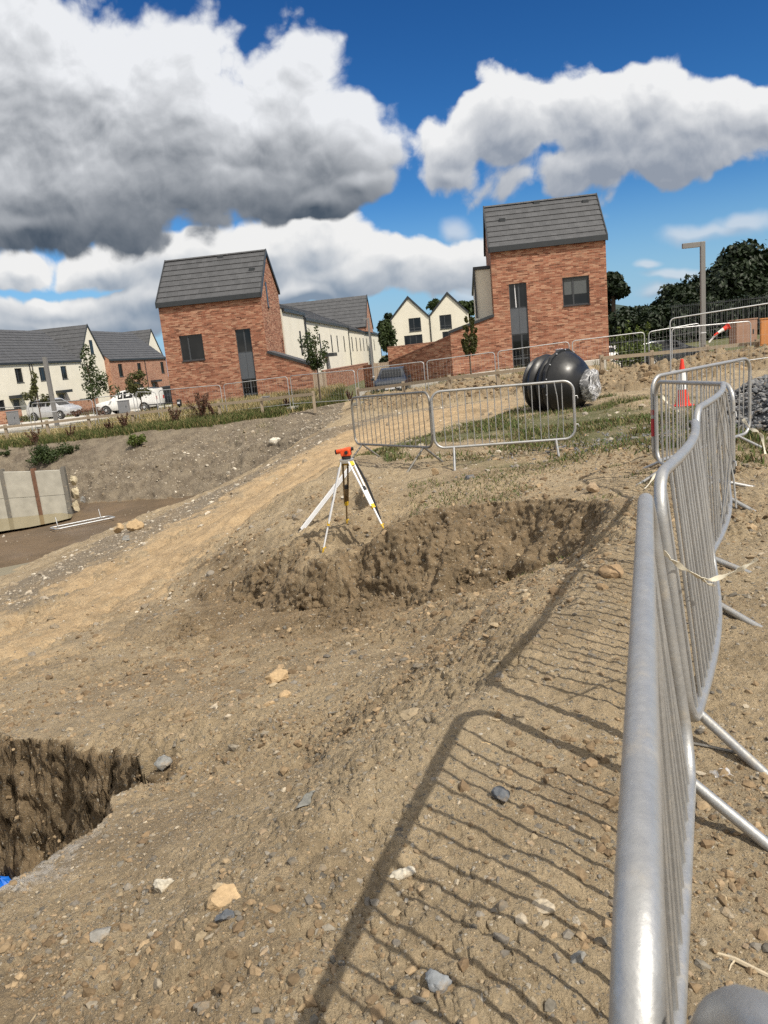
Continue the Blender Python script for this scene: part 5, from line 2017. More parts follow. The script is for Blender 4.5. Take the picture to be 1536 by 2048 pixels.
# ------------------------------------------------------------------ vehicles
def vehicle(name, label, cat, loc, heading, paint, st, cabin, wheels, glass_rows, wr=0.33, plate=True, rail=False):
    """st: stations (x, z bottom, z belt, z roof, half width, roof half width); cabin: index range with side glass"""
    root = empty(name, loc, heading, label, cat)
    mb = MB()
    n = 10
    for x, zb, zm, zr, w, r in st:
        ring = [(w * 0.88, zb), (w * 0.99, zb + 0.16), (w, (zb + zm) / 2 + 0.05), (w * 0.955, zm), (r, zr)]
        mb.v += [(x, -a, z) for a, z in ring] + [(x, a, z) for a, z in ring[::-1]]
    for i in range(len(st) - 1):
        for k in range(n):
            k2 = (k + 1) % n
            mb.f.append((i * n + k, i * n + k2, (i + 1) * n + k2, (i + 1) * n + k))
    mb.f.append(tuple(range(n))[::-1])
    mb.f.append(tuple((len(st) - 1) * n + k for k in range(n)))
    body = mb.build('body', M[paint], root, True)

    def side(i, t, s):
        x, zb, zm, zr, w, r = st[i]
        return Vector((x, s * (w * 0.955 + (r - w * 0.955) * t), zm + (zr - zm) * t))
    for s in (-1, 1):
        for i, j, ta, tb in glass_rows:
            g = MB()
            A, B, C, D = side(i, ta, s), side(j, ta, s), side(j, tb, s), side(i, tb, s)
            e = 0.06
            A2, B2, C2, D2 = A + (B - A) * e, B + (A - B) * e, C + (D - C) * e, D + (C - D) * e
            o = Vector((0, s * 0.012, 0.004))
            g.quad(A2 + o, B2 + o, C2 + o, D2 + o)
            g.build('side_window', M['glass'], root)
    for i, j, nm in cabin:
        g = MB()
        A, B = side(i, 1.0, -1), side(i, 1.0, 1)
        D, C = side(j, 1.0, -1), side(j, 1.0, 1)
        f_ = 0.10
        q = [A + (B - A) * f_, B + (A - B) * f_, C + (D - C) * f_, D + (C - D) * f_]
        q = [q[0] + (q[3] - q[0]) * 0.06, q[1] + (q[2] - q[1]) * 0.06, q[2] + (q[1] - q[2]) * 0.06, q[3] + (q[0] - q[3]) * 0.06]
        nn = (q[1] - q[0]).cross(q[3] - q[0]).normalized()
        if nn.z < 0:
            nn = -nn
        g.quad(*[v + nn * 0.012 for v in q])
        g.build(nm, M['glass'], root)
    w0 = st[len(st) // 2][4]
    for x in wheels:
        for s in (-1, 1):
            t = MB()
            t.lathe([(wr * 0.62, -0.11), (wr * 0.95, -0.11), (wr, -0.07), (wr, 0.07), (wr * 0.95, 0.11), (wr * 0.62, 0.11)], 22, (x, s * (w0 - 0.08), wr), (0, 1, 0))
            wo_ = t.build('wheel', M['tyre'], root, True)
            t = MB()
            t.lathe([(0.0, 0.115), (wr * 0.25, 0.118), (wr * 0.3, 0.105), (wr * 0.55, 0.108), (wr * 0.62, 0.118)], 16, (x, s * (w0 - 0.08), wr), (0, s, 0), caps=False)
            t.build('rim', M['alu'], wo_)
    xf, zf, wf = st[-1][0], st[-1][2], st[-1][4]
    xb, zb_, wb = st[0][0], st[0][2], st[0][4]
    for s in (-1, 1):
        t = MB()
        t.box(xf - 0.05, xf + 0.012, min(s * wf * 0.52, s * wf * 0.9), max(s * wf * 0.52, s * wf * 0.9), zf - 0.16, zf - 0.02)
        t.build('headlight', M['lens'], root, bevel=0.01)
        t = MB()
        t.box(xb - 0.012, xb + 0.05, min(s * wb * 0.66, s * wb * 0.93), max(s * wb * 0.66, s * wb * 0.93), zb_ - 0.2, zb_ + 0.06)
        t.build('tail_light', M['red_lens'], root, bevel=0.01)
    t = MB()
    t.box(xf, xf + 0.014, -wf * 0.42, wf * 0.42, zf - 0.26, zf - 0.08)
    t.build('grille', M['black'], root)
    t = MB()
    t.box(xf - 0.01, xf + 0.016, -wf * 0.8, wf * 0.8, st[-1][1] + 0.02, st[-1][1] + 0.16)
    t.build('bumper', M['black'], root)
    for xx, o in ((xf + 0.016, 0), (xb - 0.03, 0.0)):
        t = MB()
        t.box(xx, xx + 0.012, -0.26, 0.26, 0.50, 0.61)
        t.build('number_plate', M['white_label'], root)
    for s in (-1, 1):
        t = MB()
        x, _, zm, _, w, _ = st[cabin[0][1]]
        t.box(x - 0.25, x - 0.12, min(s * w, s * (w + 0.16)), max(s * w, s * (w + 0.16)), zm, zm + 0.12)
        t.build('door_mirror', M[paint], root, bevel=0.02)
    return root


SUV = [(-2.18, 0.42, 0.98, 1.02, 0.80, 0.70), (-2.10, 0.30, 1.04, 1.22, 0.87, 0.68), (-1.80, 0.26, 1.06, 1.60, 0.90, 0.62), (-0.9, 0.24, 1.03, 1.68, 0.91, 0.62), (-0.05, 0.24, 1.0, 1.66, 0.91, 0.61), (0.35, 0.24, 0.98, 1.58, 0.91, 0.60), (1.12, 0.24, 0.97, 1.05, 0.90, 0.74), (1.75, 0.28, 0.90, 0.94, 0.87, 0.70), (2.12, 0.34, 0.76, 0.80, 0.74, 0.6), (2.18, 0.40, 0.66, 0.69, 0.66, 0.5)]
SUVG = [(2, 3, 0.12, 0.86), (3, 4, 0.12, 0.88), (4, 5, 0.12, 0.86)]
SUVC = [(5, 6, 'windscreen'), (2, 1, 'rear_window')]
HATCH = [(a, b, c, 1.02 + (d - 1.02) * 0.80 if d > 1.02 else d, e, f) for a, b, c, d, e, f in SUV]
PICK = [(-2.55, 0.50, 1.10, 1.14, 0.84, 0.76), (-2.50, 0.40, 1.14, 1.72, 0.90, 0.78), (-1.75, 0.36, 1.14, 1.86, 0.92, 0.74), (-0.75, 0.34, 1.12, 1.86, 0.92, 0.72), (0.1, 0.34, 1.10, 1.80, 0.92, 0.68), (0.55, 0.34, 1.10, 1.70, 0.92, 0.66), (1.25, 0.34, 1.08, 1.14, 0.91, 0.76), (2.1, 0.40, 1.0, 1.04, 0.89, 0.74), (2.5, 0.46, 0.9, 0.93, 0.82, 0.66)]


def veh(name, label, cat, pxy, d, head, paint, st, gr, cab, wh, wr, z=None, dy=0):
    p = aty(pxy[0], pxy[1], d)
    return vehicle(name, label, cat, (p[0], p[1], p[2] if z is None else z), head, paint, st, cab, wh, gr, wr)


veh('parked_car', 'silver sport utility car parked in front of the cream houses at left', 'car', (113, 838), 61.0, RAD(-22), 'car_silver', SUV, SUVG, SUVC, (-1.35, 1.35), 0.36)
veh('pickup_truck', 'white pickup truck with a covered back parked left of the brick house', 'pickup', (263, 826), 60.0, RAD(172), 'car_white', PICK, [(3, 4, 0.12, 0.86), (4, 5, 0.12, 0.84)], [(5, 6, 'windscreen'), (2, 1, 'rear_window')], (-1.55, 1.6), 0.40)
veh('parked_car', 'dark blue car half hidden behind the left corner of the brick house', 'car', (329, 814), 62.0, RAD(186), 'car_dark', SUV, SUVG, SUVC, (-1.35, 1.35), 0.36)
veh('parked_car', 'dark hatchback facing the camera in front of the middle wooden gate', 'car', (789, 793), 41.0, RAD(-97), 'car_dark', HATCH, SUVG, SUVC, (-1.35, 1.35), 0.34)
veh('parked_car', 'white car with dark rear window behind the fence right of the tank', 'car', (1212, 742), 45.0, RAD(72), 'car_white', HATCH, SUVG, SUVC, (-1.35, 1.35), 0.34, z=-0.78)
veh('parked_car', 'distant dark car low behind the fence below the dark hedge at right', 'car', (1332, 728), 45.0, RAD(10), 'car_dark', HATCH, SUVG, SUVC, (-1.35, 1.35), 0.34, z=-0.75)


# ------------------------------------------------------------------ pit: concrete retaining wall and muddy pool
DW = 33.0
cols = [(-72, 946, -58, 1034), (4, 943.5, 17, 1033), (67, 942, 83, 1033), (126, 939, 141, 1033)]
tops = [aty(a, b, DW) for a, b, c, d in cols]
zb = -4.3
o0 = np.array([tops[0][0], DW, zb])
rw = empty('retaining_wall', tuple(o0), 0, 'concrete panel retaining wall with rusty steel posts rising from the muddy pool', 'retaining wall')
for k, p in enumerate(tops):
    mb = MB()
    x = p[0] - o0[0]
    H = p[2] - zb
    for a, b, y0, y1 in ((-0.085, 0.085, -0.10, -0.085), (-0.085, 0.085, 0.09, 0.105), (-0.012, 0.012, -0.084, 0.089)):
        mb.box(x + a, x + b, y0, y1, -0.2, H + 0.12)
    mb.build('steel_post', M['rust'] if k == 2 else M['galv_dull'], rw)
for k in range(3):
    x0, x1 = tops[k][0] - o0[0] + 0.02, tops[k + 1][0] - o0[0] - 0.02
    H0, H1 = tops[k][2] - zb, tops[k + 1][2] - zb
    for j in range(2):
        mb = MB()
        a, b = j / 2, (j + 1) / 2
        mb.prism([(x0, H0 * a + 0.008), (x1, H1 * a + 0.008), (x1, H1 * b - 0.008), (x0, H0 * b - 0.008)], 1, -0.07, 0.075)
        mb.build('concrete_panel', M['concrete'], rw, bevel=0.008)
wz = -3.985
pw = [atz(x, y, wz) for x, y in ((-130, 1090), (0, 1063), (60, 1054), (110, 1044), (142, 1036), (146, 1029), (100, 1022), (0, 1018), (-130, 1020))]
mb = MB()
mb.add(pw, [tuple(range(len(pw)))])
tag(mb.build('pool_water', M['water']), kind='structure')
for k, (pl_, z) in enumerate((([(-40, 1154), (60, 1134), (120, 1120), (170, 1106), (150, 1120), (80, 1140), (20, 1160), (-40, 1172)], 0),)):
    ps = [atz(x, y, -3.95) for x, y in pl_]
    g_ = max(ground(p[0], p[1]) for p in ps)
    zc = sorted(ground(p[0], p[1]) for p in ps)[int(len(ps) * 0.3)] + 0.012
    mb = MB()
    mb.add([(p[0], p[1], zc) for p in ps], [tuple(range(len(ps)))])
    tag(mb.build('puddle_water', M['water']), kind='structure')


# ------------------------------------------------------------------ straps, sticks and litter
def ribbon(name, label, cat, pts_, w, mat, group=None, wave=0.0):
    o = Vector(pts_[0])
    root = None
    mb = MB()
    P = [Vector(p) - o for p in pts_]
    dense = []
    for a, b in zip(P[:-1], P[1:]):
        for k in range(5):
            dense.append(a + (b - a) * k / 5 + Vector((random.uniform(-1, 1), random.uniform(-1, 1), random.uniform(-1, 1))) * wave)
    dense.append(P[-1])
    vs, fs = [], []
    for i, p in enumerate(dense):
        d = (dense[min(i + 1, len(dense) - 1)] - dense[max(0, i - 1)]).normalized()
        s = d.cross(Vector((0.3, 1, 0.2))).normalized()
        n2 = d.cross(s)
        tw = 0.5 * math.sin(i * 0.55)
        s2 = s * math.cos(tw) + n2 * math.sin(tw)
        ww = w * (0.65 + 0.35 * math.sin(i * 0.9 + 1))
        for a, t in ((-1, 0), (1, 0), (1, 1), (-1, 1)):
            vs.append(p + s2 * a * ww / 2 + s2.cross(d) * t * 0.002)
        if i:
            b = (i - 1) * 4
            for k in range(4):
                k2 = (k + 1) % 4
                fs.append((b + k, b + k2, b + 4 + k2, b + 4 + k))
    mb.add(vs, fs)
    ob = mb.build(name, M[mat], None, True)
    ob.location = o
    return tag(ob, label, cat, group)


def line_at(pts_):
    return [aty(x, y, d) for x, y, d in pts_]


ribbon('tie_strap', 'long cream strap tied round the second barrier with a loose tail', 'strap', line_at([(1325, 1104, 2.34), (1345, 1122, 2.34), (1372, 1140, 2.42), (1405, 1158, 2.55), (1424, 1160, 2.62), (1462, 1148, 2.62), (1490, 1134, 2.6), (1515, 1117, 2.58)]), 0.019, 'strap', wave=0.002)
ribbon('tie_strap', 'short cream strap end hanging under the knot of the second barrier', 'strap', line_at([(1405, 1159, 2.54), (1416, 1168, 2.58), (1430, 1172, 2.66)]), 0.010, 'strap', wave=0.002)
ribbon('tie_strap', 'thin cream strap hanging from the corner of the cone barrier', 'strap', line_at([(1312, 790, 8.2), (1322, 788, 8.2), (1334, 805, 8.15), (1348, 816, 8.1), (1360, 824, 8.05)]), 0.03, 'strap')
ribbon('tie_strap', 'cream strap knotted at the far end of the third barrier', 'strap', line_at([(1486, 838, 6.4), (1500, 858, 6.35), (1515, 862, 6.3), (1524, 873, 6.3), (1531, 908, 6.25)]), 0.03, 'strap')
ribbon('tie_strap', 'cream strap stretched behind the rail joint of the two near barriers', 'strap', line_at([(1288, 980, 2.9), (1300, 966, 3.0), (1312, 948, 3.1)]), 0.012, 'strap')
mb = MB()
a, b, c = on_ground(1402, 1905), on_ground(1470, 1930), on_ground(1560, 1972)
mb.tube([Vector(a) - Vector(a) + Vector((0, 0, 0.01)), Vector(b - a) + Vector((0, 0, 0.016)), Vector(c - a) + Vector((0, 0, 0.012))], [0.004, 0.006, 0.005], 6)
mb.tube([Vector(b - a) + Vector((0, 0, 0.014)), Vector(b - a) + Vector((-0.02, -0.02, 0.02)), Vector(b - a) + Vector((-0.045, -0.05, 0.006))], [0.003, 0.002, 0.001], 5)
o_ = mb.build('twig', M['twig'], None, True)
o_.location = tuple(a)
tag(o_, 'pale dry twig on the dirt at the lower right edge', 'twig')
mb = MB()
a, b = on_ground(1352, 1486), on_ground(1482, 1513)
mb.tube([(0, 0, 0.012), tuple((b - a) * 0.5 + [0, 0, 0.014]), tuple((b - a) + [0, 0, 0.012])], 0.005, 6)
o_ = mb.build('steel_rod', M['galv_dull'], None, True)
o_.location = tuple(a)
tag(o_, 'thin steel rod on the ground beside the foot of the second barrier', 'rod')
a = on_ground(1442, 1552)
mb = MB()
vs, fs = [], []
for i in range(8):
    for j in range(6):
        vs.append(((i - 3.5) * 0.009 + random.uniform(-.005, .005), (j - 2.5) * 0.008 + random.uniform(-.005, .005), 0.008 + random.uniform(0, 0.010)))
        if i and j:
            k = i * 6 + j
            fs.append((k - 7, k - 1, k, k - 6))
mb.add(vs, fs)
o_ = mb.build('plastic_scrap', M['film'])
o_.location = tuple(a)
tag(o_, 'crumpled clear plastic scrap on the dirt below the second barrier', 'litter')
p = on_ground(8, 1766)
p = p + np.array([0.02, -0.10, 0.05])
bb = empty('plastic_bag', tuple(p), 0, 'crumpled bright blue bag down in the trench at the left edge', 'bag')
mb = MB()
vs, fs = [], []
nb_ = 18
for i in range(7):
    for k in range(nb_):
        a = 2 * math.pi * k / nb_
        r = (0.06, 0.12, 0.14, 0.13, 0.10, 0.06, 0.015)[i] * (1 + 0.25 * math.sin(a * 3 + i) * random.random())
        vs.append((r * math.cos(a) * 1.3, r * math.sin(a), -0.12 + i * 0.032 + random.uniform(-0.015, 0.02)))
        if i:
            b = (i - 1) * nb_
            fs.append((b + k, b + (k + 1) % nb_, b + nb_ + (k + 1) % nb_, b + nb_ + k))
mb.add(vs, fs)
mb.build('bag_body', M['blue'], bb)


# ------------------------------------------------------------------ timber baulks and pallet by the gravel heap
p = on_ground(1556, 838)
pal = empty('pallet_stack', tuple(p), RAD(30), 'dark timber pallet stack under the grey gravel at the right edge', 'pallet')
for k in range(3):
    for y in (-0.45, 0, 0.45):
        mb = MB(); mb.box(-0.55, 0.55, y - 0.05, y + 0.05, k * 0.16 + 0.002, k * 0.16 + 0.095); mb.build('bearer', M['black'] if k else M['timber'], pal)
    for j in range(6):
        mb = MB(); x = -0.5 + j * 0.2; mb.box(x - 0.055, x + 0.055, -0.5, 0.5, k * 0.16 + 0.098, k * 0.16 + 0.12); mb.build('deck_board', M['timber'] if k == 0 else M['black'], pal)


# ------------------------------------------------------------------ stones
def ico(sub):
    import bmesh
    bm = bmesh.new()
    bmesh.ops.create_icosphere(bm, subdivisions=sub, radius=1.0)
    v = np.array([p.co[:] for p in bm.verts])
    f = np.array([[q.index for q in p.verts] for p in bm.faces])
    bm.free()
    return v, f


ICO = {k: ico(k) for k in (1, 2, 4)}


def rock_shape(sub, seed, cuts=9, aniso=0.35, rough=0.05):
    """a ball with flats broken off it"""
    g = np.random.default_rng(seed)
    v = ICO[sub][0].copy()
    for _ in range(cuts):
        n = g.normal(size=3)
        n /= np.linalg.norm(n)
        d = g.uniform(0.45, 0.85)
        h = v @ n - d
        v -= np.outer(np.clip(h, 0, None), n)
    if rough:
        v += (g.random(v.shape) - 0.5) * rough * (0.35 if sub > 2 else 1)
    v *= 1 + (g.random(3) - 0.5) * 2 * aniso
    v /= np.abs(v).max()
    return v


def rotmats(n, g, tilt=0.5):
    a = g.random(n) * 2 * np.pi
    b = g.normal(size=n) * tilt
    c = g.random(n) * 2 * np.pi
    ca, sa, cb, sb, cc, sc = np.cos(a), np.sin(a), np.cos(b), np.sin(b), np.cos(c), np.sin(c)
    Rz = np.stack([ca, -sa, 0 * a, sa, ca, 0 * a, 0 * a, 0 * a, 1 + 0 * a], 1).reshape(n, 3, 3)
    Rx = np.stack([1 + 0 * a, 0 * a, 0 * a, 0 * a, cb, -sb, 0 * a, sb, cb], 1).reshape(n, 3, 3)
    Rz2 = np.stack([cc, -sc, 0 * a, sc, cc, 0 * a, 0 * a, 0 * a, 1 + 0 * a], 1).reshape(n, 3, 3)
    return Rz @ Rx @ Rz2


def groundv(x, y):
    r, t = np.hypot(x, y), np.arctan2(x, y)
    i = np.clip(np.searchsorted(rr, r) - 1, 0, NR - 2)
    j = np.clip(np.searchsorted(THR, t) - 1, 0, NTH - 2)
    a, b = (r - rr[i]) / (rr[i + 1] - rr[i]), (t - THR[j]) / (THR[j + 1] - THR[j])
    return (GZ[i, j] * (1 - a) + GZ[i + 1, j] * a) * (1 - b) + (GZ[i, j + 1] * (1 - a) + GZ[i + 1, j + 1] * a) * b


def gmask(arr, x, y):
    A_ = arr.reshape(NR, NTH)
    r, t = np.hypot(x, y), np.arctan2(x, y)
    return A_[np.clip(np.searchsorted(rr, r) - 1, 0, NR - 2), np.clip(np.searchsorted(THR, t) - 1, 0, NTH - 2)]


PAL_MIX = 0.88 * np.array([(0.36, 0.27, 0.165), (0.30, 0.21, 0.12), (0.42, 0.33, 0.21), (0.20, 0.185, 0.16), (0.155, 0.147, 0.135), (0.28, 0.255, 0.21), (0.18, 0.172, 0.15), (0.44, 0.38, 0.29), (0.34, 0.25, 0.16), (0.24, 0.17, 0.10), (0.23, 0.215, 0.19)])
PAL_SOIL = np.array([(0.22, 0.155, 0.092), (0.17, 0.12, 0.07), (0.29, 0.21, 0.127), (0.33, 0.245, 0.15), (0.145, 0.10, 0.06)])
PAL_PALE = np.array([(0.48, 0.44, 0.37), (0.38, 0.33, 0.26), (0.28, 0.245, 0.20), (0.20, 0.18, 0.155), (0.54, 0.49, 0.41), (0.24, 0.19, 0.13), (0.24, 0.19, 0.13), (0.20, 0.155, 0.10), (0.26, 0.22, 0.17), (0.22, 0.18, 0.13)])
PAL_GRAVEL = 0.72 * np.array([(0.20, 0.21, 0.225), (0.28, 0.285, 0.295), (0.13, 0.14, 0.155), (0.36, 0.36, 0.36), (0.17, 0.18, 0.20)])


def stones(name, x, y, s, pal, sub, seed, sink=0.42, z=None, flat=(0.45, 0.9), tmpl=8):
    g = np.random.default_rng(seed)
    n = len(x)
    T = [rock_shape(sub, seed * 31 + k, 7, 0.3, 0.08) for k in range(tmpl)]
    F_ = ICO[sub][1]
    nv = len(T[0])
    w = g.integers(0, tmpl, n)
    V = np.stack(T)[w]
    sc3 = np.stack([s, s * g.uniform(0.6, 1.0, n), s * g.uniform(*flat, n)], 1)
    V = V * sc3[:, None, :]
    V = np.einsum('nij,nvj->nvi', rotmats(n, g, 0.35), V)
    zz_ = groundv(x, y) if z is None else z
    V[:, :, 0] += x[:, None]
    V[:, :, 1] += y[:, None]
    V[:, :, 2] += (zz_ + s * (0.45 - sink))[:, None]
    Fa = (F_[None] + (np.arange(n) * nv)[:, None, None]).reshape(-1, 3)
    c = pal[g.integers(0, len(pal), n)]
    c = (c * 0.72 + pal.mean(0) * 0.28) * g.uniform(0.75, 1.25, (n, 1))
    o = np_mesh(name, V.reshape(-1, 3), Fa, M['stone'], None, False, None, np.repeat(c, nv, 0))
    return tag(o, kind='stuff')


def sector(n, r0, r1, p, seed, a0=-31, a1=31):
    g = np.random.default_rng(seed)
    r = (r0 ** p + (r1 ** p - r0 ** p) * g.random(n)) ** (1 / p)
    t = np.radians(g.uniform(a0, a1, n))
    return r * np.sin(t), r * np.cos(t), g


def keep(m, *a):
    return [v[m] for v in a]


def power(g, n, lo, hi, k=2.2):
    u = g.random(n)
    return lo * (1 - u * (1 - (lo / hi) ** k)) ** (-1 / k)


for nm, n, r0, r1, lo, hi, pal, sub, seed, lab in (
        ('pebbles', 30000, 0.8, 4.5, 0.0022, 0.026, PAL_MIX, 1, 3, 'loose mixed pebbles on the near dirt slope'),
        ('pebbles', 20000, 4.0, 11.0, 0.005, 0.045, PAL_MIX, 1, 4, 'loose mixed stones over the dug dirt'),
        ('clods', 16000, 0.9, 5.5, 0.005, 0.034, PAL_SOIL, 1, 5, 'crumbled clods of brown soil near the barrier'),
        ('clods', 24000, 4.5, 14.0, 0.009, 0.07, PAL_SOIL, 1, 6, 'crumbled clods of brown soil about the cut bank')):
    x, y, g = sector(n, r0, r1, 1.35, seed, -33, 33)
    s = power(g, n, lo, hi, 1.9 if nm == 'pebbles' else 1.7)
    keep_p = 1.0 - 0.75 * gmask(g_track, x, y) - 0.55 * gmask(g_damp_shade, x, y) * (nm == 'pebbles') - 0.6 * gmask(g_turf, x, y)
    if nm == 'clods':
        cl = fbm2(x, y, 0.9, 3, 0.5, 141)
        keep_p *= np.clip(0.25 + cl * 3.0, 0.04, 1) + 0.5 * gmask(np.maximum(g_damp_shade, toe_f), x, y)
    k = g.random(n) < keep_p
    x, y, s = keep(k, x, y, s)
    ob_ = stones(nm, x, y, s, pal, sub, seed)
    ob_['label'] = lab
x, y, g = sector(80000, 11, 40, 1.4, 8, -33, 33)
s = power(g, len(x), 0.018, 0.14, 2.4)
pb_, gv_, bm_ = gmask(g_pitbank, x, y), gmask(g_grav, x, y), gmask(g_berm, x, y)
k = g.random(len(x)) < np.clip(0.10 + pb_ * 0.9 + gv_ * 0.45 - gmask(g_mud, x, y) * 0.085, 0, 1) * (1 - 0.9 * gmask(g_strip, x, y)) * (1 - 0.85 * gmask(g_track, x, y))
x, y, s = keep(k, x, y, s)
stones('rubble', x, y, s, PAL_PALE, 1, 9)['label'] = 'pale stones scattered over the gravel bank of the pit'
x, y, g = sector(9000, 20, 36, 1.2, 10, -10, 31)
s = power(g, len(x), 0.03, 0.22, 1.8)
x, y, s = keep(gmask(g_berm, x, y) > 0.5, x, y, s)
stones('clods', x, y, s, PAL_SOIL, 1, 11)['label'] = 'brown clods on the soil bank below the rail fence'


def rock(label, pxp, size_px, col, asp=(1, 0.8, 0.6), rz=0.0, seed=1, sink=0.25, cuts=9, group='rocks lying on the site'):
    p = on_ground(*pxp)
    dist = math.hypot(math.hypot(p[0], p[1]), EYE - p[2])
    s = size_px / FOC * dist / 2
    v = rock_shape(4, seed, cuts, 0.05, 0.02) * (np.array(asp) * s)
    n = fbm2(v[:, 0] / s * 2 + seed, v[:, 1] / s * 2 + v[:, 2] / s * 1.7, 1.2, 4, 0.6, seed) * 0.16 * s
    v += v / (np.linalg.norm(v, axis=1, keepdims=True) + 1e-9) * n[:, None]
    o = np_mesh('rock', v, ICO[4][1], M['stone'], None, True, None, np.tile(np.array(col), (len(v), 1)))
    try:
        o.data.set_sharp_from_angle(angle=RAD(28))
    except Exception:
        pass
    o.location = (p[0], p[1], p[2] + s * asp[2] * (0.9 - 2 * sink))
    o.rotation_euler = (random.uniform(-.2, .2), random.uniform(-.2, .2), rz)
    return tag(o, label, 'rock', group)


TAN, SLATE, GREY, PALE_, BROWN = (0.43, 0.31, 0.18), (0.115, 0.125, 0.14), (0.24, 0.24, 0.23), (0.50, 0.46, 0.38), (0.27, 0.19, 0.11)
for a in (
        ('biggest tan boulder lying alone on the basin floor', (560, 1362), 58, TAN, (1, 0.75, 0.65), 0.2, 2),
        ('smaller tan stone just below the biggest tan boulder', (572, 1392), 32, TAN, (1, 0.8, 0.6), 0.8, 3),
        ('flat tan stone down-left of the biggest tan boulder', (535, 1412), 30, TAN, (1, 0.7, 0.45), 0.1, 4),
        ('dark grey angular rock among the bar shadows', (1003, 1600), 48, SLATE, (1, 0.85, 0.75), -0.6, 5),
        ('flat pale rock slab crossed by a bar shadow near the right barrier', (1078, 1815), 62, (0.42, 0.36, 0.27), (1, 0.75, 0.35), -0.7, 6),
        ('pale quartz stone touching the rail shadow', (805, 1755), 56, PALE_, (1, 0.55, 0.4), 0.3, 7),
        ('round blue-grey cobble low in the picture among pebbles', (876, 1970), 48, (0.22, 0.235, 0.25), (1, 0.95, 0.7), 0, 8, 0.2, 5),
        ('long slate sliver stuck in the slope left of the rail shadow', (618, 1605), 92, (0.19, 0.19, 0.175), (1, 0.28, 0.22), 1.15, 9),
        ('round grey cobble by the right tip of the trench', (327, 1535), 36, GREY, (1, 0.9, 0.8), 0, 10, 0.2, 5),
        ('round grey cobble at lower left on the bare slope', (204, 1872), 40, (0.27, 0.26, 0.24), (1, 0.8, 0.6), 0.3, 11, 0.25, 5),
        ('cream lump of stone above the wheel-torn rut at lower left', (330, 1778), 42, PALE_, (1, 0.9, 0.8), 0, 12),
        ('dark blue-grey stone beside a tan lump at lower left', (452, 1838), 42, SLATE, (1, 0.7, 0.6), 0.5, 13),
        ('rounded tan lump above the dark blue-grey stone', (452, 1798), 66, TAN, (1, 0.7, 0.5), 0.4, 14, 0.35, 6),
        ('grey stone at the lower right below the pale slab', (1158, 1922), 40, GREY, (1, 0.75, 0.7), 1.0, 15),
        ('orange-tan stone at the bottom edge by the nearest barrier', (1120, 2008), 40, TAN, (1, 0.8, 0.7), 0, 16),
        ('blocky brown rock on the top edge of the cut bank at right', (1186, 985), 32, (0.36, 0.27, 0.18), (1, 0.8, 0.8), 0.2, 17, 0.15),
        ('dark upright clod below the joint of the far barriers', (872, 950), 22, BROWN, (0.7, 0.7, 1.0), 0, 18, 0.15),
        ('dark grey rock right of the dark upright clod', (938, 958), 26, SLATE, (1, 0.6, 0.5), 0, 19),
        ('white stone on the gravel bank above the sandy track', (551, 886), 26, (0.62, 0.58, 0.5), (1, 0.8, 0.6), 0, 20),
        ('tan boulder at the edge of the gravel above the muddy pool, leftmost of three', (240, 1066), 22, TAN, (1, 0.9, 1.0), 0, 21, 0.1),
        ('tan boulder at the edge of the gravel above the muddy pool, largest of three', (272, 1060), 34, TAN, (1, 0.7, 0.7), 0.3, 22, 0.1),
        ('grey boulder in front of the tan pair above the muddy pool', (254, 1082), 20, GREY, (1, 0.8, 0.7), 0, 23, 0.1),
        ('brown rock half buried in the slope by the middle of the rail shadow', (822, 1432), 44, (0.30, 0.24, 0.16), (1, 0.8, 0.5), 0.5, 24, 0.3),
        ('brown clod pile rock left of the second barrier', (1225, 1150), 56, (0.30, 0.21, 0.125), (1, 0.8, 0.6), 0.2, 25, 0.25),
        ('dark rock under the brown clod pile rock', (1205, 1178), 30, BROWN, (1, 0.8, 0.6), 0.9, 26),
        ('yellow-tan stone in the triangle between two bar shadows', (968, 1492), 36, (0.46, 0.34, 0.19), (1, 0.5, 0.35), 0.1, 27, 0.3)):
    rock(*a)
# broken concrete spilled beside the retaining wall
for k, (a, s, lab) in enumerate((((150, 985), 34, 'cream lump of broken concrete at mid height beside the wall end'), ((152, 1012), 30, 'cream lump of broken concrete low beside the wall end'), ((146, 958), 30, 'cream lump of broken concrete at the top of the wall end'), ((165, 1000), 18, 'grey cobble in the bank beside the broken concrete'))):
    p = aty(a[0], a[1], 33.2)
    o = rock(lab, (152, 1012), 20, (0.46, 0.40, 0.28) if k < 3 else GREY, (0.7, 0.7, 1.0), 0, 40 + k, 0.25, 16)
    sc_ = s / 26
    o.scale = (sc_, sc_, sc_)
    o.location = tuple(p)

# grey gravel heap at the right edge
hc = aty(1628, 802, 11.5)
hz_ = ground(hc[0], hc[1]) - 0.05
g = np.random.default_rng(77)
n = 5200
r = np.sqrt(g.random(n)) * 1.75
a = g.random(n) * 2 * np.pi
hx, hy = hc[0] + r * np.cos(a), hc[1] + r * np.sin(a)
hz2 = hz_ + 1.05 * np.clip(1 - r / 1.75, 0, 1) ** 0.8 + fbm2(hx, hy, 1.5, 3, 0.5, 4) * 0.15
ob_ = stones('gravel_heap', hx, hy, power(g, n, 0.025, 0.08, 2.0), PAL_GRAVEL, 1, 78, z=hz2 - 0.02)
ob_['label'] = 'heap of blue-grey crushed stone at the right edge'
mb = MB()
mb.lathe([(1.8, -0.05), (1.4, 0.16), (0.9, 0.50), (0.4, 0.80), (0.0, 0.98)], 30, (hc[0], hc[1], hz_))
hb_ = mb.build('gravel_core', simple('gravel_core', (0.1, 0.105, 0.115), 0.9), None, True)
tag(hb_, kind='stuff')
hb_['label'] = 'inner bulk of the blue-grey crushed stone heap'
x = hc[0] - 2.6 + g.normal(size=700) * 0.9
y = hc[1] + 0.4 + g.normal(size=700) * 0.7
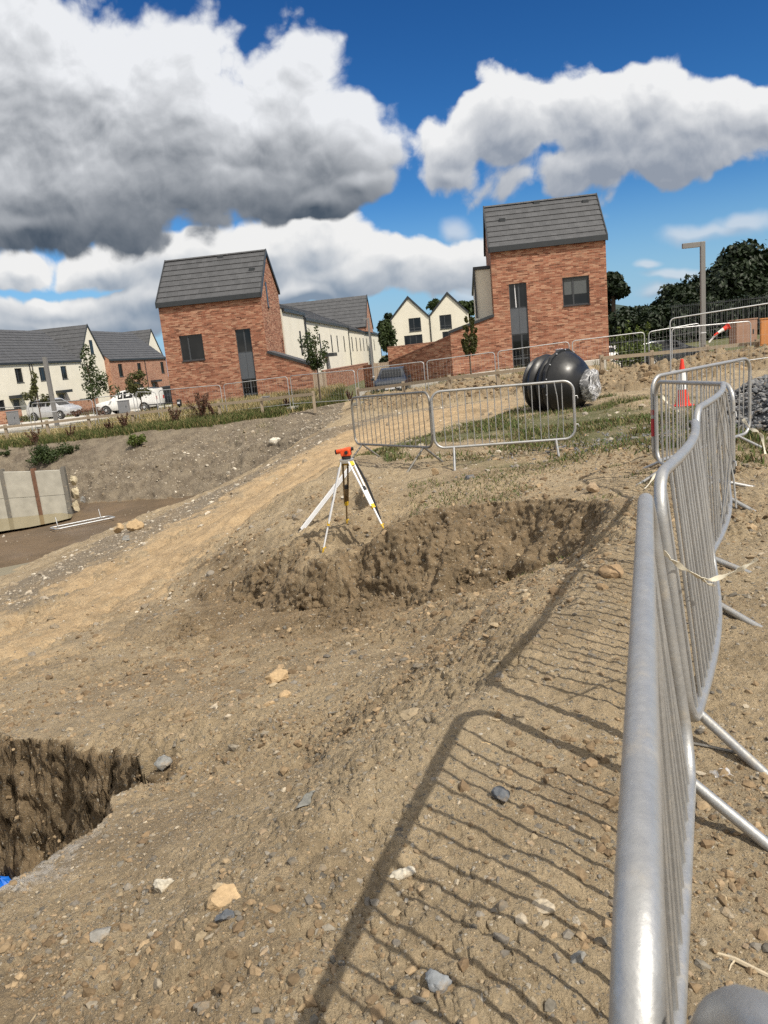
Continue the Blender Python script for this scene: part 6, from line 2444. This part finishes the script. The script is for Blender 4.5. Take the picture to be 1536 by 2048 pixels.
stones('gravel_spill', x, y, power(g, 700, 0.02, 0.06, 2.0), PAL_GRAVEL, 1, 79)['label'] = 'spill of blue-grey crushed stone left of its heap'


# ------------------------------------------------------------------ grass
def blades(name, label, x, y, h, cols, seed, lean=0.35, w=0.012):
    g = np.random.default_rng(seed)
    n = len(x)
    z = groundv(x, y) - 0.01
    a = g.random(n) * 2 * np.pi
    d = np.stack([np.cos(a), np.sin(a)], 1)
    lx = g.normal(size=(n, 2)) * lean * h[:, None]
    V = np.zeros((n, 5, 3))
    ww = w * g.uniform(0.6, 1.4, n)[:, None]
    base_ = np.stack([x, y], 1)
    for k, (t_, wf) in enumerate(((0, 1), (0.55, 0.75), (1.0, 0))):
        c = base_ + lx * (t_ ** 1.8)
        zz_ = z + h * t_ * (1 - 0.1 * t_)
        if k < 2:
            V[:, 2 * k, :2] = c - d * ww * wf
            V[:, 2 * k + 1, :2] = c + d * ww * wf
            V[:, 2 * k, 2] = V[:, 2 * k + 1, 2] = zz_
        else:
            V[:, 4, :2] = c
            V[:, 4, 2] = zz_
    b = (np.arange(n) * 5)[:, None]
    Fa = np.concatenate([b + np.array([0, 1, 3]), b + np.array([0, 3, 2]), b + np.array([2, 3, 4])])
    c = cols[g.integers(0, len(cols), n)] * g.uniform(0.7, 1.3, (n, 1))
    o = np_mesh(name, V.reshape(-1, 3), Fa, M['grass'], None, False, None, np.repeat(c, 5, 0))
    tag(o, kind='stuff')
    o['label'] = label
    return o


GREEN = np.array([(0.075, 0.115, 0.03), (0.10, 0.13, 0.04), (0.055, 0.085, 0.025), (0.16, 0.15, 0.06), (0.20, 0.165, 0.08), (0.12, 0.085, 0.045)])
LUSH = np.array([(0.065, 0.095, 0.026), (0.095, 0.12, 0.038), (0.05, 0.075, 0.022), (0.15, 0.14, 0.06), (0.26, 0.21, 0.10)])
STRAW = np.array([(0.42, 0.33, 0.17), (0.35, 0.26, 0.13), (0.48, 0.40, 0.23), (0.26, 0.22, 0.09)])
x, y, g = sector(130000, 8.5, 24, 1.3, 21, -8, 32)
m = gmask(g_turf, x, y)
pat = fbm2(x, y, 0.7, 4, 0.6, 171)
k = g.random(len(x)) < m * np.clip(0.6 + pat * 3.2, 0.0, 1)
x, y = keep(k, x, y)
blades('grass', 'short patchy grass between the barriers and the tank', x, y, np.random.default_rng(5).uniform(0.03, 0.14, len(x)), GREEN, 22, 0.5, 0.008)
# sparse tufts over the level ground behind the barrier row
x, y, g = sector(60000, 6.5, 14, 1.3, 23, 2, 36)
pat = fbm2(x, y, 0.8, 4, 0.6, 172)
k = (g.random(len(x)) < np.clip(pat * 3 - 0.25, 0, 0.6)) & (gmask(g_damp_shade, x, y) < 0.5) & (y > 7)
x, y = keep(k, x, y)
blades('grass', 'thin grass tufts on the level ground right of the cut bank', x, y, np.random.default_rng(6).uniform(0.02, 0.07, len(x)), GREEN, 24, 0.5, 0.005)
# long grass along the far bank
bk = np.array([p[:2] for p in LN['bank']])
g = np.random.default_rng(31)
n = 60000
sgm = g.random(n) * (len(bk) - 1)
i = np.minimum(sgm.astype(int), len(bk) - 2)
P_ = bk[i] + (bk[i + 1] - bk[i]) * (sgm - i)[:, None]
off = np.abs(g.normal(size=n)) * 2.0 - 0.25
dn = P_ / np.linalg.norm(P_, axis=1, keepdims=True)
P_ = P_ + dn * off[:, None]
k = off < 1.6
blades('grass', 'green grass verge along the top of the pit bank', P_[k, 0], P_[k, 1], g.uniform(0.12, 0.42, k.sum()), LUSH, 32, 0.35, 0.012)
off = 1.3 + g.random(n) * 4.5
P_ = bk[i] + (bk[i + 1] - bk[i]) * (sgm - i)[:, None] + dn * off[:, None]
k = g.random(n) < 0.62
blades('grass', 'straw-coloured long grass in front of the site fence', P_[k, 0], P_[k, 1], g.uniform(0.2, 0.6, k.sum()), np.concatenate([STRAW, LUSH[:1]]), 33, 0.3, 0.010)
# weeds on the soil bank and along the walls
bk = np.array([street(u, 40.5 - 0.2 * abs(u) * (u < 0))[:2] for u in np.arange(-9, 22, 1.0)])
sgm = g.random(16000) * (len(bk) - 1)
i = np.minimum(sgm.astype(int), len(bk) - 2)
P_ = bk[i] + (bk[i + 1] - bk[i]) * (sgm - i)[:, None] + g.normal(size=(16000, 2)) * 1.6
k = fbm2(P_[:, 0], P_[:, 1], 0.5, 3, 0.5, 9) > 0.05
blades('grass', 'rough grass between the soil bank and the garden walls', P_[k, 0], P_[k, 1], g.uniform(0.1, 0.45, k.sum()), np.concatenate([LUSH, STRAW]), 34, 0.3, 0.010)


# ------------------------------------------------------------------ trees, shrubs and weeds
def leaves(clusters, n, size, seed, shell=0.55, droop=0.0):
    """clusters: (x, y, z, rx, ry, rz); loose leaf-sized faces through each clump's volume"""
    g = np.random.default_rng(seed)
    C_ = np.array(clusters, float)
    w = (C_[:, 3] * C_[:, 4] * C_[:, 5]) ** 0.7
    k = g.choice(len(C_), n, p=w / w.sum())
    d = g.normal(size=(n, 3))
    d /= np.linalg.norm(d, axis=1, keepdims=True)
    r = shell + (1.06 - shell) * g.random(n) ** 0.6
    r *= 1 + 0.12 * g.normal(size=n)
    c = C_[k, :3] + d * r[:, None] * C_[k, 3:]
    nrm = d * 0.7 + g.normal(size=(n, 3)) * 0.6 + np.array([0, 0, 0.35])
    nrm /= np.linalg.norm(nrm, axis=1, keepdims=True)
    t_ = np.cross(nrm, g.normal(size=(n, 3)))
    t_ /= np.linalg.norm(t_, axis=1, keepdims=True) + 1e-9
    b = np.cross(nrm, t_)
    s = (size * g.uniform(0.6, 1.4, n))[:, None]
    V = np.stack([c - t_ * s, c - b * s * 0.55 + nrm * s * 0.1, c + t_ * s, c + b * s * 0.55 + nrm * s * 0.1], 1)
    col = np.repeat(g.random(n)[:, None] * 0.7 + 0.3 * g.random(len(C_))[k][:, None], 4, 0)
    Fa = (np.arange(n) * 4)[:, None] + np.arange(4)
    return V.reshape(-1, 3), Fa, np.repeat(col, 3, 1)


def tree(name, label, cat, base_p, H, Wd, clusters_fn, n, size, mat, seed, trunk_r=0.18, limbs=6, group=None, crown_name='crown', crown_from=0.25):
    g = random.Random(seed)
    root = empty(name, tuple(base_p), 0, label, cat, group)
    cl = clusters_fn(g, H, Wd)
    mb = MB()
    top = (g.uniform(-.03, .03) * H, g.uniform(-.03, .03) * H, H * 0.86)
    mb.tube([(0, 0, -0.4), (top[0] * 0.2, top[1] * 0.2, H * 0.25), (top[0] * 0.6, top[1] * 0.5, H * 0.55), top], [trunk_r * 1.2, trunk_r * 0.85, trunk_r * 0.5, trunk_r * 0.1], 8)
    for k in range(limbs):
        c = cl[int(k * len(cl) / limbs)]
        h = H * g.uniform(crown_from, 0.6)
        s = (top[0] * h / H, top[1] * h / H, min(h, c[2]))
        mid = ((s[0] + c[0]) / 2, (s[1] + c[1]) / 2, (s[2] + c[2]) / 2 + 0.04 * H)
        mb.tube([s, mid, c[:3]], [trunk_r * 0.45, trunk_r * 0.28, trunk_r * 0.06], 6)
    mb.build('trunk', M['bark'], root, True)
    v, f, c = leaves(cl, n, size, seed)
    np_mesh(crown_name, v, f, mat, root, False, None, c)
    return root


def broad(k=26, low=0.12):
    def fn(g, H, Wd):
        out = []
        for i in range(k):
            t_ = g.random()
            z = H * (low + (0.93 - low) * t_)
            R = Wd / 2 * math.sqrt(max(0.05, 1 - (2 * (t_ - 0.42)) ** 2 * 0.85))
            a = g.uniform(0, 6.28)
            q = R * math.sqrt(g.random()) * 0.85
            s = Wd * g.uniform(0.12, 0.20)
            out.append((q * math.cos(a), q * math.sin(a), z, s, s, s * 0.8))
        return out
    return fn


def conic(k=22, low=0.3, tip=0.06):
    def fn(g, H, Wd):
        out = []
        for i in range(k):
            t_ = (i + 0.5) / k
            z = H * (low + (0.99 - low) * t_)
            R = Wd / 2 * (1 - t_ * 0.92)
            a = g.uniform(0, 6.28)
            q = R * g.uniform(0.2, 1.0)
            s = Wd * (0.05 + 0.09 * (1 - t_))
            out.append((q * math.cos(a), q * math.sin(a), z, s, s, s * 1.2))
        return out
    return fn


def shoots(k=14, low=0.3, sp=0.8):
    def fn(g, H, Wd):
        out = []
        for i in range(k):
            a = g.uniform(0, 6.28)
            q = Wd / 2 * g.uniform(0.15, 1.0)
            top = H * g.uniform(0.6, 1.0) * (1 - 0.25 * q / Wd)
            for j in range(4):
                t_ = (j + 1) / 4
                z = H * low + (top - H * low) * t_
                s = Wd * g.uniform(0.05, 0.09)
                out.append((q * math.cos(a) * t_ ** sp, q * math.sin(a) * t_ ** sp, z, s, s, s * 1.8))
        return out
    return fn


def far_tree(label, pxc, pxtop, wpx, d, seed, n=7000, mat='leaf_dark', size=0.26, zb=None, k=30, name='broadleaf_tree', low=0.10):
    t_ = aty(pxc, pxtop, d)
    zb = ground(t_[0], t_[1]) if zb is None else zb
    return tree(name, label, 'tree', (t_[0], t_[1], zb), t_[2] - zb, wpx / FOC * d, broad(k, low), n, size, M[mat], seed, 0.35, 8, 'trees beyond the houses')


far_tree('largest dark tree at the right edge beyond the grey lamp post', 1478, 508, 200, 90, 51, 20000, size=0.32, k=60)
far_tree('dark tree running out of the picture at the right edge, lower neighbour of the largest', 1600, 530, 170, 92, 52, 7000, size=0.30)
far_tree('round dark tree left of the grey lamp post', 1352, 570, 108, 80, 53, 8000, size=0.25)
far_tree('tall dark tree rising against the right wall of the brick house', 1226, 538, 74, 68, 54, 8000, size=0.22)
far_tree('low spreading dark tree between the brick house and the round tree', 1268, 612, 110, 74, 55, 6000, size=0.22, k=24)
far_tree('dark tree filling the gap under the largest tree beside the lamp post', 1408, 590, 95, 86, 56, 6000, size=0.26)
far_tree('tree showing between the two gabled cream houses', 868, 598, 62, 112, 57, 3500, mat='leaf_mid', size=0.3)
far_tree('tree showing over the right slope of the gabled cream pair', 932, 588, 60, 108, 58, 4000, mat='leaf_mid', size=0.3)
far_tree('dark tree at the left side of the gabled cream pair', 772, 622, 46, 100, 59, 3500, size=0.3)


def hedge(label, pa, pb, d0, d1, h, n, seed, mat='leaf_dark', dep=2.2):
    a, b = aty(pa[0], pa[1], d0), aty(pb[0], pb[1], d1)
    za = ground(a[0], a[1])
    root = empty('hedge', (a[0], a[1], za), 0, label, 'hedge')
    g = random.Random(seed)
    cl = []
    for k in range(40):
        t_ = k / 39
        s = g.uniform(0.7, 1.2)
        for zz_ in (0.3, 0.75):
            cl.append(((b[0] - a[0]) * t_, (b[1] - a[1]) * t_ + g.uniform(-dep / 2, dep / 2), h * zz_ * g.uniform(0.8, 1.1), s * 1.1, s, h * 0.35))
    v, f, c = leaves(cl, n, 0.2, seed, 0.4)
    np_mesh('foliage', v, f, M[mat], root, False, None, c)
    mb = MB()
    for k in range(0, 40, 4):
        t_ = k / 39
        x, y = (b[0] - a[0]) * t_, (b[1] - a[1]) * t_
        mb2 = MB()
        mb2.tube([(x, y, -0.3), (x + 0.1, y, h * 0.7)], [0.08, 0.02], 6)
        mb2.build('stem', M['bark'], root, True)


hedge('long dark hedge below the big trees behind the metal railing', (1225, 660), (1660, 640), 62, 60, 3.0, 16000, 61)


def street_tree(label, pxb, pxt, w, d, fn, n, size, mat, seed, tr=0.05, nm='young_tree'):
    t_ = aty(pxt[0], pxt[1], d)
    b = aty(pxb[0], pxb[1], d)
    bx, by = b[0], b[1]
    return tree(nm, label, 'tree', (bx, by, b[2]), t_[2] - b[2], w / FOC * d, fn, n, size, M[mat], seed, tr, 7, 'young street trees')


street_tree('tallest young tree with a pointed crown before the cream gable on the left', (196, 838), (178, 686), 84, 52, conic(34, 0.32), 1700, 0.085, 'leaf_mid', 71)
street_tree('thin olive young tree beside the lamp post above the silver car', (84, 848), (70, 740), 56, 52, conic(20, 0.42), 900, 0.085, 'leaf_olive', 72)
street_tree('bushy olive young tree above the white pickup', (286, 828), (279, 736), 58, 56, broad(22, 0.42), 1400, 0.09, 'leaf_olive', 73)
street_tree('young tree with upright shoots beside the first wooden gate', (640, 790), (634, 654), 70, 42.5, shoots(13, 0.36), 1400, 0.075, 'leaf_mid', 74)
street_tree('slim young tree against the lean-to wall of the right brick house', (943, 760), (930, 624), 44, 40.5, shoots(9, 0.34, 0.5), 1900, 0.08, 'leaf_olive', 75)
street_tree('yellow-green sapling right of the brick house behind the fence', (1244, 728), (1236, 640), 46, 38, shoots(9, 0.1), 900, 0.08, 'leaf_fresh', 76)
street_tree('light green sapling between the fence joint and the railing', (1280, 722), (1301, 642), 44, 37.5, shoots(8, 0.1), 700, 0.08, 'leaf_fresh', 77)


def bush(name, label, cat, p, w, h, n, size, mat, seed, group=None, k=9):
    g = random.Random(seed)
    root = empty(name, tuple(p), 0, label, cat, group)
    cl = [(g.uniform(-w, w) / 2.4, g.uniform(-w, w) / 3, h * g.uniform(0.2, 0.75), w * 0.2, w * 0.18, h * 0.28) for _ in range(k)]
    v, f, c = leaves(cl, n, size, seed, 0.2)
    np_mesh('foliage', v, f, M[mat], root, False, None, c)
    mb = MB()
    for q in cl[:5]:
        mb.tube([(q[0] * 0.3, q[1] * 0.3, -0.1), q[:3]], [0.015, 0.005], 5)
    mb.build('stems', M['bark'], root)


bush('bramble', 'large dark green bramble on the pit bank above the concrete wall', 'bush', on_ground(92, 925), 2.0, 1.0, 2600, 0.06, 'leaf_mid', 81, 'brambles on the pit bank', 14)
bush('bramble', 'small round bramble just right of the large one on the bank', 'bush', on_ground(143, 908), 0.75, 0.5, 700, 0.05, 'leaf_mid', 82, 'brambles on the pit bank')
bush('bramble', 'bright green tuft alone in the middle of the pit bank top', 'bush', on_ground(278, 893), 0.9, 0.75, 1000, 0.055, 'leaf_fresh', 83, 'brambles on the pit bank')
bush('bramble', 'low green tuft at the left edge of the pit bank', 'bush', on_ground(10, 912), 0.8, 0.35, 500, 0.05, 'leaf_mid', 84, 'brambles on the pit bank')
bush('shrub', 'light green shrub under the railing right of the white car', 'bush', aty(1270, 728, 36.8), 2.2, 1.2, 1800, 0.07, 'leaf_fresh', 85, 'shrubs by the houses')
bush('shrub', 'low green shrub in front of the pale plinth left of the tank', 'bush', aty(938, 768, 37), 1.9, 0.5, 900, 0.06, 'leaf_fresh', 86, 'shrubs by the houses')
bush('shrub', 'dark shrub against the far end of the cream terrace', 'bush', aty(779, 705, 80), 1.6, 3.4, 1500, 0.14, 'leaf_mid', 87, 'shrubs by the houses', 14)
bush('shrub', 'brownish shrub at the front of the longer brick bin store', 'bush', aty(180, 832, 60), 3.0, 0.7, 900, 0.07, 'weed', 88, 'shrubs by the houses')
bush('shrub', 'low olive shrub left of the silver car by the cabinet', 'bush', aty(42, 846, 56), 2.4, 0.6, 700, 0.07, 'leaf_olive', 89, 'shrubs by the houses')


def dock(label, pxb, hpx, d, seed, k=6):
    p = on_ground(*pxb)
    zg, d = p[2], min(p[1], 41.0)
    if p[1] > 41:
        p = p * (41.0 / p[1])
        zg = ground(p[0], p[1])
    g = random.Random(seed)
    H = hpx / FOC * d
    root = empty('dock_weed', (p[0], p[1], zg), 0, label, 'weed', 'brown seeding dock weeds')
    st_ = MB()
    heads = []
    for i in range(k):
        a = g.uniform(0, 6.28)
        l = g.uniform(0.1, 0.45) * H
        t_ = (l * math.cos(a), l * math.sin(a), H * g.uniform(0.65, 1.0))
        st_.tube([(0.03 * math.cos(a), 0.03 * math.sin(a), -0.05), (t_[0] * 0.4, t_[1] * 0.4, t_[2] * 0.55), t_], [0.014, 0.011, 0.005], 5)
        heads.append([(t_[0] * (0.45 + 0.2 * j), t_[1] * (0.45 + 0.2 * j), t_[2] * (0.45 + 0.18 * j), 0.06 * H, 0.06 * H, 0.15 * H) for j in range(4)])
    st_.build('stalks', M['bark'], root)
    for i, cl in enumerate(heads):
        v, f, c = leaves(cl, 110, 0.036 * max(1, H), seed + i, 0.1)
        np_mesh('seed_head', v, f, M['weed'], root, False, None, c)


for a in (('tallest brown dock weed in front of the left brick house', (404, 832), 52, 37.5, 91, 10), ('smaller dock weed right beside the tallest one', (430, 826), 34, 37.5, 92, 5), ('dark dock weed below the corner of the left brick house', (350, 838), 34, 38, 93, 6), ('dock weed below the white pickup', (250, 850), 34, 38, 94, 7),
          ('dock weed left of the pickup one under the timber rail', (222, 856), 24, 38, 95, 5), ('dock weed under the silver car', (72, 884), 34, 39, 96, 6), ('low dock weed between the silver car and the pickup', (140, 868), 26, 38.5, 107, 4), ('sparse dock weed below the lean-to of the left house', (574, 812), 26, 38, 98, 5), ('reddish dock weed above the track by the first gate', (700, 800), 24, 37, 99, 5)):
    dock(*a)

# far wooded rise on the skyline, right
mb = MB()
hp2 = []
for k in range(41):
    t_ = k / 40
    a_ = RAD(8 + 34 * t_)
    hp2.append((520 * math.sin(a_), 520 * math.cos(a_), 10 + 9 * math.sin(t_ * 5.0 + 0.6) + 2.0 * math.sin(t_ * 31)))
vs, fs = [], []
for k, (x, y, z) in enumerate(hp2):
    vs += [(x * 0.86, y * 0.86, -3), (x, y, z), (x * 1.25, y * 1.25, -3)]
    if k:
        b = 3 * (k - 1)
        fs += [(b, b + 3, b + 4, b + 1), (b + 1, b + 4, b + 5, b + 2)]
mb.add(vs, fs)
tag(mb.build('hills', M['hill'], None, True), kind='structure')
